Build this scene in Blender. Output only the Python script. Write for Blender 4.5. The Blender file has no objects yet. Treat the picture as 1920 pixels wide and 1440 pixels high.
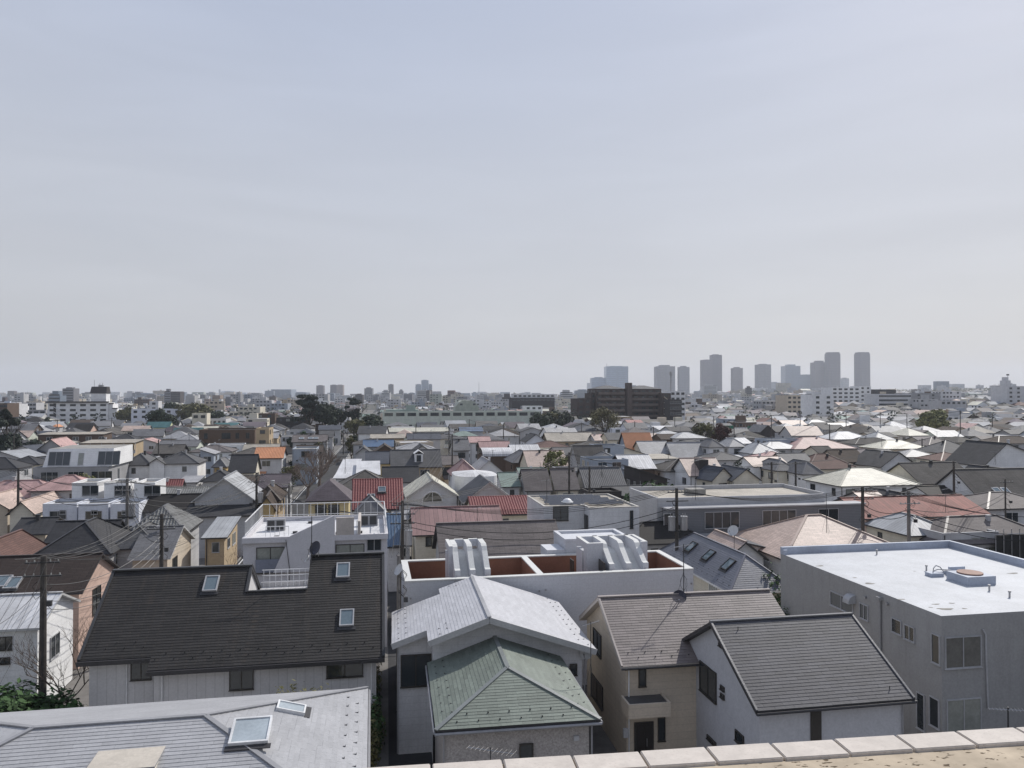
import bpy, bmesh, math, random
import numpy as np
from mathutils import Vector, Matrix
R = random.Random(7)
rad = math.radians
sc = bpy.context.scene
SUN_E, SKY_S, EXPO, VEIL, HAZE = 4.1, .1, 0.0, (.83, .9), 1.15e-4
SKYR = [(.5, .495, .505), (.58, .582, .608), (.57, .595, .66), (.49, .55, .695), (.41, .48, .655)]
# ---------------------------------------------------------------- camera
F, CX, CY, TH, H, G = 1420.0, 960.0, 720.0, rad(0.89), 19.0, rad(10.5)
cd = bpy.data.cameras.new('camera'); cam = bpy.data.objects.new('camera', cd); sc.collection.objects.link(cam)
cam.location = (0, 0, H); cam.rotation_euler = (rad(90) + TH, 0, 0)
cd.sensor_width = 36; cd.lens = 36 * F / 1920; cd.clip_start = .1; cd.clip_end = 60000
sc.camera = cam
# ---------------------------------------------------------------- light
SUN_EL, SUN_AZ = rad(43), rad(38)
sd = bpy.data.lights.new('sun', 'SUN'); sun = bpy.data.objects.new('sun', sd); sc.collection.objects.link(sun)
sd.energy = SUN_E; sd.angle = rad(0.6); sd.color = (1, .955, .89)
sun.rotation_euler = (math.pi / 2 - SUN_EL, 0, math.pi - SUN_AZ)
sun.location = (40, 60, 80)
w = bpy.data.worlds.new('World'); sc.world = w; w.use_nodes = True
nt = w.node_tree; nt.nodes.clear()
def N(t, **k):
    n = nt.nodes.new(t)
    for a, b in k.items(): setattr(n, a, b)
    return n
sky = N('ShaderNodeTexSky', sky_type='NISHITA', sun_disc=False, sun_elevation=SUN_EL, sun_rotation=SUN_AZ, altitude=50, air_density=1.0, dust_density=2.5, ozone_density=1.5)
tc = N('ShaderNodeTexCoord'); mp = N('ShaderNodeMapping'); mp.inputs['Scale'].default_value = (1.0, 1.6, 5.5); mp.inputs['Rotation'].default_value = (0.12, 0.18, .3)
nz = N('ShaderNodeTexNoise'); nz.inputs['Scale'].default_value = 1.6; nz.inputs['Detail'].default_value = 8; nz.inputs['Roughness'].default_value = .55; nz.inputs['Distortion'].default_value = .6
cr = N('ShaderNodeMapRange'); cr.inputs['From Min'].default_value = .35; cr.inputs['From Max'].default_value = .7; cr.inputs['To Min'].default_value = VEIL[0]; cr.inputs['To Max'].default_value = VEIL[1]
mx = N('ShaderNodeMix', data_type='RGBA'); bg = N('ShaderNodeBackground'); bg.inputs['Strength'].default_value = SKY_S
ow = N('ShaderNodeOutputWorld'); L = nt.links.new
L(tc.outputs['Generated'], mp.inputs['Vector']); L(mp.outputs[0], nz.inputs['Vector']); L(nz.outputs['Fac'], cr.inputs['Value'])
# the thin high veil is paler and greyer towards the horizon (more air), bluer overhead
sx = N('ShaderNodeSeparateXYZ'); rp_ = N('ShaderNodeValToRGB'); L(tc.outputs['Generated'], sx.inputs[0]); L(sx.outputs[2], rp_.inputs[0])
els = rp_.color_ramp.elements; els[0].position = 0; els[0].color = (*SKYR[0], 1); els[1].position = 1; els[1].color = (*SKYR[4], 1)
for k_, c_ in ((.1, SKYR[1]), (.25, SKYR[2]), (.5, SKYR[3])): e_ = els.new(k_); e_.color = (*c_, 1)
vs_ = N('ShaderNodeVectorMath', operation='SCALE'); vs_.inputs['Scale'].default_value = 10; L(rp_.outputs[0], vs_.inputs[0])
# faint brighter streaks of cloud
wm = N('ShaderNodeMapping'); wm.inputs['Scale'].default_value = (1.3, 2.2, 9); wm.inputs['Rotation'].default_value = (-.1, .25, .2); L(tc.outputs['Generated'], wm.inputs[0])
n2 = N('ShaderNodeTexNoise'); n2.inputs['Scale'].default_value = 2.2; n2.inputs['Detail'].default_value = 9; n2.inputs['Roughness'].default_value = .5; n2.inputs['Distortion'].default_value = .4; L(wm.outputs[0], n2.inputs['Vector'])
r2 = N('ShaderNodeMapRange'); L(n2.outputs['Fac'], r2.inputs[0]); r2.inputs[1].default_value = .4; r2.inputs[2].default_value = .72; r2.inputs[3].default_value = .985; r2.inputs[4].default_value = 1.045
v3 = N('ShaderNodeVectorMath', operation='SCALE'); L(vs_.outputs[0], v3.inputs[0]); L(r2.outputs[0], v3.inputs['Scale'])
L(cr.outputs[0], mx.inputs['Factor']); L(sky.outputs[0], mx.inputs[6]); L(v3.outputs[0], mx.inputs[7])
L(mx.outputs[2], bg.inputs['Color']); L(bg.outputs[0], ow.inputs['Surface'])
sc.view_settings.view_transform = 'Standard'; sc.view_settings.look = 'None'; sc.view_settings.exposure = EXPO; sc.view_settings.gamma = 1
sc.view_settings.use_curve_mapping = False
sc.render.engine = 'CYCLES'
sc.cycles.max_bounces = 6; sc.cycles.diffuse_bounces = 3; sc.cycles.glossy_bounces = 2; sc.cycles.transmission_bounces = 2; sc.cycles.volume_bounces = 1; sc.cycles.transparent_max_bounces = 6
sc.cycles.caustics_reflective = False; sc.cycles.caustics_refractive = False
# ---------------------------------------------------------------- geometry helpers
COL = sc.collection
def ray(px, py):
    x = (px - CX) / F; u = (CY - py) / F
    return (x, math.cos(TH) - u * math.sin(TH), math.sin(TH) + u * math.cos(TH))
def bp(px, py, z):
    r = ray(px, py); t = (z - H) / r[2]
    return (r[0] * t, r[1] * t)
def mesh_obj(name, verts, faces, mats, mi=None, parent=None, uv=True, smooth=False):
    me = bpy.data.meshes.new(name); me.from_pydata(verts, [], faces)
    if not isinstance(mats, (list, tuple)): mats = [mats]
    for m in mats: me.materials.append(m)
    if mi is not None and len(mats) > 1: me.polygons.foreach_set('material_index', mi)
    if uv: box_uv(me)
    if smooth: me.polygons.foreach_set('use_smooth', [True] * len(me.polygons))
    me.update()
    o = bpy.data.objects.new(name, me); COL.objects.link(o)
    if parent is not None: o.parent = parent
    return o
def box_uv(me):
    n = len(me.loops)
    if not n: return
    co = np.empty(len(me.vertices) * 3, 'f'); me.vertices.foreach_get('co', co); co = co.reshape(-1, 3)
    vi = np.empty(n, 'i'); me.loops.foreach_get('vertex_index', vi)
    nf = len(me.polygons); nrm = np.empty(nf * 3, 'f'); me.polygons.foreach_get('normal', nrm); nrm = nrm.reshape(-1, 3)
    tot = np.empty(nf, 'i'); me.polygons.foreach_get('loop_total', tot)
    nr = np.repeat(nrm, tot, axis=0)
    ua = np.stack([-nr[:, 1], nr[:, 0], np.zeros(n)], 1); ln = np.linalg.norm(ua, axis=1)
    flat = ln < 0.05; ua[flat] = (1, 0, 0); ln[flat] = 1; ua /= ln[:, None]
    va = np.cross(nr, ua); p = co[vi]
    uvs = np.stack([(p * ua).sum(1), (p * va).sum(1)], 1).astype('f')
    l = me.uv_layers.new(name='UVMap'); l.data.foreach_set('uv', uvs.ravel())
class MB:
    def __init__(s): s.v = []; s.f = []; s.m = []
    def quad(s, pts, m=0):
        b = len(s.v); s.v += [tuple(p) for p in pts]; s.f.append(tuple(range(b, b + len(pts)))); s.m.append(m)
    def box(s, x0, y0, z0, x1, y1, z1, m=0, mt=None):
        b = len(s.v)
        s.v += [(x0, y0, z0), (x1, y0, z0), (x1, y1, z0), (x0, y1, z0), (x0, y0, z1), (x1, y0, z1), (x1, y1, z1), (x0, y1, z1)]
        for q in ((0, 3, 2, 1), (4, 5, 6, 7), (0, 1, 5, 4), (1, 2, 6, 5), (2, 3, 7, 6), (3, 0, 4, 7)):
            s.f.append(tuple(b + i for i in q)); s.m.append(m)
        if mt is not None: s.m[-5] = mt
        return s
    def slab(s, poly, t=.12, m=0, ms=1):
        n = len(poly); b = len(s.v)
        s.v += [tuple(p) for p in poly] + [(p[0], p[1], p[2] - t) for p in poly]
        s.f.append(tuple(range(b, b + n))); s.m.append(m)
        s.f.append(tuple(range(b + 2 * n - 1, b + n - 1, -1))); s.m.append(ms)
        for i in range(n):
            j = (i + 1) % n
            s.f.append((b + j, b + i, b + n + i, b + n + j)); s.m.append(ms)
        return s
    def bar(s, p, q, w=.1, h=.1, m=0, up=None):
        p = Vector(p); q = Vector(q); d = (q - p)
        if d.length < 1e-5: return s
        d.normalize(); a = Vector((0, 0, 1)) if abs(d.z) < .95 else Vector((1, 0, 0))
        if up: a = Vector(up)
        x = d.cross(a).normalized() * (w / 2); y = x.cross(d).normalized() * (h / 2)
        b = len(s.v)
        for c in (p, q):
            for e, g in ((-1, -1), (1, -1), (1, 1), (-1, 1)): s.v.append(tuple(c + x * e + y * g))
        for f in ((0, 1, 2, 3), (7, 6, 5, 4), (0, 4, 5, 1), (1, 5, 6, 2), (2, 6, 7, 3), (3, 7, 4, 0)):
            s.f.append(tuple(b + i for i in f)); s.m.append(m)
        return s
    def tube(s, pts, r, n=6, m=0, r2=None, cap=True):
        pts = [Vector(p) for p in pts]; b = len(s.v); k = len(pts)
        for i, p in enumerate(pts):
            d = (pts[min(i + 1, k - 1)] - pts[max(i - 1, 0)]).normalized()
            a = Vector((0, 0, 1)) if abs(d.z) < .9 else Vector((1, 0, 0))
            x = d.cross(a).normalized(); y = x.cross(d)
            rr = r if r2 is None else r + (r2 - r) * i / max(1, k - 1)
            for j in range(n):
                t = 2 * math.pi * j / n; s.v.append(tuple(p + x * (rr * math.cos(t)) + y * (rr * math.sin(t))))
        for i in range(k - 1):
            for j in range(n):
                j2 = (j + 1) % n
                s.f.append((b + i * n + j, b + (i + 1) * n + j, b + (i + 1) * n + j2, b + i * n + j2)); s.m.append(m)
        if cap:
            s.f.append(tuple(b + j for j in range(n))); s.m.append(m)
            s.f.append(tuple(b + (k - 1) * n + j for j in range(n - 1, -1, -1))); s.m.append(m)
        return s
    def disc(s, c, r, h, n=20, m=0):
        return s.tube([c, (c[0], c[1], c[2] + h)], r, n, m)
    def build(s, name, mats, parent=None, kind=None, smooth=False):
        o = mesh_obj(name, s.v, s.f, mats, s.m, parent, smooth=smooth)
        if kind: o['kind'] = kind
        return o
def empty(name, x, y, z=0, rz=0):
    o = bpy.data.objects.new(name, None); COL.objects.link(o); o.location = (x, y, z); o.rotation_euler = (0, 0, rz); o.empty_display_size = .5
    return o
def tag(o, label=None, cat=None, group=None, kind=None):
    if label: o['label'] = label
    if cat: o['category'] = cat
    if group: o['group'] = group
    if kind: o['kind'] = kind
    return o
def link(name, me, parent, loc=(0, 0, 0), rz=0, mat=None):
    o = bpy.data.objects.new(name, me); COL.objects.link(o); o.parent = parent; o.location = loc; o.rotation_euler = (0, 0, rz)
    return o
# ---------------------------------------------------------------- materials
_M = {}
def mat(name, col, rough=.75, spec=.35, kind='plain', a=.0, b=.0, var=.12, dirt=.25, dscale=.35, bump=.3, mortar=.45, metal=0.0, streak=0.0, stain=None):
    """procedural: base colour with per-piece variation, fine grain, weather stains; joints for slates, siding, tiles"""
    if name in _M: return _M[name]
    m = bpy.data.materials.new(name); m.use_nodes = True; t = m.node_tree; n = t.nodes; l = t.links.new
    p = n['Principled BSDF']; p.inputs['Roughness'].default_value = rough; p.inputs['Specular IOR Level'].default_value = spec; p.inputs['Metallic'].default_value = metal
    tcn = n.new('ShaderNodeTexCoord'); uv = n.new('ShaderNodeUVMap')
    def mixc(fac, c1, c2, mode='MIX'):
        q = n.new('ShaderNodeMix'); q.data_type = 'RGBA'; q.blend_type = mode
        for s_, v_ in ((0, fac), (6, c1), (7, c2)):
            if hasattr(v_, 'links'): l(v_, q.inputs[s_])
            elif s_ == 0: q.inputs[0].default_value = v_
            else: q.inputs[s_].default_value = (*v_[:3], 1)
        return q.outputs[2]
    def rng(src, a0, a1, b0, b1):
        q = n.new('ShaderNodeMapRange'); l(src, q.inputs[0])
        for i, v_ in enumerate((a0, a1, b0, b1)): q.inputs[i + 1].default_value = v_
        return q.outputs[0]
    c = col; hgt = None
    c1 = tuple(x * (1 - var) for x in col); c2 = tuple(min(1, x * (1 + var)) for x in col); cm = tuple(x * mortar for x in col)
    if kind in ('brick', 'seam', 'siding'):
        br = n.new('ShaderNodeTexBrick'); l(uv.outputs[0], br.inputs[0]); br.inputs['Scale'].default_value = 1
        br.offset = .5 if kind == 'brick' else 0
        wd, hh, mo = {'brick': (a or .91, b or .182, .014), 'seam': (a or .45, 400, .02), 'siding': (400, b or .2, .012)}[kind]
        br.inputs['Brick Width'].default_value = wd; br.inputs['Row Height'].default_value = hh; br.inputs['Mortar Size'].default_value = mo
        br.inputs['Mortar Smooth'].default_value = .2
        for k_, v_ in (('Color1', c1), ('Color2', c2), ('Mortar', cm)): br.inputs[k_].default_value = (*v_, 1)
        c = br.outputs['Color']; hgt = rng(br.outputs['Fac'], 0, 1, 1, 0)
    elif kind == 'piece':
        oi = n.new('ShaderNodeObjectInfo'); ge = n.new('ShaderNodeNewGeometry')
        ad = n.new('ShaderNodeMath'); ad.operation = 'ADD'; l(oi.outputs['Random'], ad.inputs[0]); l(ge.outputs['Random Per Island'], ad.inputs[1])
        fr = n.new('ShaderNodeMath'); fr.operation = 'FRACT'; l(ad.outputs[0], fr.inputs[0])
        c = mixc(fr.outputs[0], c1, c2)
    elif kind == 'kawara':
        sp = n.new('ShaderNodeSeparateXYZ'); l(uv.outputs[0], sp.inputs[0])
        def saw(src, per):
            d = n.new('ShaderNodeMath'); d.operation = 'DIVIDE'; l(src, d.inputs[0]); d.inputs[1].default_value = per
            f_ = n.new('ShaderNodeMath'); f_.operation = 'FRACT'; l(d.outputs[0], f_.inputs[0]); return f_.outputs[0]
        su = saw(sp.outputs[0], a or .3); sv = saw(sp.outputs[1], b or .28)
        pg = n.new('ShaderNodeMath'); pg.operation = 'PINGPONG'; l(su, pg.inputs[0]); pg.inputs[1].default_value = .5
        hu = rng(pg.outputs[0], 0, .3, 0, 1); hv = rng(sv, 0, 1, .3, 0)
        ad = n.new('ShaderNodeMath'); ad.operation = 'ADD'; l(hu, ad.inputs[0]); l(hv, ad.inputs[1]); hgt = ad.outputs[0]
        c = mixc(rng(hu, 0, .5, 1, 0), col, cm)
    vec = n.new('ShaderNodeVectorMath'); vec.operation = 'ADD'; l(tcn.outputs['Object'], vec.inputs[0])
    oi2 = n.new('ShaderNodeObjectInfo'); sc_ = n.new('ShaderNodeVectorMath'); sc_.operation = 'SCALE'; l(oi2.outputs['Location'], sc_.inputs[0]); sc_.inputs['Scale'].default_value = 1.37; l(sc_.outputs[0], vec.inputs[1])
    nz1 = n.new('ShaderNodeTexNoise'); l(vec.outputs[0], nz1.inputs['Vector']); nz1.inputs['Scale'].default_value = dscale; nz1.inputs['Detail'].default_value = 6; nz1.inputs['Roughness'].default_value = .65
    d1 = rng(nz1.outputs['Fac'], .35, .7, 1 - dirt, 1 + dirt * .35)
    cc = n.new('ShaderNodeCombineColor'); [l(d1, cc.inputs[i]) for i in range(3)]
    c = mixc(1.0, c, cc.outputs[0], 'MULTIPLY')
    nz2 = n.new('ShaderNodeTexNoise'); l(vec.outputs[0], nz2.inputs['Vector']); nz2.inputs['Scale'].default_value = 9; nz2.inputs['Detail'].default_value = 3
    d2 = rng(nz2.outputs['Fac'], .3, .7, .92, 1.06); cc2 = n.new('ShaderNodeCombineColor'); [l(d2, cc2.inputs[i]) for i in range(3)]
    c = mixc(1.0, c, cc2.outputs[0], 'MULTIPLY')
    if streak:
        mpn = n.new('ShaderNodeMapping'); l(uv.outputs[0], mpn.inputs[0]); mpn.inputs['Scale'].default_value = (2.2, .22, 1)
        nz3 = n.new('ShaderNodeTexNoise'); l(mpn.outputs[0], nz3.inputs['Vector']); nz3.inputs['Scale'].default_value = 1.2; nz3.inputs['Detail'].default_value = 5
        c = mixc(rng(nz3.outputs['Fac'], .5, .75, 0, streak), c, stain or (.06, .055, .05))
    l(c, p.inputs['Base Color']) if hasattr(c, 'links') else None
    if bump:
        bm_ = n.new('ShaderNodeBump'); bm_.inputs['Strength'].default_value = bump; bm_.inputs['Distance'].default_value = .02 if kind != 'kawara' else .06
        if hgt is None: l(nz2.outputs['Fac'], bm_.inputs['Height'])
        else: l(hgt, bm_.inputs['Height'])
        l(bm_.outputs[0], p.inputs['Normal'])
    _M[name] = m; return m
ROOF = {  # colour names of roofs: colour, kind, roughness, streaks
    'black': ((.035, .032, .031), 'brick', .6, .0), 'charcoal': ((.065, .065, .07), 'brick', .55, .1), 'gray': ((.13, .13, .135), 'brick', .55, .3),
    'stained': ((.15, .14, .13), 'brick', .8, .7), 'midgray': ((.2, .2, .21), 'brick', .5, .2), 'light': ((.34, .34, .35), 'brick', .5, .15), 'bluegray': ((.1, .11, .135), 'brick', .5, .1),
    'mauve': ((.15, .125, .14), 'brick', .55, .1), 'taupe': ((.2, .175, .17), 'brick', .55, .15), 'brown': ((.1, .075, .06), 'brick', .7, .3), 'darkbrown': ((.06, .045, .04), 'brick', .65, .1),
    'pink': ((.5, .32, .3), 'brick', .65, .15), 'peach': ((.52, .4, .34), 'brick', .5, .15), 'dustypink': ((.33, .2, .19), 'seam', .55, .1), 'redbrown': ((.17, .095, .08), 'brick', .6, .2),  # peach has the warm sun sheen of the right-hand roofs put into its colour
    'white': ((.6, .6, .61), 'seam', .55, .15), 'whiteflat': ((.62, .62, .63), 'plain', .5, .2), 'cream': ((.55, .53, .44), 'brick', .5, .12), 'silver': ((.36, .37, .385), 'seam', .48, .2),
    'redtile': ((.3, .085, .075), 'kawara', .5, .15), 'orangetile': ((.6, .27, .13), 'kawara', .6, .15), 'bluetile': ((.06, .12, .22), 'kawara', .35, .1), 'graytile': ((.17, .17, .18), 'kawara', .5, .3),
    'paletile': ((.3, .3, .29), 'kawara', .55, .5), 'teal': ((.07, .17, .18), 'seam', .5, .1), 'green': ((.16, .26, .2), 'seam', .5, .1), 'mint': ((.2, .265, .235), 'brick', .6, .15), 'beige': ((.4, .36, .3), 'brick', .6, .2),
    'redseam': ((.25, .088, .07), 'seam', .7, .2), 'concrete': ((.3, .29, .27), 'plain', .85, .4), 'blue': ((.1, .15, .24), 'seam', .5, .1)}
WALL = {'white': (.8, .8, .8), 'cream': (.7, .65, .54), 'gray': (.48, .48, .49), 'lgray': (.62, .62, .63), 'beige': (.58, .5, .4), 'tan': (.46, .36, .24), 'dark': (.06, .055, .055), 'brown': (.12, .085, .065), 'condo': (.075, .058, .052),
        'pinkw': (.58, .42, .35), 'yellow': (.68, .57, .33), 'bluew': (.36, .4, .46), 'palegreen': (.6, .635, .56), 'lime': (.62, .65, .4), 'ochre': (.55, .4, .2), 'mid': (.32, .32, .33), 'bluishw': (.68, .7, .76)}
def rmat(k):
    c, kd, ro, st = ROOF[k]; dk = max(c) < .22; return mat('roof_' + k, tuple(x * (.8 if dk else 1) for x in c), ro + (.14 if dk else .06), .2 if dk else .38, kd, streak=st, var=.12, bump=.5)
def wmat(k):
    c = WALL[k]; return mat('wall_' + k, c, .85, .2, 'siding', b=.38, var=.02, mortar=.82, bump=.15, dirt=.14, dscale=.5, streak=.16, stain=tuple(x * .45 for x in c))
FASC = mat('fascia_dark', (.045, .043, .045), .5); FASCW = mat('fascia_light', (.5, .5, .5), .5)
GLASS = mat('window_glass', (.03, .037, .042), .06, .8, dirt=.05, bump=0, var=0)
CURT = mat('curtained_glass', (.3, .31, .28), .12, .6, dirt=.2, dscale=1.5, bump=0)
GLASSM = mat('window_glass_mid', (.1, .11, .115), .09, .7, dirt=.4, dscale=1.2, bump=0); GLASSB = mat('window_glass_blue', (.06, .08, .1), .05, .9, dirt=.3, dscale=1.5, bump=0)  # mid grey and blue tones stand in for mixed reflections in the panes
FRD = mat('frame_bronze', (.05, .045, .04), .4); FRS = mat('frame_silver', (.45, .45, .46), .35); FRW = mat('frame_white', (.75, .75, .75), .4)
METAL = mat('galvanised_metal', (.38, .38, .39), .35, .5, metal=.5); GLASS2 = None; DKM = mat('dark_metal', (.05, .05, .052), .45); CONC = mat('concrete', (.33, .32, .3), .9, .2, dirt=.35, streak=.4)
RUBB = mat('black_cable', (.015, .015, .016), .6)
# ---------------------------------------------------------------- windows
_W = {}
def window_meshes(w_, h_, fr, gl, mull):
    k = (w_, h_, fr.name, gl.name, mull)
    if k in _W: return _W[k]
    b = MB(); t = .05 if w_ < 3 else .06
    b.box(-t, -.05, -t, w_ + t, .02, 0).box(-t, -.05, h_, w_ + t, .02, h_ + t).box(-t, -.05, 0, 0, .02, h_).box(w_, -.05, 0, w_ + t, .02, h_)
    for i in range(1, mull):
        b.box(w_ * i / mull - .025, -.045, 0, w_ * i / mull + .025, .02, h_)
    b.box(-t - .03, -.09, -t - .03, w_ + t + .03, .02, -t)
    f = b.build('window', [fr]); fm = f.data; bpy.data.objects.remove(f)
    b = MB(); b.box(0, -.015, 0, w_, .01, h_); g = b.build('pane', [gl]); gm = g.data; bpy.data.objects.remove(g)
    _W[k] = (fm, gm); return _W[k]
SIDE = {'f': 0, 'r': math.pi / 2, 'b': math.pi, 'l': -math.pi / 2}
def window(root, side, loc, w_, h_, fr=None, gl=None, mull=2, name='window', single=False):
    w_ = round(w_ * 10) / 10; h_ = round(h_ * 10) / 10
    fm, gm = window_meshes(w_, h_, fr or FRD, gl or GLASS, mull)
    o = link(name, fm, root, loc, SIDE[side])
    link('pane', gm, o)
    return o
# ---------------------------------------------------------------- the house builder
FOOT = []; HREG = []; TREG = []
def short(l):
    for w_ in (' with ', ' beside', ' behind', ' under', ' in front', ' left of', ' right of', ',', ' above', ' below', ' at the', ' whose', ' carrying', ' before', ' between', ' near'):
        l = l.split(w_)[0]
    return ' '.join(l.split()[:8])
def near_label(x, y):
    return short(min(HREG, key=lambda h_: (h_[0] - x) ** 2 + (h_[1] - y) ** 2)[2])
class House:
    def __init__(s, name, label, cat, x0, y0, x1, ze, y1=None, rot=0, group=None):
        A = bp(x0, y0, ze)
        if y1 is None:
            g = G + rad(rot); k = (x1 - CX) / F; W = (k * A[1] - A[0]) / (math.cos(g) - k * math.sin(g))
        else:
            B = bp(x1, y1, ze); g = math.atan2(B[1] - A[1], B[0] - A[0]); W = math.hypot(B[1] - A[1], B[0] - A[0])
        s.setup(name, label, cat, A, g, W, ze, group)
    def setup(s, name, label, cat, A, g, W, ze, group=None):
        s.A = A; s.g = g; s.W = W; s.c = math.cos(g); s.s = math.sin(g); s.ze = ze
        s.root = empty(name, A[0], A[1], 0, g); tag(s.root, label, cat, group)
        if not group: HREG.append((A[0] + W / 2, A[1], label))
    def world(s, u, v): return (s.A[0] + u * s.c - v * s.s, s.A[1] + u * s.s + v * s.c)
    def uv(s, px, py, z):
        p = bp(px, py, z); dx = p[0] - s.A[0]; dy = p[1] - s.A[1]
        return (dx * s.c + dy * s.s, -dx * s.s + dy * s.c)
    def pl(s, px, py, axis, val):
        r = ray(px, py); du = r[0] * s.c + r[1] * s.s; dv = -r[0] * s.s + r[1] * s.c
        ou = -(s.A[0] * s.c + s.A[1] * s.s); ov = s.A[0] * s.s - s.A[1] * s.c
        if axis == 'v': t = (val - ov) / dv; return (ou + du * t, H + r[2] * t)
        t = (val - ou) / du; return (ov + dv * t, H + r[2] * t)
    def rp(s, px, py, z0, slope, v0=0):
        r = ray(px, py); du = r[0] * s.c + r[1] * s.s; dv = -r[0] * s.s + r[1] * s.c
        ou = -(s.A[0] * s.c + s.A[1] * s.s); ov = s.A[0] * s.s - s.A[1] * s.c
        t = (z0 + slope * (ov - v0) - H) / (r[2] - slope * dv); return (ou + du * t, ov + dv * t, H + r[2] * t)
    def foot(s, D, u0=0, v0=0, W=None):
        FOOT.append((s.A[0], s.A[1], s.c, s.s, u0, v0, u0 + (W or s.W), v0 + D))
    def winpx(s, side, val, x0, y0, x1, y1, **k):
        ax = 'v' if side in 'fb' else 'u'
        a = s.pl(x0, y0, ax, val); b = s.pl(x1, y1, ax, val)
        z0 = min(a[1], b[1]); h_ = abs(a[1] - b[1]); p0 = min(a[0], b[0]); w_ = abs(a[0] - b[0])
        loc = {'f': (p0, val, z0), 'r': (val, p0, z0), 'l': (val, p0 + w_, z0)}[side]
        return window(s.root, side, loc, w_, h_, **k)
def roof_polys(tp, W, D, ze, rise, u0=0, v0=0, rv=.5, ov=0):
    U, V = u0 + W, v0 + D; zr = ze + rise
    if tp == 'gx':
        m = v0 + D * rv; return [[(u0, v0, ze), (U, v0, ze), (U, m, zr), (u0, m, zr)], [(U, V, zr - rise * (1 - rv) / rv if rv > .5 else ze), (u0, V, zr - rise * (1 - rv) / rv if rv > .5 else ze), (u0, m, zr), (U, m, zr)]]
    if tp == 'gy':
        m = u0 + W * rv; return [[(u0, V, ze), (u0, v0, ze), (m, v0, zr), (m, V, zr)], [(U, v0, ze), (U, V, ze), (m, V, zr), (m, v0, zr)]]
    if tp == 'hip':
        if W >= D:
            h = D / 2; m = v0 + h; a = (u0 + h, m, zr); b = (U - h, m, zr)
            return [[(u0, v0, ze), (U, v0, ze), b, a], [(U, V, ze), (u0, V, ze), a, b], [(U, v0, ze), (U, V, ze), b], [(u0, V, ze), (u0, v0, ze), a]]
        h = W / 2; m = u0 + h; a = (m, v0 + h, zr); b = (m, V - h, zr)
        return [[(u0, v0, ze), (U, v0, ze), a], [(U, V, ze), (u0, V, ze), b], [(U, v0, ze), (U, V, ze), b, a], [(u0, V, ze), (u0, v0, ze), a, b]]
    if tp == 'sx': return [[(u0, v0, ze), (U, v0, ze), (U, V, zr), (u0, V, zr)]]
    if tp == 'sn': return [[(u0, v0, zr), (U, v0, zr), (U, V, ze), (u0, V, ze)]]
    if tp == 'sr': return [[(u0, v0, ze), (U, v0, zr), (U, V, zr), (u0, V, ze)]]
    if tp == 'sl': return [[(u0, v0, zr), (U, v0, ze), (U, V, ze), (u0, V, zr)]]
def zroof(tp, u, v, W, D, ze, rise, rv=.5):
    """height of the roof surface over local point"""
    if tp == 'gx': m = D * rv; return ze + rise * (v / m if v < m else (D - v) / (D - m))
    if tp == 'gy': m = W * rv; return ze + rise * (u / m if u < m else (W - u) / (W - m))
    if tp == 'hip': h = min(W, D) / 2; return ze + rise * min(u, v, W - u, D - v) / h
    if tp == 'sx': return ze + rise * v / D
    if tp == 'sn': return ze + rise * (1 - v / D)
    if tp == 'sr': return ze + rise * u / W
    if tp == 'sl': return ze + rise * (1 - u / W)
    return ze
def add_body(b, tp, W, D, ze, rise, o, rv=.5, u0=0, v0=0, z0=0, m=0, t=.13):
    """outside walls under the roof, gable points included"""
    def top(u, v): return zroof(tp, u, v, W, D, ze, rise, rv) - t
    ring = [(o, o), (W - o, o), (W - o, D - o), (o, D - o)]
    for i in range(4):
        p, q = ring[i], ring[(i + 1) % 4]; pts = [p]
        if tp == 'gx' and i in (1, 3): pts.append((p[0], D * rv))
        if tp == 'gy' and i in (0, 2): pts.append((W * rv, p[1]))
        pts.append(q)
        b.quad([(u0 + p[0], v0 + p[1], z0), (u0 + q[0], v0 + q[1], z0)] + [(u0 + a[0], v0 + a[1], top(*a)) for a in reversed(pts)], m)
def ridge_lines(polys):
    e = {}
    for p in polys:
        for i in range(len(p)):
            a, c = p[i], p[(i + 1) % len(p)]; k = tuple(sorted((tuple(round(x, 2) for x in a), tuple(round(x, 2) for x in c)))); e[k] = e.get(k, 0) + 1
    return [k for k, n_ in e.items() if n_ > 1]
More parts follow.
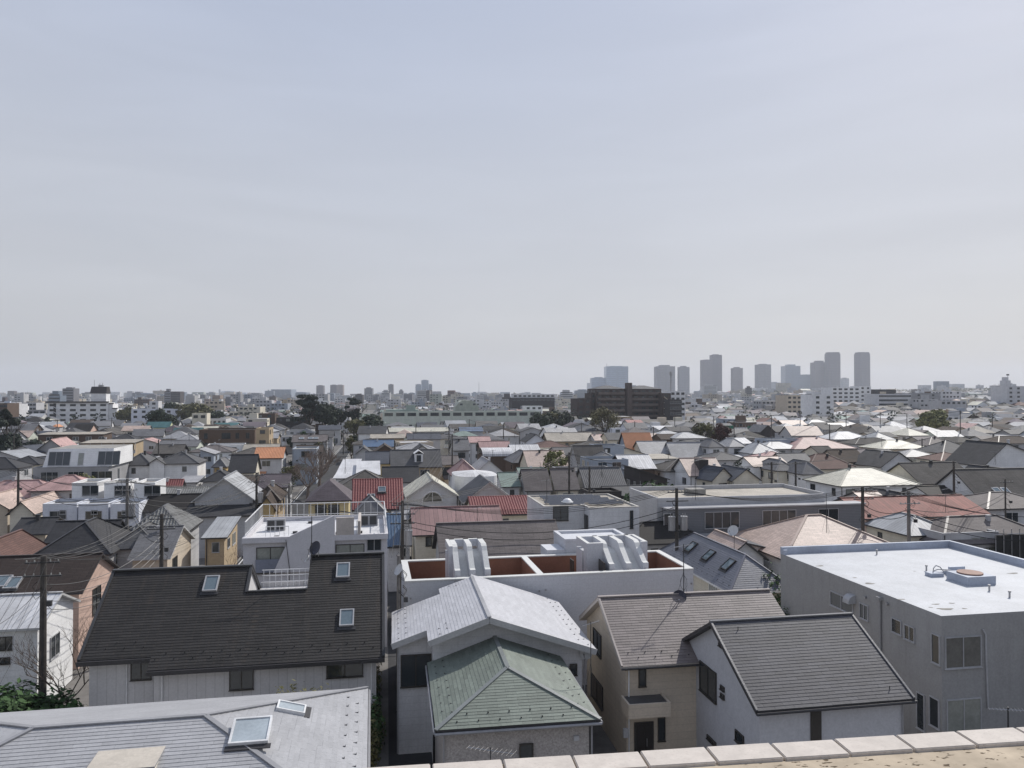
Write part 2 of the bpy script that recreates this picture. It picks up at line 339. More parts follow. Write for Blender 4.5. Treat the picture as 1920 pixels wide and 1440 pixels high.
def wing(h, tp, W, D, ze, rise, roof, wall, u0=0, v0=0, o=.35, rv=.5, fasc=None, ridge=True, z0=0, gutter=True):
    """one volume of a building: walls plus roof parts under the same root"""
    r = h.root
    if tp == 'flat':
        b = MB(); p = .16; zf = ze - max(.12, rise)
        b.quad([(u0, v0, z0), (u0 + W, v0, z0), (u0 + W, v0, ze - .05), (u0, v0, ze - .05)])
        b.quad([(u0 + W, v0, z0), (u0 + W, v0 + D, z0), (u0 + W, v0 + D, ze - .05), (u0 + W, v0, ze - .05)])
        b.quad([(u0 + W, v0 + D, z0), (u0, v0 + D, z0), (u0, v0 + D, ze - .05), (u0 + W, v0 + D, ze - .05)])
        b.quad([(u0, v0 + D, z0), (u0, v0, z0), (u0, v0, ze - .05), (u0, v0 + D, ze - .05)])
        # inner faces of the parapet
        a0, a1, b0, b1 = u0 + p, u0 + W - p, v0 + p, v0 + D - p
        b.quad([(a1, b0, zf), (a0, b0, zf), (a0, b0, ze - .05), (a1, b0, ze - .05)]); b.quad([(a0, b1, zf), (a1, b1, zf), (a1, b1, ze - .05), (a0, b1, ze - .05)])
        b.quad([(a0, b0, zf), (a0, b1, zf), (a0, b1, ze - .05), (a0, b0, ze - .05)]); b.quad([(a1, b1, zf), (a1, b0, zf), (a1, b0, ze - .05), (a1, b1, ze - .05)])
        b.build('wall', [wmat(wall)], r)
        b = MB(); q = .03
        b.box(u0 - q, v0 - q, ze - .05, u0 + W + q, v0 + p + q, ze).box(u0 - q, v0 + D - p - q, ze - .05, u0 + W + q, v0 + D + q, ze)
        b.box(u0 - q, v0 + p + q, ze - .05, u0 + p + q, v0 + D - p - q, ze).box(u0 + W - p - q, v0 + p + q, ze - .05, u0 + W + q, v0 + D - p - q, ze)
        b.build('parapet_cap', [fasc or wmat(wall)], r)
        b = MB(); b.quad([(a0, b0, zf), (a1, b0, zf), (a1, b1, zf), (a0, b1, zf)]); b.build('roof', [rmat(roof)], r)
        return
    b = MB(); add_body(b, tp, W, D, ze, rise, o, rv, u0, v0, z0); b.build('wall', [wmat(wall)], r)
    polys = roof_polys(tp, W, D, ze, rise, u0, v0, rv)
    b = MB(); [b.slab(p, .14, 0, 1) for p in polys]
    ro = b.build('roof', [rmat(roof), fasc or FASC], r)
    if ridge:
        b = MB(); [b.bar((p[0], p[1], p[2] + .03), (q[0], q[1], q[2] + .03), .22, .07) for p, q in ridge_lines(polys)]
        if b.f: b.build('ridge_cap', [mat('ridge_' + roof, tuple(x * .8 for x in ROOF[roof][0]), .5)], ro)
    return ro
def auto_windows(h, tp, W, D, ze, o, u0=0, v0=0, floors=2, rnd=None, sides=True, glass=None, near=True):
    rnd = rnd or R; fr = rnd.choice([FRD, FRD, FRS, FRW]); dist = math.hypot(*h.A)
    o2 = o if tp != 'flat' else 0
    def row(side, length, plane, z):
        n_ = max(1, int((length - 1.0) / 2.9)); seg = (length - .8) / n_
        for i in range(n_):
            if rnd.random() < .18: continue
            ww, hh = rnd.choice([(.8, 1.0), (1.6, 1.1), (1.6, 1.1), (1.6, 1.8), (1.2, .9), (.6, .9)])
            if ww > seg - .3: ww, hh = .6, .9
            if ww > seg - .2: continue
            p = .4 + seg * i + (seg - ww) * rnd.uniform(.25, .75); zz = z - hh
            gl = rnd.choice([CURT, GLASS, GLASS, GLASSM, GLASSB])
            if side == 'f': loc = (u0 + o2 + p, v0 + plane, zz)
            elif side == 'r': loc = (u0 + plane, v0 + o2 + p, zz)
            else: loc = (u0 + plane, v0 + o2 + p + ww, zz)
            window(h.root, side, loc, ww, hh, fr, gl, 2 if ww > 1 else 1)
    for fl in range(floors):
        z = ze - .55 - 2.75 * fl
        if z < 1.5: break
        row('f', W - 2 * o2, o2, z)
        if sides:
            # the side wall that faces the camera
            cu = -(h.A[0] * h.c + h.A[1] * h.s)
            if cu > u0 + W: row('r', D - 2 * o2, W - o2, z)
            elif cu < u0: row('l', D - 2 * o2, o2, z)
def gutter(h, u0, u1, v, z, parent=None):
    b = MB(); b.tube([(u0, v - .06, z - .1), (u1, v - .06, z - .1)], .055, 6); b.build('gutter', [FASC], parent or h.root)
def extras(h, tp, W, D, ze, rise, roof, wall, rnd=None):
    """balconies, lean-to roofs, pipes, aerial feet and outdoor units that make each house its own"""
    rn = rnd or R; q = rn.random(); v0 = 0 if tp == 'flat' else .35
    if q < .4 and W > 5:
        w_ = rn.uniform(2.4, min(4.5, W - 1.5)); u0 = rn.uniform(.5, W - w_ - .5); b = MB(); b.box(u0, v0 - 1.1, 2.6, u0 + w_, v0 - .01, 2.75)
        if rn.random() < .5: b.box(u0, v0 - 1.1, 2.75, u0 + w_, v0 - 1.02, 3.75).box(u0, v0 - 1.02, 2.75, u0 + .08, v0 - .01, 3.75).box(u0 + w_ - .08, v0 - 1.02, 2.75, u0 + w_, v0 - .01, 3.75); b.build('balcony', [wmat(rn.choice([wall, wall, 'dark', 'white']))], h.root)
        else:
            for i in range(int(w_ / .35) + 1): b.bar((u0 + i * .35, v0 - 1.06, 2.75), (u0 + i * .35, v0 - 1.06, 3.75), .03, .03)
            b.bar((u0, v0 - 1.06, 3.77), (u0 + w_, v0 - 1.06, 3.77), .06, .06); b.build('balcony', [rn.choice([FRD, FRS, FRW])], h.root)
    elif q < .7 and W > 5:
        w_ = rn.uniform(2.5, W * .7); u0 = rn.uniform(0, W - w_); d_ = rn.uniform(1.2, 2.2); b = MB(); b.slab([(u0, v0 - d_ - .2, 2.75), (u0 + w_, v0 - d_ - .2, 2.75), (u0 + w_, v0, 3.3), (u0, v0, 3.3)], .1); b.build('lean_to_roof', [rmat(roof), FASC], h.root)
        b = MB(); b.box(u0 + .2, v0 - d_, 0, u0 + w_ - .2, v0 - .01, 2.7); b.build('lean_to', [wmat(wall)], h.root)
    if rn.random() < .5: pipe(h, [(v0 + .15, v0 - .07, .2), (v0 + .15, v0 - .07, ze - .2)], .045, rn.choice([FRW, FRD, FG_]))
    if rn.random() < .35 and tp in ('gx', 'hip', 'gy'):
        u0 = W * rn.uniform(.35, .6); v1 = D * rn.uniform(.35, .5); z_ = zroof(tp, u0, v1, W, D, ze, rise); b = MB(); b.box(u0, v1, z_ - .2, u0 + .35, v1 + .35, z_ + .55).box(u0 - .05, v1 - .05, z_ + .55, u0 + .4, v1 + .4, z_ + .62); b.build('roof_vent', [rn.choice([FRS, DKM, wmat('lgray')])], h.root)
FG_ = mat('pipe_grey', (.3, .3, .31), .5)
# one-line houses: x of both front eave corners in the photograph, eave row, eave height, depth, roof type, rise
def hs(x0, y0, x1, ze, D, tp, rise, roof, wall, label, name='house', cat='house', y1=None, rot=0, fl=2, rv=.5, o=.35, win=True, fasc=None, ridge=True, group=None):
    h = House(name, label, cat, x0, y0, x1, ze, y1, rot, group)
    wing(h, tp, h.W, D, ze, rise, roof, wall, o=o, rv=rv, fasc=fasc, ridge=ridge and tp != 'flat' and h.A[1] < 240)
    if win: auto_windows(h, tp, h.W, D, ze, o, floors=fl)
    if win and h.A[1] < 300 and name == 'house': extras(h, tp, h.W, D, ze, rise, roof, wall)
    h.D = D; h.foot(D); return h
# ---------------------------------------------------------------- slates as pieces
def clip(poly, f):
    out = []
    for i in range(len(poly)):
        a, c = poly[i], poly[(i + 1) % len(poly)]; fa, fc = f(a), f(c)
        if fa >= 0: out.append(a)
        if (fa >= 0) != (fc >= 0):
            t = fa / (fa - fc); out.append((a[0] + (c[0] - a[0]) * t, a[1] + (c[1] - a[1]) * t))
    return out
def area(p): return abs(sum(p[i][0] * p[(i + 1) % len(p)][1] - p[(i + 1) % len(p)][0] * p[i][1] for i in range(len(p)))) / 2
_T = {}
def shingles(parent, polys, m, ref=None, cw=.91, ch=.182, t=.016, limit=300, gap=.006, budget=None, name='slate'):
    """lay slates over convex roof faces (first edge of each face is its eave)"""
    stuff = MB(); cnt = budget if budget is not None else [limit]
    key = (m.name, cw, ch)
    if key not in _T:
        b = MB(); g = gap / 2; b.slab([(g, 0, t), (cw - g, 0, t), (cw - g, ch, .003), (g, ch, .003)], .002); b.v[4:] = [(p[0], p[1], 0) for p in b.v[:4]]
        o = b.build(name, [m, m]); _T[key] = o.data; bpy.data.objects.remove(o)
    full = []
    for poly in polys:
        P = [Vector(p) for p in poly]; u = (P[1] - P[0]).normalized(); n_ = None
        n_ = (P[1] - P[0]).cross(P[2] - P[1]).normalized()
        v = n_.cross(u); O = P[0] + n_ * .004
        q = [((p - P[0]).dot(u), (p - P[0]).dot(v)) for p in P]
        fu = ((P[0] - Vector(ref)).dot(u) if ref else 0); fv = ((P[0] - Vector(ref)).dot(v) if ref else 0); fu %= cw; fv %= ch
        if fv > ch - .02: fv -= ch
        vmin, vmax = min(a[1] for a in q) + fv, max(a[1] for a in q) + fv
        hp = []
        for i in range(len(q)):
            a, c = q[i], q[(i + 1) % len(q)]; hp.append((a, (c[0] - a[0], c[1] - a[1])))
        for r in range(int(math.floor(vmin / ch + .001)), int(math.ceil(vmax / ch))):
            lo, hi = min(a[0] for a in q), max(a[0] for a in q)
            off = (r % 2) * cw / 2
            for k in range(int((lo - off + fu) // cw), int((hi - off + fu) // cw) + 1):
                x0 = k * cw + off - fu; y0 = r * ch - fv
                rect = [(x0 + gap / 2, y0), (x0 + cw - gap / 2, y0), (x0 + cw - gap / 2, y0 + ch), (x0 + gap / 2, y0 + ch)]
                pc = rect
                for a, d in hp:
                    if not pc: break
                    pc = clip(pc, lambda s_, a=a, d=d: d[0] * (s_[1] - a[1]) - d[1] * (s_[0] - a[0]))
                if len(pc) < 3 or area(pc) < .0006: continue
                if area(pc) > .995 * area(rect): full.append((O, u, v, n_, x0, y0)); continue
                top = [O + u * a[0] + v * a[1] + n_ * (t + (.003 - t) * (a[1] - y0) / ch) for a in pc]
                bot = [O + u * a[0] + v * a[1] for a in pc]; b0 = len(stuff.v); k_ = len(pc)
                stuff.v += [tuple(x) for x in top + bot]; stuff.f.append(tuple(range(b0, b0 + k_))); stuff.m.append(0)
                for i in range(k_):
                    j = (i + 1) % k_; stuff.f.append((b0 + j, b0 + i, b0 + k_ + i, b0 + k_ + j)); stuff.m.append(0)
    rt = parent.matrix_world if False else None
    def dist(f_):
        p = f_[0] + f_[1] * f_[4] + f_[2] * f_[5]; return p.y
    full.sort(key=dist)
    for f_ in full:
        O, u, v, n_, x0, y0 = f_
        if cnt[0] > 0:
            cnt[0] -= 1
            o = bpy.data.objects.new(name, _T[key]); COL.objects.link(o); o.parent = parent
            M4 = Matrix((u, v, n_)).transposed().to_4x4(); M4.translation = O + u * x0 + v * (y0 + R.uniform(-.006, .004)); o.matrix_local = M4
        else:
            y0 += R.uniform(-.006, .004)
            a0, a1 = x0 + gap / 2, x0 + cw - gap / 2; b0 = len(stuff.v)
            for (a, c, z_) in ((a0, y0, t), (a1, y0, t), (a1, y0 + ch, .003), (a0, y0 + ch, .003), (a0, y0, 0), (a1, y0, 0), (a1, y0 + ch, 0), (a0, y0 + ch, 0)):
                stuff.v.append(tuple(O + u * a + v * c + n_ * z_))
            for q_ in ((0, 1, 2, 3), (4, 5, 1, 0), (5, 6, 2, 1), (7, 4, 0, 3)): stuff.f.append(tuple(b0 + i for i in q_)); stuff.m.append(0)
    if stuff.f: stuff.build('slates', [m], parent, 'stuff')
def kawara_geo(parent, polys, m, pitch=.3, row=.27, rr=.075):
    """rounded clay tiles: one half-round per column, stepped row by row (joined: far more than 300)"""
    b = MB()
    for poly in polys:
        P = [Vector(p) for p in poly]; u = (P[1] - P[0]).normalized(); n_ = (P[1] - P[0]).cross(P[2] - P[1]).normalized(); v = n_.cross(u)
        q = [((p - P[0]).dot(u), (p - P[0]).dot(v)) for p in P]; lo, hi = min(a[0] for a in q), max(a[0] for a in q)
        x = lo + pitch / 2
        while x < hi:
            ys = []
            for i in range(len(q)):
                a, c = q[i], q[(i + 1) % len(q)]
                if (a[0] - x) * (c[0] - x) < 0: ys.append(a[1] + (c[1] - a[1]) * (x - a[0]) / (c[0] - a[0]))
            if len(ys) >= 2:
                y0, y1 = min(ys), max(ys); y = y0
                while y < y1 - .03:
                    ye = min(y + row, y1); b0 = len(b.v)
                    prof = [(-pitch * .5, 0), (-rr, .006), (-rr * .7, rr * .75), (0, rr), (rr * .7, rr * .75), (rr, .006), (pitch * .5, 0)]
                    for yy, zz in ((y, .03), (ye + .01, .004)):
                        for a, c in prof: b.v.append(tuple(P[0] + u * (x + a) + v * yy + n_ * (c + zz)))
                    k = len(prof)
                    for i in range(k - 1): b.f.append((b0 + i, b0 + i + 1, b0 + k + i + 1, b0 + k + i)); b.m.append(0)
                    for i in range(k): b.v.append(tuple(Vector(b.v[b0 + i]) - n_ * .03))
                    for i in range(k - 1): b.f.append((b0 + 2 * k + i, b0 + 2 * k + i + 1, b0 + i + 1, b0 + i)); b.m.append(0)
                    y += row
            x += pitch
    return b.build('roof_tiles', [m], parent, 'stuff')
def guards(h, parent, pts):
    """snow guards: small dark studs standing on the slates"""
    if 'guard' not in _T:
        b = MB(); b.box(-.028, -.03, 0, .028, -.018, .055).box(-.02, -.03, 0, .02, .12, .018); o = b.build('snow_guard', [DKM]); _T['guard'] = o.data; bpy.data.objects.remove(o)
    for p, rz in pts:
        o = bpy.data.objects.new('snow_guard', _T['guard']); COL.objects.link(o); o.parent = parent; o.location = p; o.rotation_euler = (0, 0, rz)
def pipe(h, pts, r, m, name='downpipe'):
    b = MB(); b.tube(pts, r, 6); return b.build(name, [m], h.root)
def skylight(parent, origin, slope, w_=.8, l_=1.2, rz=0, fr=None, gl=None):
    e = MB(); t = .07
    e.box(0, 0, 0, w_, t, .14).box(0, l_ - t, 0, w_, l_, .14).box(0, t, 0, t, l_ - t, .14).box(w_ - t, t, 0, w_, l_ - t, .14).box(-.1, -.22, 0, w_ + .1, 0, .03, 1)
    o = e.build('skylight', [fr or FRS, FASC], parent); o.location = origin; o.rotation_euler = Matrix.Rotation(rz, 3, 'Z').to_4x4().to_euler()
    o.rotation_euler = (Matrix.Rotation(rz, 3, 'Z') @ Matrix.Rotation(math.atan(slope), 3, 'X')).to_euler()
    g = MB(); g.box(t, t, .06, w_ - t, l_ - t, .1); g.build('pane', [gl or mat('skylight_glass', (.12, .16, .18), .05, .9, bump=0, dirt=.05)], o)
    return o
# ================================================================ THE SETTING
GROUND = mat('ground_soil_asphalt', (.2, .19, .18), .95, .1, dirt=.4, dscale=.3)
def hill_z(x, y):
    a = math.exp(-((x - 1250) / 420) ** 2 - ((y - 1900) / 330) ** 2) * 27
    return a + math.exp(-((x - 640) / 330) ** 2 - ((y - 1900) / 260) ** 2) * 17 + 12 * math.exp(-((x - 400) / 270) ** 2 - ((y - 610) / 135) ** 2)
nx, ny = 120, 130; vs, fs = [], []
xs = [-26000, -9000, -5000] + [-4000 + 8000 * i / (nx - 1) for i in range(nx)] + [5000, 9000, 26000]
ys = [-3000, -500] + [0 + 4500 * i / (ny - 1) for i in range(ny)] + [6000, 12000, 26000]
for y in ys:
    for x in xs: vs.append((x, y, hill_z(x, y)))
for j in range(len(ys) - 1):
    for i in range(len(xs) - 1):
        a = j * len(xs) + i; fs.append((a, a + 1, a + 1 + len(xs), a + len(xs)))
tag(mesh_obj('ground', vs, fs, [GROUND]), kind='structure')
RG = rad(9.36)   # bearing of the street
def gdir(u, v, ox, oy):
    c, s = math.cos(RG), math.sin(RG); return (ox + u * c - v * s, oy + u * s + v * c)
ASPH = mat('road_asphalt', (.06, .06, .062), .9, .2, dirt=.3, dscale=.4); KERB = mat('kerb_concrete', (.34, .33, .31), .9)
PAINT = mat('road_paint', (.7, .7, .7), .7)
def strip(name, o, w0, w1, v0, v1, z, m, kind='structure', th=0):
    b = MB()
    n_ = 12
    for i in range(n_):
        a, c = v0 + (v1 - v0) * i / n_, v0 + (v1 - v0) * (i + 1) / n_
        p = [(*gdir(w0, a, *o), z), (*gdir(w1, a, *o), z), (*gdir(w1, c, *o), z), (*gdir(w0, c, *o), z)]
        if th: b.slab(p, th, 0, 0)
        else: b.quad(p)
    o_ = b.build(name, [m]); tag(o_, kind=kind); return o_
RO = (-34.5, 121)
strip('road', RO, -2.4, 2.4, -75, 900, .012, ASPH)
strip('kerb', RO, 2.4, 2.55, -75, 900, .14, KERB, th=.14); strip('kerb', RO, -2.55, -2.4, -75, 900, .14, KERB, th=.14)
strip('pavement', RO, 2.55, 3.6, -75, 900, .12, mat('pavement_concrete', (.27, .26, .25), .9), th=.12)
strip('road_line', RO, -2.15, -2.03, -75, 900, .018, PAINT); strip('road_line', RO, 2.03, 2.15, -75, 900, .018, PAINT)
strip('road', (-3.2, 30), -1.6, 1.6, -12, 60, .014, ASPH)
FOOT.append((RO[0], RO[1], math.cos(RG), math.sin(RG), -3.7, -75, 4.0, 900))
# ================================================================ FOREGROUND
# --- own balcony parapet -------------------------------------------------
zt = 18.2
a = bp(780, 1433, zt); c = bp(1925, 1362, zt)
gp = math.atan2(c[1] - a[1], c[0] - a[0])
par = empty('parapet', a[0], a[1], 17.0, gp); tag(par, 'rough beige rendered balcony parapet edged with pale stone tiles across the lower right corner', 'parapet')
STUC = mat('parapet_render', (.5, .42, .32), .95, .1, dirt=.2, dscale=9, bump=1.0)
def speckle(m, sc1=55, dark=(.12, .09, .06), lo=.62, hi=.66, dist=.004):
    t = m.node_tree; p = t.nodes['Principled BSDF']; l = t.links.new; src = p.inputs['Base Color'].links[0].from_socket
    tcn = t.nodes.new('ShaderNodeTexCoord'); mpp = t.nodes.new('ShaderNodeMapping'); mpp.inputs['Scale'].default_value = (.7, 1.6, 1); n_ = t.nodes.new('ShaderNodeTexNoise'); l(tcn.outputs['Object'], mpp.inputs[0]); l(mpp.outputs[0], n_.inputs['Vector']); n_.inputs['Scale'].default_value = sc1; n_.inputs['Detail'].default_value = 3
    r_ = t.nodes.new('ShaderNodeMapRange'); l(n_.outputs['Fac'], r_.inputs[0]); r_.inputs[1].default_value = lo; r_.inputs[2].default_value = hi
    q = t.nodes.new('ShaderNodeMix'); q.data_type = 'RGBA'; l(r_.outputs[0], q.inputs[0]); l(src, q.inputs[6]); q.inputs[7].default_value = (*dark, 1); l(q.outputs[2], p.inputs['Base Color'])
    b_ = t.nodes.new('ShaderNodeBump'); b_.inputs['Strength'].default_value = .8; b_.inputs['Distance'].default_value = dist; b_.invert = True; l(r_.outputs[0], b_.inputs['Height']); l(b_.outputs[0], p.inputs['Normal'])
speckle(STUC)
STONE = mat('coping_stone', (.55, .5, .45), .8, .3, dirt=.12, dscale=30, bump=.4); speckle(STONE, 160, (.45, .4, .36), .6, .7, .0003)
b = MB(); b.box(-1.2, -1.1, 0, 2.6, -.074, 1.192)
b.box(-1.2, -.074, 0, 2.6, -.004, 1.19)
ob = b.build('wall', [STUC], par)
x = -.9; k = 0
b = MB(); b.slab([(.0025, -.072, .0), (.153, -.072, .0), (.153, 0, .0), (.0025, 0, .0)], .02, 0, 0)
bm = bmesh.new(); tmp = b.build('coping_tile', [STONE]); tm = tmp.data; bm.from_mesh(tm); bmesh.ops.bevel(bm, geom=[e for e in bm.edges], offset=.0018, segments=2, affect='EDGES'); bm.to_mesh(tm); bpy.data.objects.remove(tmp)
while x < 2.5:
    o = link('coping_tile', tm, par, (x, R.uniform(-.0015, .001), 1.2 + R.uniform(-.001, .001)), R.uniform(-.006, .006)); x += .1555

# --- black roofed house ---------------------------------------------------
def panel_wall(name, col): return mat(name, col, .8, .3, 'seam', a=.45, var=.02, mortar=.8, dirt=.12, bump=.15, streak=.12, stain=tuple(x * .5 for x in col))
h = BH = House('house', 'long house with a steep black slate roof and a cut-out roof balcony', 'house', 275, 1258, 716, 5.2, y1=1232)
S = .649; zz = lambda v: 5.2 + S * v
UL, U1, U2, U3 = -3.48, 4.15, 7.42, 11.78; V1, V2 = 5.85, 6.4
polys = [[(UL, .7, zz(.7)), (0, .7, zz(.7)), (0, V1, zz(V1)), (UL, V1, zz(V1))], [(0, 0, zz(0)), (U1, 0, zz(0)), (U1, V1, zz(V1)), (0, V1, zz(V1))],
         [(U1, 0, zz(0)), (U2, 0, zz(0)), (U2, 4.15, zz(4.15)), (U1, 4.15, zz(4.15))], [(U2, 0, zz(0)), (U3, 0, zz(0)), (U3, V2, zz(V2)), (U2, V2, zz(V2))]]
backs = [[(U1, 11.4, zz(.3)), (UL, 11.4, zz(.3)), (UL, V1, zz(V1)), (U1, V1, zz(V1))], [(U3, 12.4, zz(.4)), (U2, 12.4, zz(.4)), (U2, V2, zz(V2)), (U3, V2, zz(V2))]]
BLK = mat('deck_black', (.012, .012, .012), .9); SLB = mat('slate_black', (.023, .021, .02), .75, .45, 'piece', var=.28, dirt=.3, dscale=.5, streak=.55, stain=(.055, .04, .03), bump=.5)
b = MB(); [b.slab(p, .2, 0, 1) for p in polys + backs]; ro = b.build('roof', [BLK, FASC], h.root)
bud = [300]
shingles(ro, polys, SLB, ref=(0, 0, 5.2), budget=bud); 
b = MB(); e = .05
for p, q in (((UL, V1, zz(V1)), (U1, V1, zz(V1))), ((U2, V2, zz(V2)), (U3, V2, zz(V2)))): b.bar((p[0], p[1], p[2] + e), (q[0], q[1], q[2] + e), .28, .09)
for p, q in (((U3 - .06, 0, zz(0)), (U3 - .06, V2, zz(V2))), ((UL + .06, .7, zz(.7)), (UL + .06, V1, zz(V1))), ((U1 - .06, 4.1, zz(4.1)), (U1 - .06, V1, zz(V1))), ((U1, 4.15, zz(4.15)), (U2, 4.15, zz(4.15))), ((U1 - .06, 11.4, zz(.3)), (U1 - .06, V1, zz(V1)))): b.bar((p[0], p[1], p[2] + e), (q[0], q[1], q[2] + e), .15, .07)
b.build('ridge_cap', [DKM], ro)
b = MB(); b.box(-.02, -.13, 4.96, U3, -.0, 5.17).box(UL, .57, 5.4, -.02, .7, 5.62); b.build('gutter', [FASC], h.root)
PW = panel_wall('wall_panel_white', (.55, .54, .54))
b = MB()
b.quad([(.2, .55, 0), (U3 - .45, .55, 0), (U3 - .45, .55, 5.3), (.2, .55, 5.3)]); b.quad([(UL + .4, 1.2, 0), (.2, 1.2, 0), (.2, 1.2, 5.75), (UL + .4, 1.2, 5.75)])
b.quad([(.2, 1.2, 0), (.2, .55, 0), (.2, .55, 5.3), (.2, 1.2, 5.7)])
b.quad([(U3 - .45, .55, 0), (U3 - .45, 11.9, 0), (U3 - .45, 11.9, 5.3), (U3 - .45, V2, zz(V2) - .25), (U3 - .45, .55, 5.3)])
b.quad([(UL + .4, 11, 0), (UL + .4, 1.2, 0), (UL + .4, 1.2, 5.7), (UL + .4, V1, zz(V1) - .25), (UL + .4, 11, 5.5)])
b.quad([(U3 - .45, 11.9, 0), (UL + .4, 11, 0), (UL + .4, 11, 5.3), (U3 - .45, 11.9, 5.3)])
# roof balcony: floor, side gables, back wall
b.quad([(U1, 4.15, 6.9), (U2, 4.15, 6.9), (U2, 9.2, 6.9), (U1, 9.2, 6.9)])
b.quad([(U1 - .12, 9.2, 6.3), (U1 - .12, 4.3, 6.3), (U1 - .12, 4.4, zz(4.4) - .2), (U1 - .12, V1, zz(V1) - .2), (U1 - .12, 9.2, zz(2.5) - .15)][::-1])
b.quad([(U2 + .1, 4.3, 6.3), (U2 + .1, 9.4, 6.3), (U2 + .1, 9.4, zz(3.3) - .15), (U2 + .1, V2, zz(V2) - .2), (U2 + .1, 4.4, zz(4.4) - .2)][::-1])
b.quad([(U1, 4.2, 6.9), (U1, 4.2, 7.8), (U2, 4.2, 7.8), (U2, 4.2, 6.9)]); b.box(U1, 9.2, 5.5, U2, 9.35, 7.2)
b.build('wall', [PW], h.root)
b = MB()
for i in range(9): b.bar((U1 + .2 + i * .36, 8.9, 7.0), (U1 + .2 + i * .36, 8.9, 8.05), .03, .03)
for z_ in (7.3, 7.7, 8.05): b.bar((U1 + .1, 8.9, z_), (U2 - .1, 8.9, z_), .04, .04)
b.build('balcony_railing', [FRW], h.root)
gp_ = []
for r_, n_ in ((.62, 0), (.98, .455)):
    x = .25 + n_
    while x < U3 - .2: gp_.append(((x, r_ * .838, zz(r_ * .838) + .02), 0)); x += .91
    x = UL + .25 + n_
    while x < -.1: gp_.append(((x, .7 + r_ * .838, zz(.7 + r_ * .838) + .02), 0)); x += .91
guards(h, ro, gp_)
for px, py in ((396, 1096), (643, 1071), (650, 1160)):
    u, v, z = h.rp(px, py, 5.2, S); s_ = skylight(ro, (u - .38, v - .5, z - .3), S, .78, 1.15)
for (x0, y0, x1, y1, ml) in ((614, 1244, 678, 1266, 2), (432, 1254, 474, 1290, 2)): h.winpx('f', .5, x0, y0, x1, y1, mull=ml)
h.winpx('f', 1.15, 247, 1243, 283, 1272, mull=2)
[pipe(h, p_, .04, FRW) for p_ in ([(U3 - .7, .48, .2), (U3 - .7, .48, 5.1)], [(.6, .48, .2), (.6, .48, 5.1)], [(UL + 2.2, 1.12, .2), (UL + 2.2, 1.12, 5.4)])]
h.foot(12.4, UL, 0, 15.4)

# --- green and silver house ------------------------------------------------
h = GH = House('house', 'house with a pale green hip roof in front of its silver gabled part', 'house', 817, 1370, 1126, 5.2, y1=1349)
SLG = mat('slate_green', (.165, .19, .162), .55, .35, 'piece', var=.13, dirt=.14, dscale=.6, bump=.3, streak=.1, stain=(.22, .24, .22)); SLS = mat('slate_silver', (.45, .45, .47), .5, .5, 'piece', var=.07, dirt=.1, dscale=.5, bump=.3)
GD = mat('deck_green', (.035, .045, .04), .9); SD = mat('deck_silver', (.1, .1, .11), .9); FG = mat('fascia_grey', (.3, .3, .31), .5); CAPG = mat('cap_grey', (.2, .215, .21), .4)
W = h.W; z1 = 6.4
gpol = [[(0, 0, 5.2), (W, 0, 5.2), (3.5, 3.4, z1)], [(0, 8, 5.2), (0, 0, 5.2), (3.5, 3.4, z1), (3.5, 8, z1)], [(W, 0, 5.2), (W, 8, 5.2), (3.5, 8, z1), (3.5, 3.4, z1)]]
b = MB(); [b.slab(p, .16, 0, 1) for p in gpol]; ro = b.build('roof', [GD, FASC], h.root, None); ro['label'] = 'pale green lower hip roof'
bud = [300]; shingles(ro, gpol, SLG, budget=bud)
b = MB()
for p in ((0, 0, 5.2), (W, 0, 5.2)): b.bar((p[0], p[1], p[2] + .03), (3.5, 3.4, z1 + .03), .2, .05)
b.bar((3.5, 3.4, z1 + .03), (3.5, 8, z1 + .03), .2, .05); b.build('ridge_cap', [CAPG], ro)
b = MB(); b.tube([(-.05, -.06, 5.05), (W + .05, -.06, 5.05)], .06, 6).tube([(-.07, 0, 5.08), (-.07, 7.9, 5.08)], .05, 6).tube([(W + .07, 0, 5.08), (W + .07, 7.9, 5.08)], .05, 6); b.build('gutter', [FG], h.root)
rid, sl = 3.1, .34; zs = lambda u: 7.7 - sl * abs(u - rid)
def sp(u0, u1, v0, v1): # strip of the silver roof, eave first
    return [(u0, v1, zs(u0)), (u0, v0, zs(u0)), (u1, v0, zs(u1)), (u1, v1, zs(u1))] if u1 <= rid else [(u1, v0, zs(u1)), (u1, v1, zs(u1)), (u0, v1, zs(u0)), (u0, v0, zs(u0))]
spol = [sp(-1.82, 0, 8.7, 14.6), sp(0, 1.05, 6.9, 14.6), sp(1.05, rid, 6.9, 15.8), sp(rid, 8.7, 6.9, 16.4)]
b = MB(); [b.slab(p, .2, 0, 1) for p in spol]; ro2 = b.build('roof', [SD, FG], h.root); ro2['label'] = 'silver grey upper gabled roof'
shingles(ro2, spol, SLS, budget=[300])
b = MB(); b.bar((rid, 6.9, 7.74), (rid, 15.8, 7.74), .2, .05); b.build('ridge_cap', [mat('cap_silver', (.35, .35, .36), .4)], ro2)
b = MB()
for (u0, u1, v) in ((-1.82, 0, 8.7), (0, rid, 6.9), (rid, 8.7, 6.9)): b.bar((u0, v - .03, zs(u0) - .12), (u1, v - .03, zs(u1) - .12), .05, .3)
b.build('rake_board', [mat('rake_grey', (.42, .42, .42), .5)], h.root)
WP = mat('wall_pebble', (.42, .39, .37), .9, .2, dirt=.35, dscale=14, bump=.8); WG = wmat('lgray')
b = MB(); b.box(.4, .4, 0, W - .4, 7.9, 5.15); b.build('wall', [WP], h.root)
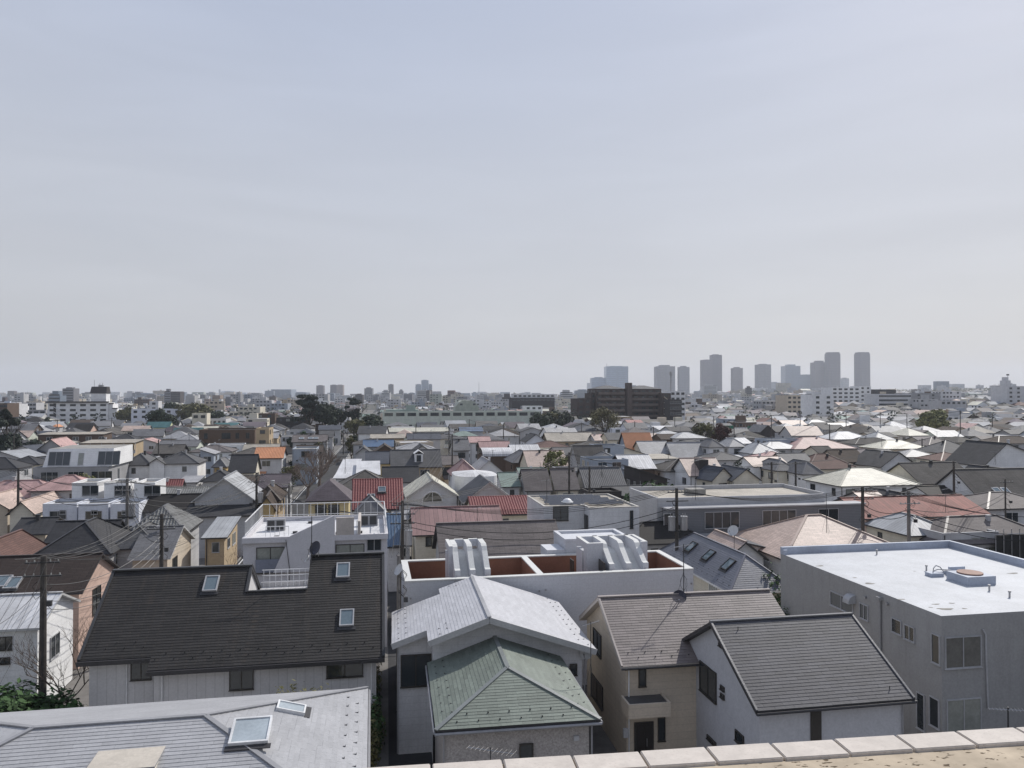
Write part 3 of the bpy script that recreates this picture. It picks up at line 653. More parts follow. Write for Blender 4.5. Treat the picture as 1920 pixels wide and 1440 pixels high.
b = MB(); b.quad([(.3, 7.95, 4), (8.2, 7.95, 4), (8.2, 7.95, zs(8.2) - .2), (rid, 7.95, 7.5), (.3, 7.95, zs(.3) - .2)])
b.quad([(W - .4, 7.95, 0), (8.2, 7.95, 0), (8.2, 7.95, 4), (W - .4, 7.95, 4)])
b.quad([(8.2, 7.95, 0), (8.2, 15.9, 0), (8.2, 15.9, zs(8.2) - .2), (8.2, 7.95, zs(8.2) - .2)])
b.quad([(-1.45, 9.3, 0), (.3, 9.3, 0), (.3, 9.3, zs(.3) - .2), (-1.45, 9.3, zs(-1.45) - .2)]); b.quad([(.3, 9.3, 0), (.3, 7.95, 0), (.3, 7.95, zs(.3) - .2), (.3, 9.3, zs(.3) - .2)][::-1])
b.quad([(-1.45, 14.2, 0), (-1.45, 9.3, 0), (-1.45, 9.3, zs(-1.45) - .2), (-1.45, 14.2, zs(-1.45) - .2)])
b.quad([(8.2, 15.5, 0), (-1.45, 14.2, 0), (-1.45, 14.2, 5.6), (8.2, 15.5, 5.6)]); b.build('wall', [WG], h.root)
h.winpx('f', 9.22, 753, 1230, 805, 1284, mull=2); h.winpx('f', .33, 976, 1398, 998, 1440, mull=1); h.winpx('f', 7.88, 1070, 1246, 1079, 1264, mull=1, fr=FRD)
u, z = h.pl(1080, 1383, 'v', .4); b = MB(); b.box(u - .12, .3, z - .1, u + .12, .4, z + .1); b.build('vent_hood', [FRS], h.root)
g_ = []
for a_, of in ((.35, 0), (.75, .455)):
    v = .6 + of
    while v < 7.6:
        if v > a_ + .3: g_ += [((a_, v, 5.2 + .343 * a_ + .02), rad(-90)), ((W - a_, v, 5.2 + .343 * a_ + .02), rad(90))]
        v += .91
    u = .9 + of
    while u < W - .9: g_.append(((u, a_, 5.2 + .353 * a_ + .02), 0)); u += .91
guards(h, ro, g_)
g_ = []
for a_, of in ((.35, 0), (.75, .455)):
    v = 7.3 + of
    while v < 16:
        g_.append(((8.7 - a_, v, zs(8.7 - a_) + .02), rad(90)))
        if 9 < v < 14.4: g_.append(((-1.82 + a_, v, zs(-1.82 + a_) + .02), rad(-90)))
        if v < 9 or v > 14.8: g_.append((((1.3 if v > 12 else .25) + a_, v, zs((1.3 if v > 12 else .25) + a_) + .02), rad(-90)))
        v += .91
guards(h, ro2, g_)
pipe(h, [(W - .3, .32, .1), (W - .3, .32, 5)], .04, FG); pipe(h, [(.35, .34, .1), (.35, .34, 5)], .04, FG); pipe(h, [(8.3, 7.85, .1), (8.3, 7.85, 5.5)], .04, FG); pipe(h, [(-1.5, 9.2, .1), (-1.5, 9.2, 5.7)], .04, FG)
h.foot(16, -2, 0, 11)

# --- taupe roofed house with the shadowed front ---------------------------
h = TH_ = House('house', 'beige house with a taupe slate gable roof and a dark porch canopy', 'house', 1165, 1251, 1300, 5.2, y1=1243)
Wt = 10.4; S = .55; D = 8.7; SLT = mat('slate_taupe', (.19, .163, .156), .6, .3, 'piece', var=.16, dirt=.15, dscale=.7, bump=.4, streak=.12)
pol = [[(0, 0, 5.2), (Wt, 0, 5.2), (Wt, D / 2, 5.2 + S * D / 2), (0, D / 2, 5.2 + S * D / 2)]]; bk = [[(Wt, D, 5.2), (0, D, 5.2), (0, D / 2, 5.2 + S * D / 2), (Wt, D / 2, 5.2 + S * D / 2)]]
b = MB(); [b.slab(p, .18, 0, 1) for p in pol + bk]; ro = b.build('roof', [SD, mat('fascia_cream', (.5, .45, .4), .5)], h.root); shingles(ro, pol, SLT)
shingles(ro, bk, SLT, limit=0)
b = MB(); zr = 5.2 + S * D / 2 + .04; b.bar((0, D / 2, zr), (Wt, D / 2, zr), .22, .07).bar((.04, 0, 5.24), (.04, D / 2, zr), .1, .07).bar((.04, D, 5.24), (.04, D / 2, zr), .1, .07); b.build('ridge_cap', [mat('cap_taupe', (.33, .29, .27), .5)], ro)
WB = wmat('beige')
b = MB(); add_body(b, 'gx', Wt, D, 5.2, S * D / 2, .4); b.build('wall', [WB], h.root); gutter(h, 0, Wt, 0, 5.2)
g_ = []
for a_, of in ((.75, 0), (.45, .455)):
    u = .6 + of
    while u < Wt - .3: g_.append(((u, a_, 5.2 + S * a_ + .02), 0)); u += .91
guards(h, ro, g_)
h.winpx('f', .38, 1199, 1256, 1210, 1285, mull=1); h.winpx('f', .38, 1235, 1347, 1246, 1387, mull=1)
h.winpx('l', .38, 1113, 1178, 1127, 1233, mull=2); h.winpx('l', .38, 1110, 1262, 1130, 1330, mull=2, gl=mat('shutter_brown', (.12, .1, .085), .6))
u0, z0 = h.pl(1178, 1348, 'v', -.8); u1, z1_ = h.pl(1257, 1330, 'v', -.8)
b = MB(); b.box(u0, -.85, z0, u1, .38, z0 + .62).box(u0, -.85, z0 + .62, u0 + .1, .38, z0 + .7).box(u1 - .1, -.85, z0 + .62, u1, .38, z0 + .7).box(u0 + .1, -.85, z0 + .62, u1 - .1, -.75, z0 + .7).box(u0 + .1, -.75, z0 + .62, u1 - .1, .38, z0 + .64, 1)
b.build('porch_canopy', [WB, mat('canopy_top', (.07, .07, .072), .5)], h.root)
u0, _ = h.pl(1189, 1390, 'v', .38); u1, _ = h.pl(1225, 1390, 'v', .38)
b = MB(); b.box(u0, .3, .1, u1, .38, 2.2).box(u0 + .1, .27, .2, (u0 + u1) / 2 - .03, .3, 2.1, 1).box((u0 + u1) / 2 + .03, .27, .2, u1 - .1, .3, 2.1, 1); do = b.build('door', [FRD, mat('door_dark', (.035, .03, .028), .5)], h.root)
b = MB(); b.tube([((u0 + u1) / 2 + .12, .22, 1.0), ((u0 + u1) / 2 + .12, .22, 1.4)], .02, 6); b.build('handle', [METAL], do)
b = MB(); b.box(u0 - .6, .24, 1.5, u0 - .35, .38, 1.95); b.build('mailbox', [FRS], h.root)
pipe(h, [(.5, .32, .1), (.5, .32, 5.0)], .035, FRW)
h.foot(D, 0, 0, Wt)

# --- charcoal roofed house -------------------------------------------------
h = CH = House('house', 'white gabled house with a dark grey slate roof just beyond the parapet', 'house', 1418, 1334, 1716, 5.4, y1=1310)
Wc = h.W; D = 9.1; SLC = mat('slate_charcoal', (.078, .078, .088), .62, .22, 'piece', var=.16, dirt=.14, dscale=.7, bump=.4)
pol = [[(0, 0, 5.4), (Wc, 0, 5.4), (Wc, D / 2, 5.4 + S * D / 2), (0, D / 2, 5.4 + S * D / 2)]]; bk = [[(Wc, D, 5.4), (0, D, 5.4), (0, D / 2, 5.4 + S * D / 2), (Wc, D / 2, 5.4 + S * D / 2)]]
b = MB(); [b.slab(p, .18, 0, 1) for p in pol + bk]; ro = b.build('roof', [BLK, FASC], h.root); shingles(ro, pol, SLC); shingles(ro, bk, SLC, limit=0)
b = MB(); zr = 5.4 + S * D / 2 + .04; b.bar((0, D / 2, zr), (Wc, D / 2, zr), .2, .07).bar((.04, 0, 5.44), (.04, D / 2, zr), .1, .07).bar((Wc - .04, 0, 5.44), (Wc - .04, D / 2, zr), .1, .07); b.build('ridge_cap', [mat('cap_charcoal', (.14, .14, .15), .4)], ro)
b = MB(); add_body(b, 'gx', Wc, D, 5.4, S * D / 2, .35); b.build('wall', [mat('wall_plaster_white', (.5, .5, .52), .9, .2, dirt=.08, dscale=3, bump=.3)], h.root)
b = MB(); b.tube([(0, -.06, 5.28), (Wc + .05, -.06, 5.28)], .065, 6); b.build('gutter', [FASC], h.root)
h.winpx('l', .32, 1313, 1240, 1343, 1318, mull=2); h.winpx('l', .32, 1352, 1285, 1357, 1294, mull=1); h.winpx('l', .32, 1352, 1300, 1357, 1309, mull=1); h.winpx('l', .32, 1349, 1204, 1355, 1213, mull=1)
h.winpx('l', .32, 1327, 1378, 1342, 1398, mull=1); h.winpx('l', .32, 1380, 1368, 1393, 1398, mull=1)
u0, z0 = h.pl(1520, 1370, 'v', .33); b = MB(); b.box(u0, .28, 2.2, u0 + .5, .35, 5.2); b.build('recess_panel', [FRD], h.root)
pipe(h, [(Wc - .42, .28, .1), (Wc - .42, .28, 5.2)], .035, FG)
b = MB(); b.tube([(6.8, .5, 5.7), (6.8, .5, 5.85)], .02, 5).tube([(1.2, 4.0, 7.6), (1.2, 4.0, 7.78)], .02, 5); b.build('roof_hook', [DKM], ro)
h.foot(D)

# --- grey flat-roofed building at the right --------------------------------
h = FH = House('apartment_building', 'grey building with a broad bluish white painted flat roof, at the right edge', 'building', 1765, 1152, 1920, 7.9, y1=1143)
Wf, D = 13.6, 15.5; ZR = 7.82; PLG = mat('wall_plaster_grey', (.34, .335, .33), .9, .2, dirt=.08, dscale=.8, bump=.15, streak=.16, stain=(.13, .12, .1)); RWH = mat('roof_paint_white', (.46, .475, .5), .6, .3, dirt=.14, dscale=.5, bump=.15, streak=.14, stain=(.36, .35, .33)); PBL = mat('paint_white_blue_shade', (.42, .46, .54), .6)  # white parapet paint with the blue of its shaded inner faces mixed in
b = MB(); b.box(0, 0, 0, Wf, D, ZR - .02); b.build('wall', [PLG], h.root)
b = MB(); b.box(.0, .0, ZR - .018, Wf, D - .25, ZR); b.build('roof', [RWH], h.root)
b = MB(); b.box(-.02, D - .25, ZR - .02, Wf, D, 8.3).box(Wf - .25, -.02, ZR, Wf + .01, D - .25, 8.3).box(-.03, D - .5, ZR, .25, D - .25, 8.15); b.build('parapet', [PBL], h.root)
PUD = mat('puddle_stain', (.3, .285, .26), .8, .2, dirt=.5, dscale=2)
for i, (px, py, r_) in enumerate(((1755, 1133, .22), (1772, 1142, .4), (1784, 1131, .16), (1630, 1094, .3), (1603, 1083, .15), (1538, 1061, .28), (1900, 1075, .35), (1690, 1124, .2), (1745, 1139, .12), (1808, 1141, .14), (1715, 1071, .1))):
    u, v = h.uv(px, py, ZR); b = MB(); n_ = 14; b.quad([(u + r_ * (1 + .35 * math.sin(3 * t + i)) * math.cos(t), v + r_ * .55 * (1 + .3 * math.cos(2 * t + i)) * math.sin(t), ZR + .004) for t in [2 * math.pi * k / n_ for k in range(n_)]]); b.build('dirt_patch', [PUD], h.root)
u, v = h.uv(1818, 1090, ZR)
b = MB(); b.box(u - .95, v - .95, ZR, u + .95, v + .75, ZR + .5); o = b.build('roof_hatch', [PBL], h.root)
b = MB(); b.disc((u - .02, v - .05, ZR + .5), .7, .08, 28); b.build('round_lid', [mat('lid_rust', (.3, .18, .14), .7, dirt=.3, dscale=3)], o)
u2, v2 = h.uv(1752, 1080, ZR); b = MB(); b.box(u2 - .42, v2 - .3, ZR, u2 + .42, v2 + .3, ZR + .22); b.box(u2 + .95, v2 - .35, ZR, u2 + 1.85, v2 + .2, ZR + .22); b.box(u2 + 1.6, v2 + .6, ZR, u2 + 2.7, v2 + .75, ZR + .35); b.box(u2 + .5, v2 + .3, ZR, u2 + 1.3, v2 + .42, ZR + .16); b.build('plinth', [PBL], h.root)
b = MB(); b.tube([(u2 - .1, v2, ZR + .2), (u2 - .05, v2, ZR + .5), (u2 + .2, v2 + .1, ZR + .62), (u2 + .5, v2 + .1, ZR + .5), (u2 + .7, v2 + .1, ZR + .25), (u2 + 1.2, v2, ZR + .3)], .035, 6); b.tube([(u2 + .1, v2 + .3, ZR + .2), (u2 + .4, v2 + .2, ZR + .35), (u2 + 1.2, v2 + .1, ZR + .3)], .03, 6); b.build('pipe', [METAL], h.root)
for px, py in ((1644, 1040), (1737, 1070), (1855, 1108), (1893, 1120)):
    u, v = h.uv(px, py, ZR); b = MB(); b.tube([(u, v, ZR), (u, v, ZR + .28)], .05, 8).tube([(u, v, ZR + .28), (u, v, ZR + .36)], .08, 8); b.build('vent_pipe', [METAL], h.root)
DG = mat('dim_glass', (.05, .055, .06), .1, .7, bump=0)
h.winpx('l', -.02, 1558, 1109, 1598, 1151, fr=FRS, mull=2); h.winpx('l', -.02, 1613, 1131, 1627, 1163, fr=FRS, mull=2); h.winpx('l', -.02, 1673, 1160, 1689, 1190, fr=FRS, mull=1); h.winpx('l', -.02, 1697, 1170, 1713, 1203, fr=FRS, mull=2)
h.winpx('f', -.02, 1773, 1196, 1838, 1248, fr=FRS, mull=2, gl=mat('pale_blind_glass', (.17, .165, .15), .15, .5, dirt=.2, dscale=2, bump=0)); h.winpx('l', -.02, 1748, 1190, 1762, 1246, fr=FRS, mull=1)
h.winpx('f', -.02, 1776, 1315, 1838, 1372, fr=FRS, mull=2, gl=CURT); h.winpx('l', -.02, 1744, 1305, 1760, 1366, fr=FRS, mull=1); h.winpx('l', -.02, 1720, 1300, 1733, 1370, fr=FRS, mull=1)
v, z = h.pl(1598, 1120, 'u', 0); b = MB()
pr = [(-.5, 0), (-.47, .22), (-.36, .38), (-.18, .48), (0, .5)]
for i in range(4): b.quad([(pr[i][0], v - .35, z + pr[i][1] - .3), (pr[i][0], v + .25, z + pr[i][1] - .3), (pr[i + 1][0], v + .25, z + pr[i + 1][1] - .3), (pr[i + 1][0], v - .35, z + pr[i + 1][1] - .3)])
b.quad([(p[0], v - .35, z + p[1] - .3) for p in [(0, 0)] + pr][::-1]); b.quad([(p[0], v + .25, z + p[1] - .3) for p in [(0, 0)] + pr]); b.build('vent_hood', [FRS], h.root)
b = MB(); v, z = h.pl(1652, 1122, 'u', 0); b.tube([(-.09, v, 1), (-.09, v, z - .1)], .07, 8).box(-.25, v - .15, z - .1, 0, v + .15, z + .1)
b.build('downpipe', [PLG], h.root)
b = MB(); u, z = h.pl(1846, 1190, 'v', 0); b.tube([(u - .15, -.06, z + .3), (u, -.08, z), (u + .02, -.08, z - 1.2), (u + .1, -.08, 3)], .045, 6); b.build('drain_pipe', [FRS], h.root)
for px, py in ((1624, 1120), (1665, 1132)):
    v, z = h.pl(px, py, 'u', 0); b = MB(); b.tube([(-.12, v, z), (0, v, z)], .09, 10); b.build('vent_cap', [METAL], h.root)
h.foot(D, 0, 0, Wf)

# --- white terrace building with penthouses ---------------------------------
h = WH = House('apartment_building', 'long white building with rust brown roof terraces and two curved stair penthouses', 'building', 760, 1090, 1300, 7.3, y1=1066)
Wt2, D = h.W, 6.2; WT = mat('wall_white_tile', (.56, .57, .6), .7, .3, 'brick', a=.6, b=.3, var=.01, mortar=.93, dirt=.08, bump=.1); RUST = mat('terrace_rust', (.24, .115, .075), .8, dirt=.2); CAPW = mat('cap_white', (.62, .62, .6), .6, dirt=.1); zf = 5.9; tk = .38
b = MB(); b.box(0, 0, 0, Wt2, D, zf); b.box(0, 0, zf, Wt2, tk * .5, 7.24).box(0, D - tk * .5, zf, Wt2, D, 7.24).box(0, tk * .5, zf, tk * .5, D - tk * .5, 7.24).box(Wt2 - tk * .5, tk * .5, zf, Wt2, D - tk * .5, 7.24)
b.build('wall', [WT], h.root)
ud, _ = h.pl(1001, 1080, 'v', 1.5)
b = MB(); b.box(tk * .5, tk * .5, zf, Wt2 - tk * .5, tk, 7.24).box(tk * .5, D - tk, zf, Wt2 - tk * .5, D - tk * .5, 7.24).box(tk * .5, tk, zf, tk, D - tk, 7.24).box(Wt2 - tk, tk, zf, Wt2 - tk * .5, D - tk, 7.24).box(ud, tk, zf, ud + .38, D - tk, 7.24); b.box(tk, tk, zf + .002, Wt2 - tk, D - tk, zf + .02)
b.build('terrace_lining', [RUST], h.root)
b = MB(); e = .03; b.box(-e, -e, 7.24, Wt2 + e, tk + e, 7.32).box(-e, D - tk - e, 7.24, Wt2 + e, D + e, 7.32).box(-e, tk + e, 7.24, tk + e, D - tk - e, 7.32).box(Wt2 - tk - e, tk + e, 7.24, Wt2 + e, D - tk - e, 7.32).box(ud - e, tk + e, 7.24, ud + .38 + e, D - tk - e, 7.32); b.build('parapet_cap', [CAPW], h.root)
def penthouse(u0, u1, f0, f1, v0, v1, zt_, base=zf):
    """stair head: box at the back, fins and chutes sweeping down to the front between f0..f1"""
    o = MB(); vm = v0 + 2.3; zt2 = zt_
    o.box(u0, vm + .3, base, u1, v1, zt2 - .74)
    pr = [(v0, base), (v0, 7.7), (v0 + .35, 7.74), (v0 + 1.5, zt2 - .38), (v0 + 1.75, zt2 - .12), (v0 + 2.1, zt2), (v1, zt2), (v1, base)]
    def fin(a, c, prof):
        n_ = len(prof); b0 = len(o.v)
        for uu in (a, c):
            for p in prof: o.v.append((uu, p[0], p[1]))
        o.f.append(tuple(range(b0, b0 + n_))[::-1] if False else tuple(range(b0, b0 + n_))); o.m.append(0)
        o.f.append(tuple(range(b0 + 2 * n_ - 1, b0 + n_ - 1, -1))); o.m.append(0)
        for i in range(n_):
            j = (i + 1) % n_; o.f.append((b0 + j, b0 + i, b0 + n_ + i, b0 + n_ + j)); o.m.append(1 if 0 < i < 6 else 0)
    ft = .36; gw = (f1 - f0 - 3 * ft) / 2
    for i in range(3): fin(f0 + i * (ft + gw), f0 + i * (ft + gw) + ft, pr)
    low = [(v0 + .02, base), (v0 + .02, 6.95), (v0 + .5, 7.0), (v0 + 1.75, zt2 - 1.15), (v0 + 2.1, zt2 - .85), (vm + .3, zt2 - .72), (v1 - .2, zt2 - .7), (v1 - .2, base)]
    for i in range(2): fin(f0 + ft + i * (ft + gw), f0 + ft + i * (ft + gw) + gw, low)
    if u0 < f0 - .1: o.box(u0, vm - .9, base, f0, vm, zt2 - .5)
    if u1 > f1 + .1: o.box(f1, vm - .9, base, u1, vm, zt2 - .5)
    # parapet of the head
    o.box(u0, v1 - .25, zt2 - .5, u1, v1, zt2, 0, 1)
    for (a, c) in ((u0, f0), (f1, u1)):
        if c - a > .2: o.box(a, vm - .9, zt2 - .5, c, vm - .65, zt2, 0, 1)
    if u0 < f0 - .1: o.box(u0, vm - .65, zt2 - .5, u0 + .25, v1 - .25, zt2, 0, 1)
    if u1 > f1 + .1: o.box(u1 - .25, vm - .65, zt2 - .5, u1, v1 - .25, zt2, 0, 1)
    o.build('stair_penthouse', [WT, CAPW], h.root)
pu = lambda px, v=.6: h.pl(px, 1080, 'v', v)[0]
penthouse(pu(846), pu(920), pu(853), pu(920), .6, 4.6, 9.0)
penthouse(pu(1112), pu(1228), pu(1143), pu(1216), .6, 4.8, 8.85)
b = MB(); a0, a1 = pu(1050, 8), pu(1168, 8); b.box(a0, 6.4, 0, a1, 10, 8.15).box(a0 - .03, 6.37, 8.15, a1 + .03, 6.65, 8.35).box(a0 - .03, 9.7, 8.15, a1 + .03, 10.03, 8.35).box(a0 - .03, 6.65, 8.15, a0 + .25, 9.7, 8.35).box(a1 - .25, 6.65, 8.15, a1 + .03, 9.7, 8.35); b.box(pu(1022, 7), 6.3, 0, a0 - .05, 8.5, 7.6); b.build('rear_block', [WT], h.root)
for px, a_ in ((1082, 0), (1133, 1)):
    u = pu(px); b = MB(); b.box(u, .55 if a_ else 1.6, zf, u + .06, 1.9 if a_ else 2.5, zf + 1.9); b.build('door', [FRD], h.root)
b = MB()
for px, py in ((1011, 1108), (1023, 1106), (770, 1122), (1296, 1094)):
    u, z = h.pl(px, py, 'v', 0); b.tube([(u, -.06, z), (u, 0, z)], .06, 8)
b.build('vent_cap', [METAL], h.root)
h.foot(10, 0, 0, Wt2)
# covered bicycle / laundry on the terrace
u, v = h.uv(955, 1078, zf); x_, y_ = h.world(u, v + .6); b = MB()
b.tube([(0, 0, .5), (.5, .05, .75), (1.1, 0, .6), (1.7, .05, .35)], .28, 8, r2=.2); b.tube([(.1, -.3, .25), (1.3, -.32, .3)], .2, 8)
o = b.build('tarp_bundle', [mat('tarp_grey', (.2, .2, .23), .5, dirt=.4, dscale=4)], smooth=True); o.location = (x_, y_, zf + .02); tag(o, 'grey tarpaulin heap lying on the rust brown roof terrace', 'tarpaulin')
u, v = h.uv(828, 1080, zf); x_, y_ = h.world(u, v + .4); b = MB(); b.box(-.45, -.3, 0, .45, .3, .45); b.box(-.45, .22, .45, .45, .3, .95); b.box(-.45, -.3, .45, -.37, .22, .65).box(.37, -.3, .45, .45, .22, .65)
o = b.build('terrace_chair', [mat('chair_dark', (.05, .035, .03), .7)]); o.location = (x_, y_, zf + .02); tag(o, 'dark low armchair on the left roof terrace', 'chair')

# low white roof beside the silver house
h = hs(1055, 1143, 1112, 4.6, 4, 'flat', .12, 'whiteflat', 'white', 'low flat white annex roof between the silver roof and the taupe roof', win=False)

# --- pale hip roof close below (bottom left) ---------------------------------
h = PH = House('house', 'nearest house in the bottom left with a broad pale grey hip roof', 'house', -577, 1693, 689, 6.0)
W, D = h.W, 11.4; SLP = mat('slate_pale', (.36, .36, .37), .5, .5, 'piece', var=.06, dirt=.12, dscale=.5, bump=.3)
pol = roof_polys('hip', W, D, 6.0, 1.55); b = MB(); [b.slab(p, .18, 0, 1) for p in pol]; ro = b.build('roof', [SD, FG], h.root); shingles(ro, pol, SLP)
b = MB(); [b.bar((p[0], p[1], p[2] + .04), (q[0], q[1], q[2] + .04), .18, .05) for p, q in ridge_lines(pol)]; b.build('ridge_cap', [mat('cap_pale', (.3, .3, .31), .4)], ro)
b = MB(); add_body(b, 'hip', W, D, 6, 1.55, .45); b.build('wall', [wmat('lgray')], h.root)
b = MB(); b.tube([(W + .06, 0, 5.88), (W + .06, D, 5.88)], .055, 6); b.build('gutter', [FG], h.root)
sl_ = 1.55 / 5.7; PSK = mat('skylight_sky_reflection', (.4, .45, .48), .08, .8, bump=0)  # pale glass colour stands in for the bright sky it reflects
u, v, z = h.rp(476, 1376, 6.0, sl_); skylight(ro, (u - .75, v - .6, z - .12), sl_, 1.3, 1.3, 0, FRW, PSK)
rr = 5.7; u = W - 2.9; v = 6.5; skylight(ro, (W - 2.4, 7.2, 6 + 2.4 * sl_), sl_, .8, 1.1, rad(90), FRW, PSK)
g_ = []
for a_, of in ((.4, 0), (.8, .455)):
    v = 1.2 + of
    while v < D - 1.2: g_.append(((W - a_, v, 6 + a_ * sl_ + .02), rad(90))); v += .91
guards(h, ro, g_)
# small roof balcony wall cut into the front slope
u, v, z = h.rp(250, 1400, 6, sl_); b = MB(); b.box(u - 1.0, v - 1.4, 6.1, u + 1.0, v + .2, 7.1); b.build('dormer_wall', [wmat('cream')], h.root)
b = MB(); b.slab([(u - 1.05, v - 1.45, 7.14), (u + 1.05, v - 1.45, 7.14), (u + 1.05, v + .25, 7.2), (u - 1.05, v + .25, 7.2)], .06); b.build('dormer_roof', [mat('dormer_cream', (.55, .5, .43), .7, dirt=.2), FG], h.root)
h.foot(D)

# --- blue grey roof with three skylights --------------------------------------
h = House('house', 'cream house with three skylights in its blue grey slate slope behind the white terraces', 'house', 1368, 1112, 1490, 4.9)
W, D = h.W, 14.5; pol = roof_polys('hip', W, D, 4.9, 2.1); SLU = mat('slate_bluegrey', (.12, .125, .15), .38, .6, 'piece', var=.08, dirt=.1, dscale=.6, bump=.3)
b = MB(); [b.slab(p, .15, 0, 1) for p in pol]; ro = b.build('roof', [BLK, FRW], h.root); shingles(ro, [pol[3], pol[0]], SLU); shingles(ro, [pol[1], pol[2]], SLU, limit=0)
b = MB(); [b.bar((p[0], p[1], p[2] + .04), (q[0], q[1], q[2] + .04), .16, .05) for p, q in ridge_lines(pol)]; b.build('ridge_cap', [mat('cap_bluegrey', (.17, .17, .2), .35)], ro)
b = MB(); add_body(b, 'hip', W, D, 4.9, 2.1, .35); b.build('wall', [wmat('cream')], h.root)
sl_ = 2.1 / (min(W, D) / 2)
for v in (3.2, 6.6, 10.0): skylight(ro, (1.1, v + .5, 4.9 + 1.1 * sl_), sl_, 1.0, 1.1, rad(-90), FRD)
g_ = []
for a_, of in ((.35, 0), (.7, .455)):
    v = .8 + of
    while v < 13: g_.append(((a_, v, 4.9 + a_ * sl_ + .02), rad(-90))); v += .91
guards(h, ro, g_)
window(h.root, 'l', (.33, 4, 3.6), 1.4, 1.1, FRW, CURT, 4)
h.foot(D)
# ================================================================ MIDDLE DISTANCE: houses one by one
# ---- lower left -----------------------------------------------------------
h = hs(-60, 1184, 82, 5.2, 6.2, 'gx', 1.3, 'white', 'white', 'white walled house with a pale metal roof behind the left utility pole', win=False, fasc=FASCW)
h.winpx('f', .33, 0, 1196, 19, 1217, mull=2, fr=FRD); h.winpx('f', .33, 0, 1234, 19, 1243, mull=2); window(h.root, 'r', (h.W - .33, 2.2, 2.6), 1.3, 1.3, FRS, GLASS, 2)
h = hs(-60, 1120, 158, 5.4, 8, 'gx', 1.9, 'darkbrown', 'pinkw', 'pink walled house with a dark brown roof and tilted skylights, far left', win=False)
for px, py in ((8, 1091), (27, 1094)):
    u, v, z = h.rp(px, py, 5.4, 1.9 / 4); skylight(h.root, (u - .5, v - .6, z - .25), 1.9 / 4, .9, 1.2)
window(h.root, 'r', (h.W - .35, 3.0, 3.0), 1.6, 1.8, FRD, GLASS, 2)
hs(58, 1044, 212, 5.4, 9, 'hip', 2.3, 'charcoal', 'gray', 'grey house with a wide dark hip roof above the left utility pole')
hs(200, 1030, 300, 5.4, 7, 'hip', 1.6, 'gray', 'gray', 'grey low hip roof wing right of the wide dark hip roof')
hs(80, 1018, 212, 5.4, 6, 'gx', 1.5, 'charcoal', 'gray', 'long charcoal gable roof behind the wide dark hip roof')
hs(14, 1003, 92, 5.2, 6, 'gx', 1.2, 'charcoal', 'beige', 'beige house with a dark garage opening under a low charcoal roof')
hs(-90, 1078, 18, 5.2, 9, 'hip', 2.2, 'redbrown', 'beige', 'brownish red hip roof at the left edge above the skylight house')
KW = mat('tile_pale_clay', (.27, .27, .26), .5, .4, dirt=.4, dscale=1.2, bump=.2, streak=.3); KWR = mat('tile_red_clay', (.27, .095, .09), .6, .3, dirt=.2, bump=.2); KWB = mat('tile_blue_glazed', (.07, .125, .21), .4, .4, dirt=.15, bump=.1); KWO = mat('tile_orange_clay', (.62, .3, .16), .5, .3, dirt=.15, bump=.2); KWG = mat('tile_grey_clay', (.15, .15, .155), .45, .4, dirt=.3, bump=.2)
def tiles(h, tp, D, ze, rise, m, **k):
    return kawara_geo(h.root, roof_polys(tp, h.W, D, ze + .02, rise), m, **k)
h = hs(232, 1003, 352, 5.4, 7.5, 'hip', 2.3, 'graytile', 'gray', 'house with a pyramid of weathered white and grey clay tiles', win=False); tiles(h, 'hip', 7.5, 5.4, 2.3, KW)
h = hs(238, 1049, 322, 4.9, 9.5, 'gx', 2.0, 'midgray', 'beige', 'beige sunlit gabled house with a grey sheet roof left of the white terrace building', fasc=FASCW)
hs(376, 1009, 428, 5.3, 8, 'sx', .8, 'silver', 'tan', 'tan walled flats with a pale ribbed lean-to roof and cluttered balcony')
h = hs(358, 941, 480, 6.2, 9, 'gy', 2.8, 'silver', 'gray', 'grey house with a large pale metal gable and a dark lower roof', fasc=FASCW)
wing(h, 'sx', h.W + .6, 4.2, 4.9, .9, 'charcoal', 'gray', u0=-.3, v0=-3.4)
h = hs(300, 934, 420, 5.6, 5, 'gx', 1.1, 'paletile', 'gray', 'long low roof of weathered ribbed pale tiles'); tiles(h, 'gx', 5, 5.6, 1.1, KW)
hs(262, 960, 372, 5.2, 7, 'gx', 1.6, 'black', 'lgray', 'low black roof sloping down beside the white cube houses')
h = hs(284, 930, 338, 5.6, 5, 'gx', 1.9, 'redtile', 'gray', 'small red ribbed tile roof right of the white cube houses'); tiles(h, 'gx', 5, 5.6, 1.9, KWR)
h = hs(175, 921, 235, 5.6, 5, 'gx', 1.2, 'redtile', 'white', 'thin strip of red ribbed tiles showing behind the white cubes', win=False); tiles(h, 'gx', 5, 5.6, 1.2, KWR)
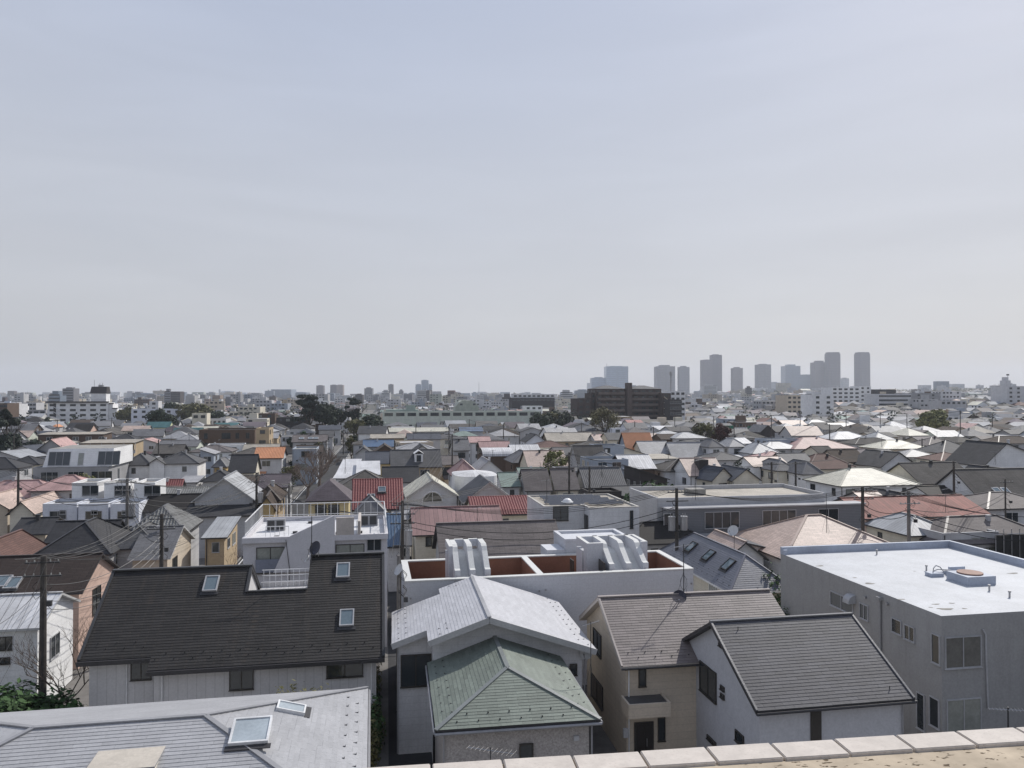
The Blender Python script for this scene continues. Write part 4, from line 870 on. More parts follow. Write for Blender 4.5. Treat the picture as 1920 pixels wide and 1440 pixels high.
# white cube town houses
for x0, x1, up0, up1, lb in ((80, 146, 106, 164, 'leftmost white cube town house with slit windows'), (147, 205, 182, 226, 'middle white cube town house with a framed bay'), (207, 262, 233, 290, 'rightmost white cube town house with a set-back upper cube')):
    h = House('house', lb, 'house', x0, 945, x1, 6.4); W = h.W
    wing(h, 'flat', W, 4.5, 6.4, .3, 'concrete', 'bluishw'); wing(h, 'flat', W * .78, 5, 8.3, .3, 'concrete', 'white', u0=W * .4, v0=4.6)
    window(h.root, 'f', (W * .4 + 1.2, 4.58, 6.7), 1.8, 1.2, FRS, GLASS, 2); window(h.root, 'f', (.8, -.02, 4.6), 1.7, .9, FRS, GLASS, 2); window(h.root, 'f', (W - 1.8, -.02, 5.2), .6, .4, FRS, GLASS, 1); window(h.root, 'f', (.8, -.02, 2.2), 1.7, 1.4, FRS, GLASS, 2)
    for k in range(3): window(h.root, 'f', (W - 2.2 + k * .6, -.02, 2.0), .3, 1.8, FRS, GLASS, 1)
    h.foot(9.6, 0, 0, W * 1.2)
hs(-70, 936, 108, 5.4, 7, 'hip', 2.0, 'pink', 'cream', 'broad pale pink hip roof at the left edge')
hs(50, 921, 176, 6.3, 7, 'hip', 1.7, 'pink', 'gray', 'pale pink hip roof directly below the sloped glass house')
h = hs(10, 966, 68, 4.6, 13, 'gy', 1.6, 'peach', 'cream', 'cream gable with three small windows under a peach pink roof', win=False)
for k in range(3): window(h.root, 'f', (1.7 + k * 1.1, .33, 2.8), .8, .9, FRW, GLASS, 1)
hs(-70, 957, 20, 4.8, 8, 'gy', 1.7, 'peach', 'beige', 'peach pink gable cut off by the left edge')
# three storey house with inclined glass
h = House('house', 'grey and white three storey house with sloping glass walls on the top floor', 'house', 62, 877, 204, 7.0); W = h.W
wing(h, 'flat', W, 13, 7.0, .15, 'concrete', 'mid'); b = MB(); wt = 10.0; t0 = W * .1; t1 = W * 1.12
b.quad([(t0, .7, 7), (t1 - 1, .7, 7), (t1 - 1, 1.6, wt), (t0 + .6, 1.6, wt)]); b.quad([(t0 + .6, 1.6, wt), (t1 - 1, 1.6, wt), (t1 - 1, 12, wt), (t0 + .6, 12, wt)], 1); b.quad([(t0, 12, 7), (t0, .7, 7), (t0 + .6, 1.6, wt), (t0 + .6, 12, wt)]); b.quad([(t1 - 1, .7, 7), (t1 - 1, 12, 7), (t1 - 1, 12, wt), (t1 - 1, 1.6, wt)])
b.build('upper_wall', [wmat('white'), rmat('concrete')], h.root)
sl2 = math.atan(.9 / 3)
for a_, w_ in ((t0 + .8, 3.3), (t0 + 8.5, 3.4)):
    o = window(h.root, 'f', (a_, .78, 7.25), w_, 2.3, FRS, GLASS, 3); o.rotation_euler = (-sl2, 0, 0)
o = window(h.root, 'f', (t0 + 5.4, .78, 7.3), .8, 2, FRS, CURT, 1); o.rotation_euler = (-sl2, 0, 0)
for a_, w_ in ((1.2, 2.6), (5.4, 2.4), (9.0, 3.2)): window(h.root, 'f', (a_, -.02, 4.2), w_, 2.0, FRS, GLASS, 3)
window(h.root, 'r', (t1 - .98, 3, 7.6), 1.3, 1.8, FRS, GLASS, 2); window(h.root, 'r', (W + .02, 5, 4.2), .7, 2.0, FRS, GLASS, 1); h.foot(13)
hs(226, 873, 286, 6.2, 8, 'hip', 2.0, 'gray', 'white', 'white house with a grey hip roof and three joined windows')
h = hs(288, 870, 374, 6.4, 8, 'hip', 2.0, 'gray', 'white', 'white house with two pairs of windows and a small gable over the eaves')
wing(h, 'gy', 3.2, 3, 6.4, 1.1, 'gray', 'white', u0=-1.0, v0=-.6)
hs(-60, 880, 35, 5.8, 7, 'hip', 1.8, 'charcoal', 'gray', 'dark hip roof at the left edge above a balcony house')
hs(-60, 914, 62, 4.8, 7, 'flat', .3, 'concrete', 'white', 'white walled house with a brown balcony strip, left edge')
hs(4, 872, 76, 5.4, 7, 'hip', 1.5, 'charcoal', 'cream', 'dark grey roof with a cream gable end left of the sloping glass')
hs(10, 848, 72, 5.6, 8, 'gy', 1.6, 'bluegray', 'gray', 'grey blue sheet roof of the left of two workshops', rot=-20)
hs(-40, 858, 40, 5.2, 8, 'gy', 1.5, 'silver', 'gray', 'light sheet roof of a workshop at the far left edge', rot=-20)
hs(62, 848, 128, 5.6, 12, 'gy', 3.0, 'pink', 'mid', 'dark gabled house whose salmon pink slope faces right', rot=4)
h = hs(68, 815, 196, 6.4, 9, 'sx', .4, 'beige', 'brown', 'long dark brown two storey flats with white framed windows', win=False)
for k in range(5): window(h.root, 'f', (3 + k * h.W / 5.2, .33, 4.4), 1.6, 1.1, FRW, GLASS, 2)
h = hs(148, 831, 254, 6.8, 9, 'sx', .4, 'beige', 'tan', 'tan apartment block with a flat beige roof and open galleries', win=False)
b = MB(); [b.box(u_, -.2, 4.1, u_ + .12, -.08, 6.7) for u_ in [h.W * k / 5 for k in range(6)]]; b.box(-.0, -.25, 4.0, h.W, .3, 4.15).box(0, -.25, 4.15, h.W, -.2, 4.9); b.build('gallery', [FRS], h.root)
for k in range(6): window(h.root, 'f', (1 + k * h.W / 6.2, .33, 4.3), 1.2, 1.7, FRD, GLASS, 2)
hs(272, 802, 318, 6.0, 9, 'gx', 2.3, 'teal', 'lime', 'dark teal gable roof with a pale lime wall to the right', o=.2)
hs(322, 812, 378, 5.6, 7, 'gx', 1.8, 'teal', 'gray', 'bluish teal roof beside the lime gable')
hs(326, 826, 372, 5.6, 8, 'hip', 1.7, 'light', 'lgray', 'pale grey double hip roof left of the brown block')
h = hs(373, 806, 478, 9.2, 12, 'flat', .4, 'gray', 'brown', 'dark brown four square apartment block with recessed balconies', win=False)
for r_ in range(3):
    for k in (1.5, 6.5, 10.5, 13.5): window(h.root, 'f', (k * h.W / 16, -.02, 6.6 - 2.8 * r_), 2.4 if k == 6.5 else .9, 1.6, FRD, GLASS, 2)
hs(284, 851, 342, 5.4, 8, 'gx', 1.9, 'stained', 'dark', 'weathered grey gable roof in front of the pale double hip')
hs(372, 852, 404, 6.0, 7, 'sl', 1.2, 'light', 'bluew', 'narrow bluish house with a white lean-to roof below the brown block')
hs(426, 887, 480, 5.2, 8, 'gx', 3.0, 'charcoal', 'cream', 'steep charcoal roof with a cream gable end')
hs(375, 903, 440, 5.2, 7, 'hip', 1.5, 'charcoal', 'gray', 'dark grey hip roof right of the white paired-window house')
hs(440, 914, 496, 5.3, 7, 'gx', 1.4, 'brown', 'gray', 'dark brown gable roof above the pale metal gable')
hs(396, 876, 426, 5.6, 7, 'hip', 1.5, 'midgray', 'ochre', 'small ochre walled house with a grey roof')
hs(330, 905, 372, 5.0, 6, 'sx', .5, 'light', 'lgray', 'pale low shed roof between grey houses')
hs(470, 940, 528, 5.6, 8, 'hip', 1.7, 'brown', 'tan', 'brown roofed tan house beside the street entrance')
hs(482, 915, 543, 5.6, 8, 'gx', 1.6, 'mauve', 'gray', 'mauve grey roof left of the bare street tree')
hs(480, 960, 520, 5.0, 7, 'gy', 1.8, 'brown', 'ochre', 'small ochre gable house beside the narrow street', rot=3)
hs(134, 809, 170, 5.6, 9, 'gx', 2.6, 'black', 'pinkw', 'steep black roof below the white stepped apartment block')
hs(168, 811, 228, 5.4, 8, 'gy', 1.6, 'stained', 'gray', 'wide grey gable with a small white chimney')
hs(226, 808, 278, 5.8, 8, 'gx', 1.8, 'peach', 'cream', 'pinkish tan gable roof left of the teal roofs')
hs(276, 800, 316, 5.8, 8, 'gx', 1.7, 'light', 'cream', 'pale grey gable with a cream end wall')
hs(205, 824, 255, 5.4, 7, 'hip', 1.5, 'charcoal', 'gray', 'charcoal hip roof above the tan apartment block')
hs(34, 802, 76, 5.8, 8, 'gy', 1.2, 'white', 'gray', 'bright white low gable near the dark conifer')
hs(74, 804, 94, 5.8, 7, 'hip', 1.2, 'bluegray', 'gray', 'small blue grey roof right of the bright white gable')
hs(95, 801, 108, 5.8, 7, 'hip', 1.1, 'orangetile', 'gray', 'tiny orange roof below the white stepped block')
hs(115, 797, 133, 5.8, 8, 'hip', 1.4, 'mint', 'gray', 'tiny pale green roof against the white stepped block')
# ---- centre left ----------------------------------------------------------
h = hs(572, 940, 660, 5.6, 9, 'gx', .1, 'mauve', 'yellow', 'yellow house under a mauve grey gable roof beside the red tiles', o=.4, win=False)
[bpy.data.objects.remove(q_) for c in list(h.root.children) if c.name.startswith('roof') for q_ in list(c.children) + [c]]; b = MB(); [b.slab(p, .14, 0, 1) for p in roof_polys('hip', h.W, 9, 5.6, 2.3)]; b.build('roof', [rmat('mauve'), FASC], h.root)
for u_ in (.22, .5): window(h.root, 'f', (h.W * u_, .38, 3.2), 1.3, 1.8, FRD, GLASS, 2)
h = hs(659, 957, 757, 5.8, 8.5, 'gx', 3.1, 'redtile', 'cream', 'large red clay tiled roof with two skylights'); tiles(h, 'gx', 8.5, 5.8, 3.1, KWR)
for px, py in ((716, 919), (696, 933)):
    u, v, z = h.rp(px, py, 5.8, 3.1 / 4.25); skylight(h.root, (u - .45, v - .5, z - .2), 3.1 / 4.25, .9, .9)
hs(664, 963, 726, 5.9, 5, 'hip', 1.7, 'midgray', 'gray', 'small grey pyramid roof behind the white rooftop railing')
h = hs(760, 933, 862, 5.6, 10, 'gy', 2.3, 'cream', 'lgray', 'pale gabled house with an arched window and cream roof', fasc=FASCW, win=False)
# arched window
b = MB(); c_ = h.W * .5; rr = 1.35; pts = [(c_ + rr * math.cos(t), .3, 4.9 + rr * math.sin(t)) for t in [math.pi * i / 12 for i in range(13)]]
b.quad(pts[::-1]); w_ = b.build('window', [GLASS], h.root); b = MB(); b.tube(pts, .12, 6).bar((c_, .28, 4.9), (c_, .28, 6.2), .08, .06).bar((c_ - rr, .28, 4.9), (c_ + rr, .28, 4.9), .1, .08); b.build('frame', [FRW], w_)
window(h.root, 'f', (c_ - 1.6, .33, 2.2), 3.2, 2.0, FRW, CURT, 4); window(h.root, 'f', (h.W - 2.6, .33, 3.0), 1.0, .6, FRW, GLASS, 1)
# oval roofed dark house
h = House('house', 'dark walled house with a curved white oval upper storey', 'house', 855, 905, 938, 6.6); W = h.W; D = 9; b = MB(); n_ = 28; rg = [(W / 2 + W / 2 * math.copysign(abs(math.cos(2 * math.pi * i / n_)) ** .6, math.cos(2 * math.pi * i / n_)), D / 2 + D / 2 * math.copysign(abs(math.sin(2 * math.pi * i / n_)) ** .6, math.sin(2 * math.pi * i / n_))) for i in range(n_)]
for i in range(n_):
    a, c = rg[i], rg[(i + 1) % n_]; b.quad([(a[0], a[1], 5.0), (c[0], c[1], 5.0), (c[0], c[1], 7.4), (a[0], a[1], 7.4)])
b.build('upper_wall', [wmat('white')], h.root); b = MB()
for i in range(n_):
    a, c = rg[i], rg[(i + 1) % n_]; b.quad([(a[0], a[1], 7.4), (c[0], c[1], 7.4), (W / 2 + (c[0] - W / 2) * .1, c[1] * .1 + D * .45, 7.9), (W / 2 + (a[0] - W / 2) * .1, a[1] * .1 + D * .45, 7.9)])
b.quad([(W / 2 + (a[0] - W / 2) * .1, a[1] * .1 + D * .45, 7.9) for a in rg]); b.build('roof', [rmat('white')], h.root)
b = MB(); b.box(.6, .6, 0, W - .3, D - .5, 5); b.build('wall', [wmat('dark')], h.root); h.foot(D)
h = hs(868, 943, 968, 5.4, 9, 'gy', 2.6, 'graytile', 'gray', 'grey tiled temple style gable with a dark triangular front', fasc=FASCW); tiles(h, 'gy', 9, 5.4, 2.6, KWG)
hs(626, 919, 742, 5.4, 9, 'hip', 2.4, 'stained', 'gray', 'large streaked grey hip roof right of the street')
hs(625, 897, 664, 4.6, 12, 'sx', 2.4, 'whiteflat', 'white', 'left of two bright white sheet roofs beside the street', rot=-6)
hs(667, 891, 714, 5.2, 9, 'sx', 1.7, 'whiteflat', 'white', 'right of two bright white sheet roofs beside the street')
h = hs(716, 905, 788, 5.2, 7, 'gx', 2.2, 'charcoal', 'lgray', 'grey walled house with a plain dark slate slope behind the streaked hip')
h = hs(732, 877, 830, 6.0, 9, 'gx', 2.9, 'gray', 'tan', 'tan house with a large grey roof and a white dormer')
u_ = h.W * .47; b = MB(); b.box(u_, 1.3, 6.6, u_ + 1.5, 3.6, 8.3).slab([(u_ - .15, 1.1, 8.35), (u_ + .75, 1.1, 9.0), (u_ + .75, 4, 9.0), (u_ - .15, 4, 8.35)], .1).slab([(u_ + .75, 1.1, 9.0), (u_ + 1.65, 1.1, 8.35), (u_ + 1.65, 4, 8.35), (u_ + .75, 4, 9)], .1); dm = b.build('dormer', [wmat('white'), FASCW], h.root); b = MB(); b.box(u_ + .35, 1.25, 6.9, u_ + 1.15, 1.3, 8.1); b.build('pane', [GLASS], dm)
hs(684, 870, 736, 5.8, 8, 'gx', 2.1, 'bluegray', 'yellow', 'yellow walled house with a dark blue grey roof and one skylight')
hs(665, 852, 700, 5.4, 9, 'gy', 1.6, 'gray', 'gray', 'left of three dark gable fronts behind the dormer house')
hs(698, 850, 746, 5.4, 9, 'gy', 1.9, 'brown', 'brown', 'middle of three dark gable fronts, brown walled')
hs(772, 850, 812, 5.6, 9, 'gy', 1.8, 'charcoal', 'lgray', 'pale gable front right of the brown gable')
hs(680, 838, 740, 5.6, 8, 'gx', 1.6, 'bluetile', 'gray', 'grey blue ribbed roof near the street')
hs(694, 822, 760, 6.0, 8, 'gx', 1.1, 'beige', 'tan', 'tan low block with a brownish flat roof')
hs(708, 810, 842, 6.2, 9, 'gx', 1.3, 'cream', 'gray', 'very long cream roof in front of the pale green school')
hs(763, 824, 828, 6.0, 8, 'gx', 1.6, 'bluegray', 'gray', 'blue grey sheet roof left of the cluster of poles')
hs(862, 809, 907, 6.2, 7, 'gx', 1.4, 'blue', 'gray', 'blue roof in front of the pale green school')
hs(846, 818, 898, 5.0, 8, 'hip', 1.6, 'mint', 'gray', 'bright mint green hip roof')
hs(848, 845, 882, 6.2, 8, 'gx', 2.4, 'midgray', 'gray', 'grey roof with a small skylight right of the cluster of poles')
hs(880, 830, 922, 6.0, 8, 'gx', 1.5, 'pink', 'lgray', 'faded pink roof with a pale blue wall')
hs(918, 818, 975, 6.0, 10, 'hip', 2.0, 'light', 'gray', 'pale grey hip roof right of the mint roof')
hs(900, 842, 960, 5.6, 8, 'gx', 1.7, 'dustypink', 'brown', 'dusty pink roof above the white barrel roof')
h = House('house', 'brown house with a bright white barrel vault roof', 'house', 905, 856, 962, 5.4); W = h.W; b = MB()
for i in range(10):
    t0_, t1_ = math.pi * i / 10, math.pi * (i + 1) / 10; f_ = lambda t: (4 - 4 * math.cos(t), 5.4 + 1.7 * math.sin(t)); a, c = f_(t0_), f_(t1_)
    b.quad([(0, a[0], a[1]), (W, a[0], a[1]), (W, c[0], c[1]), (0, c[0], c[1])])
b.build('roof', [rmat('white')], h.root); b = MB(); b.box(.2, .3, 0, W - .2, 7.7, 5.6); b.build('wall', [wmat('brown')], h.root); h.foot(8)
h = hs(846, 892, 902, 5.6, 8, 'hip', 2.3, 'dustypink', 'lgray', 'pale house with a faded mauve hip roof left of the double gable')
hs(884, 892, 950, 5.2, 9, 'gy', 2.6, 'light', 'white', 'white double gable front with grey barge boards', fasc=FASCW)
h = hs(474, 860, 532, 6.0, 9, 'gx', 2.0, 'orangetile', 'lgray', 'vivid orange clay tile roof left of the street tree'); tiles(h, 'gx', 9, 6.0, 2.0, KWO)
hs(480, 803, 505, 10.2, 9, 'flat', .3, 'concrete', 'tan', 'narrow tan four storey block above the orange roof', name='apartment_building', cat='building', fl=3)
hs(548, 842, 594, 7.6, 8, 'flat', .3, 'concrete', 'bluew', 'small bluish grey flat roofed house behind the bare tree')
h = hs(546, 829, 614, 6.2, 9, 'gx', 1.8, 'taupe', 'gray', 'wide greyish brown roof with three small white skylights')
for k in (.2, .45, .6): skylight(h.root, (h.W * k, 1.6, 6.2 + .7), .4, 1.3, 1.0, 0, FRW)
hs(552, 848, 606, 5.6, 8, 'gx', 1.4, 'brown', 'dark', 'dark roof stepping down toward the street tree')
hs(518, 783, 578, 9.6, 14, 'flat', .3, 'gray', 'dark', 'almost black flat roofed block left of the pines', name='apartment_building', cat='building')
hs(480, 776, 516, 10.5, 12, 'flat', .3, 'concrete', 'brown', 'brown flat roofed block left of the almost black block', name='apartment_building', cat='building')
hs(596, 777, 656, 8.5, 12, 'flat', .3, 'concrete', 'white', 'long whitish two storey block right of the pines', name='apartment_building', cat='building')
hs(672, 781, 702, 8.5, 14, 'gx', 1.2, 'mint', 'palegreen', 'pale turquoise hall beside the street end', name='hall', cat='building')
hs(596, 806, 640, 6.0, 9, 'gx', 1.6, 'bluegray', 'gray', 'blue grey roof above the skylight roof')
hs(598, 820, 626, 6.0, 9, 'gx', 2.0, 'gray', 'gray', 'grey roof at the left kerb of the street')
hs(555, 812, 590, 6.0, 8, 'hip', 1.5, 'bluegray', 'gray', 'small slate blue hip roof behind the skylight roof')
hs(486, 822, 522, 6.0, 9, 'gx', 1.6, 'light', 'tan', 'pale gable roof between brown blocks')
# pink / brown houses of the centre
h = hs(773, 1004, 948, 5.6, 7.5, 'gx', 2.1, 'dustypink', 'cream', 'cream walled house with a long dusty pink ribbed roof', win=False)
for px in (804, 818): h.winpx('f', .33, px - 5, 1008, px + 5, 1023, mull=1)
hs(828, 1022, 1004, 5.2, 4.6, 'gx', 1.2, 'pink', 'cream', 'lower light pink roof slope in front of the dusty pink roof', win=False)
h = hs(885, 967, 1002, 5.4, 8, 'gx', 1.6, 'redtile', 'cream', 'red clay tile roof left of the solar panel building'); tiles(h, 'gx', 8, 5.4, 1.6, KWR)
hs(770, 978, 828, 5.0, 6, 'gx', .8, 'paletile', 'lgray', 'low ribbed pale sheet roof behind the dusty pink roof')
hs(735, 975, 775, 5.0, 6, 'gx', .7, 'light', 'lgray', 'pale grey flat topped shed behind the blue tiles')
h = hs(722, 1026, 758, 4.4, 8, 'sx', 2.0, 'bluetile', 'lgray', 'small glossy blue tiled roof squeezed beside the terrace building', win=False); tiles(h, 'sx', 8, 4.4, 2.0, KWB)
hs(826, 1068, 1066, 5.2, 9, 'gx', 2.9, 'taupe', 'gray', 'broad brown grey slate roof behind the white penthouses', win=False)
# ---- white rooftop-railing building ---------------------------------------
h = BT = House('apartment_building', 'pale grey apartment building with a white railed roof terrace behind the black roof', 'building', 456, 1008, 727, 8.6); W = h.W; D = 9.5
PG2 = mat('wall_plaster_lilac', (.56, .55, .57), .85, .25, dirt=.08, dscale=1, bump=.15); TW = mat('terrace_white', (.62, .62, .63), .7, dirt=.15, dscale=2)
b = MB(); b.box(0, 0, 0, W, D, 8.2); b.box(-.05, -.3, 8.2, W + .05, .05, 8.6, 0, 0).box(-.05, D - .2, 8.2, W + .05, D, 8.6).box(-.05, .05, 8.2, .2, D - .2, 8.6).box(W - .2, .05, 8.2, W + .05, D - .2, 8.6)
fa = h.pl(545, 1000, 'v', 0)[0]; fb = h.pl(628, 1000, 'v', 0)[0]
b.quad([(fa - 1.2, -.32, 6), (fb, -.32, 6), (fb, -.32, 10.1), (fa, -.32, 8.65)]); b.quad([(fb, -.02, 6), (fa - 1.2, -.02, 6), (fa, -.02, 8.65), (fb, -.02, 10.1)]); b.quad([(fa, -.32, 8.65), (fb, -.32, 10.1), (fb, -.02, 10.1), (fa, -.02, 8.65)]); b.quad([(fb, -.32, 6), (fb, -.02, 6), (fb, -.02, 10.1), (fb, -.32, 10.1)])
b.build('wall', [PG2], h.root); b = MB(); b.box(.2, .05, 8.2, W - .2, D - .2, 8.24); b.build('roof', [TW], h.root)
def railing(h, pts, z, hh=1.1, step=.55, m=None, name='railing'):
    b = MB()
    for (p, q) in zip(pts[:-1], pts[1:]):
        L_ = math.hypot(q[0] - p[0], q[1] - p[1]); n_ = max(1, int(L_ / step))
        for i in range(n_ + 1):
            x_, y_ = p[0] + (q[0] - p[0]) * i / n_, p[1] + (q[1] - p[1]) * i / n_; b.bar((x_, y_, z), (x_, y_, z + hh), .035, .035)
        b.bar((*p, z + hh), (*q, z + hh), .06, .06); b.bar((*p, z + .15), (*q, z + .15), .04, .04)
    o = b.build(name, [m or FRW], h.root); return o
railing(h, [(.1, .2), (.1, D - .1), (W - .1, D - .1), (W - .1, .3)], 8.6)
railing(h, [(1.5, .6), (fa - .2, .6)], 8.24, 1.0, .3); railing(h, [(fb + 1.6, -.1), (W - 2.2, -.1)], 8.6, 1.0, .3)
b = MB(); b.box(fb + .1, -.3, 8.6, fb + 1.4, -.1, 9.9).box(W - 2.2, -.3, 8.6, W - 2.0, 4, 9.6); b.build('parapet', [mat('panel_cream', (.55, .5, .46), .7)], h.root)
for u_, v_ in ((fa - 2.3, 4.5), (fb + 1.8, 5.5)):
    b = MB(); b.box(0, 0, 0, 1.4, .5, .9).box(.08, -.01, .1, .6, 0, .8, 1).box(.75, -.01, .1, 1.3, 0, .8, 1); x_, y_ = h.world(u_, v_); o = b.build('air_conditioner', [FG_, DKM]); o.location = (x_, y_, 8.25); o.rotation_euler = (0, 0, h.g); tag(o, 'dark air conditioner unit on the railed white roof, %s of two' % ('left' if u_ < 5 else 'right'), 'air conditioner')
b = MB(); [b.box(x_, y_, 8.24, x_ + .35, y_ + .3, 8.4) for x_, y_ in ((2, 1.3), (3.2, 3), (1, 5), (1.3, 7), (4, 7.6), (7, 7.8), (6.5, 2), (9, 6), (8.2, 2.2))]; b.build('roof_blocks', [DKM], h.root, 'stuff')
h.winpx('f', -.02, 482, 1029, 533, 1072, mull=2, gl=CURT); h.winpx('f', -.02, 631, 1022, 681, 1048, mull=2, gl=CURT); h.winpx('f', -.02, 689, 1013, 713, 1031, mull=2, gl=GLASS, fr=FRS)
a = h.pl(480, 1050, 'v', 0)[0]; c = h.pl(535, 1050, 'v', 0)[0]; zb = h.pl(505, 1072, 'v', 0)[1]; b = MB(); b.box(a, -.25, zb - .1, c, -.02, zb).box(a, -.25, zb, c, -.2, zb + .95, 1); b.build('balcony', [FRD, mat('panel_blue_grey', (.22, .24, .3), .5)], h.root)
b = MB(); xx = h.pl(537, 1005, 'v', 0)[0]; b.tube([(xx, -.36, 8.4), (xx + .15, -.36, 7.2), (xx + .3, -.36, 6), (xx + .15, -.36, 4)], .02, 5); b.build('cable', [RUBB], h.root); h.foot(D)
# ---- solar panel building ---------------------------------------------------
h = SPB = House('house', 'beige flat roofed house carrying rows of dark solar panels', 'house', 1105, 952, 1198, 9.2); W = h.W; D = 9
ul = h.pl(1020, 943, 'v', 1.6)[0]
wing(h, 'flat', W, D, 9.2, .14, 'beige', 'lgray', fasc=mat('cap_stone', (.45, .43, .4), .7)); wing(h, 'flat', -ul - .02, D - 1.6, 9.2, .14, 'beige', 'lgray', u0=ul, v0=1.6, fasc=mat('cap_stone', (.45, .43, .4), .7))
SOL = mat('solar_cell', (.012, .013, .018), .18, .7, 'brick', a=.32, b=.32, var=.05, mortar=2.0, bump=0, dirt=.05)
for (u0_, u1_, v0_) in ((ul + .7, ul + 4.0, 2.3), (ul + .5, ul + 4.2, 3.4), (ul + .9, W - 1.2, 4.7), (ul + .9, W - 1.6, 5.9), (ul + .9, W - 2, 7.1), (.6, W - .7, 2.0), (.4, W - .9, 3.2)):
    n_ = max(1, round((u1_ - u0_) / 1.7))
    for i in range(n_):
        b = MB(); x_ = u0_ + i * (u1_ - u0_) / n_; w_ = (u1_ - u0_) / n_ - .04; b.slab([(x_, v0_, 9.2), (x_ + w_, v0_, 9.2), (x_ + w_, v0_ + .6, 9.36), (x_, v0_ + .6, 9.36)], .04, 0, 1); b.build('solar_panel', [SOL, METAL], h.root)
h.winpx('f', 1.58, 1038, 951, 1064, 975, mull=2); window(h.root, 'l', (-.02, 1.3, 6.7), .9, 1.7, FRD, GLASS, 2); h.winpx('f', -.02, 1182, 959, 1187, 990, mull=1)
b = MB(); n_ = 14; b.tube([(-1.2, 3, 9.1), (-1.2, 3, 9.35)], .55, 16); b.tube([(-1.2, 3, 9.35), (-1.2, 3, 9.55), (-1.2, 3, 9.65)], .5, 16, r2=.15); b.build('roof_dome', [FRW], h.root); b = MB(); b.box(ul - .9, 1.4, 5.6, ul, 4, 6.6); b.build('balcony', [wmat('lgray')], h.root); h.foot(D, ul, 0, W - ul)
# ---- long grey louvred building ---------------------------------------------
h = LG = House('apartment_building', 'long grey two tier building with louvred bands and a beige flat roof', 'building', 1232, 934, 1600, 9.0); W = h.W; D = 8
LOU = mat('wall_louvre_grey', (.2, .205, .22), .6, .3, 'siding', b=.16, var=.03, mortar=.55, bump=.5, dirt=.1)
b = MB(); b.box(0, 0, 0, W - 3.2, D, 8.7); b.box(-.05, -.05, 8.7, W - 3.2, .15, 9.0).box(-.05, D - .2, 8.7, W - 3.2, D + .05, 9.15).box(-.05, .15, 8.7, .15, D - .2, 9.05).box(W - 3.4, .15, 8.7, W - 3.2, D - .2, 9.1); b.build('wall', [wmat('gray')], h.root)
b = MB(); b.box(.15, .15, 8.7, W - 3.4, D - .2, 8.73); b.build('roof', [rmat('beige')], h.root)
b = MB(); b.box(.5, -1.6, 0, W, -.02, 8.1); b.build('louvred_wall', [LOU], h.root); b = MB(); b.box(.35, -1.75, 8.1, W + .15, -.02, 8.22); b.build('roof_edge', [FRS], h.root); b = MB(); b.box(.45, -1.68, 4.6, W + .02, -1.6, 5.7); b.build('spandrel', [wmat('gray')], h.root)
for z_ in (6.2, 2.6):
    for x0_, x1_ in ((1245, 1262), (1322, 1385), (1430, 1492), (1535, 1571)):
        a = h.pl(x0_, 960, 'v', -1.6)[0]; c = h.pl(x1_, 960, 'v', -1.6)[0]; window(h.root, 'f', (a, -1.62, z_), c - a, 1.5, FRS, GLASS, max(1, round((c - a) / .9)))
b = MB(); u_ = h.pl(1302, 920, 'v', 4)[0]; b.box(u_ - .9, 3.2, 8.73, u_ + .9, 4.6, 9.35); b.build('plinth', [CONC], h.root); h.foot(D + 1.8, 0, -1.8)
# ---- centre right ------------------------------------------------------------
hs(1168, 1022, 1335, 5.4, 6, 'hip', 1.5, 'black', 'gray', 'black ribbed hip roof in front of the long louvred building')
h = hs(1470, 1050, 1716, 5.4, 11, 'hip', 2.7, 'peach', 'lgray', 'sunlit pinkish white hip roof complex behind the grey flat roof', win=False)
wing(h, 'gy', 4.2, 6, 5.0, 1.6, 'peach', 'lgray', u0=-4.4, v0=2)
hs(1402, 1046, 1508, 4.8, 6, 'sl', 1.3, 'bluegray', 'lgray', 'low dark ribbed lean-to roof left of the pinkish hip roof')
h = hs(1622, 973, 1858, 5.6, 9, 'gx', 1.7, 'redseam', 'pinkw', 'very long red ribbed metal roof on a pinkish wall')
hs(1706, 1005, 1800, 5.0, 8, 'hip', 1.5, 'silver', 'cream', 'pale ribbed hip roof crossed by wires at the right')
hs(1768, 1000, 1870, 5.6, 6, 'flat', .3, 'concrete', 'gray', 'plain grey block between the red roof and brown hip')
hs(1768, 1022, 1990, 4.6, 8, 'hip', 2.0, 'taupe', 'gray', 'brown slate hip roof at the right edge behind the flat roof')
hs(1852, 955, 1990, 5.8, 8, 'hip', 1.4, 'taupe', 'lgray', 'grey house with a low brown roof at the right edge above the red roof')
h = hs(1575, 912, 1728, 5.6, 10, 'hip', 2.2, 'cream', 'white', 'white house with a creamy green hip roof and several square windows')
hs(1630, 946, 1676, 4.8, 7, 'gx', 1.2, 'peach', 'lgray', 'pale pink low roof below the creamy hip roof')
hs(1672, 942, 1716, 4.8, 7, 'gy', 1.2, 'charcoal', 'white', 'small dark gable below the creamy hip roof')
h = hs(1727, 908, 1838, 5.6, 10, 'gx', 2.8, 'stained', 'cream', 'cream house with a wide stained dark gable roof')
h = hs(1838, 937, 2010, 5.0, 10, 'gx', 3.6, 'stained', 'white', 'stained brown grey roof with two white skylights at the right edge')
for px in (1869, 1885):
    u, v, z = h.rp(px, 921, 5.0, .72); skylight(h.root, (u - .6, v - .6, z - .3), .72, 1.0, 1.2, 0, FRW)
hs(1750, 935, 1832, 4.8, 7, 'gx', 1.3, 'black', 'white', 'white house front under a dark lower roof beside the skylight roof')
hs(1866, 895, 1900, 5.0, 8, 'gy', 1.5, 'charcoal', 'lgray', 'small dark gable in front of the large white gable wall')
hs(1845, 874, 1990, 6.0, 10, 'gy', 4.2, 'charcoal', 'white', 'large white gable wall with a steep dark roof at the right edge', rv=.3)
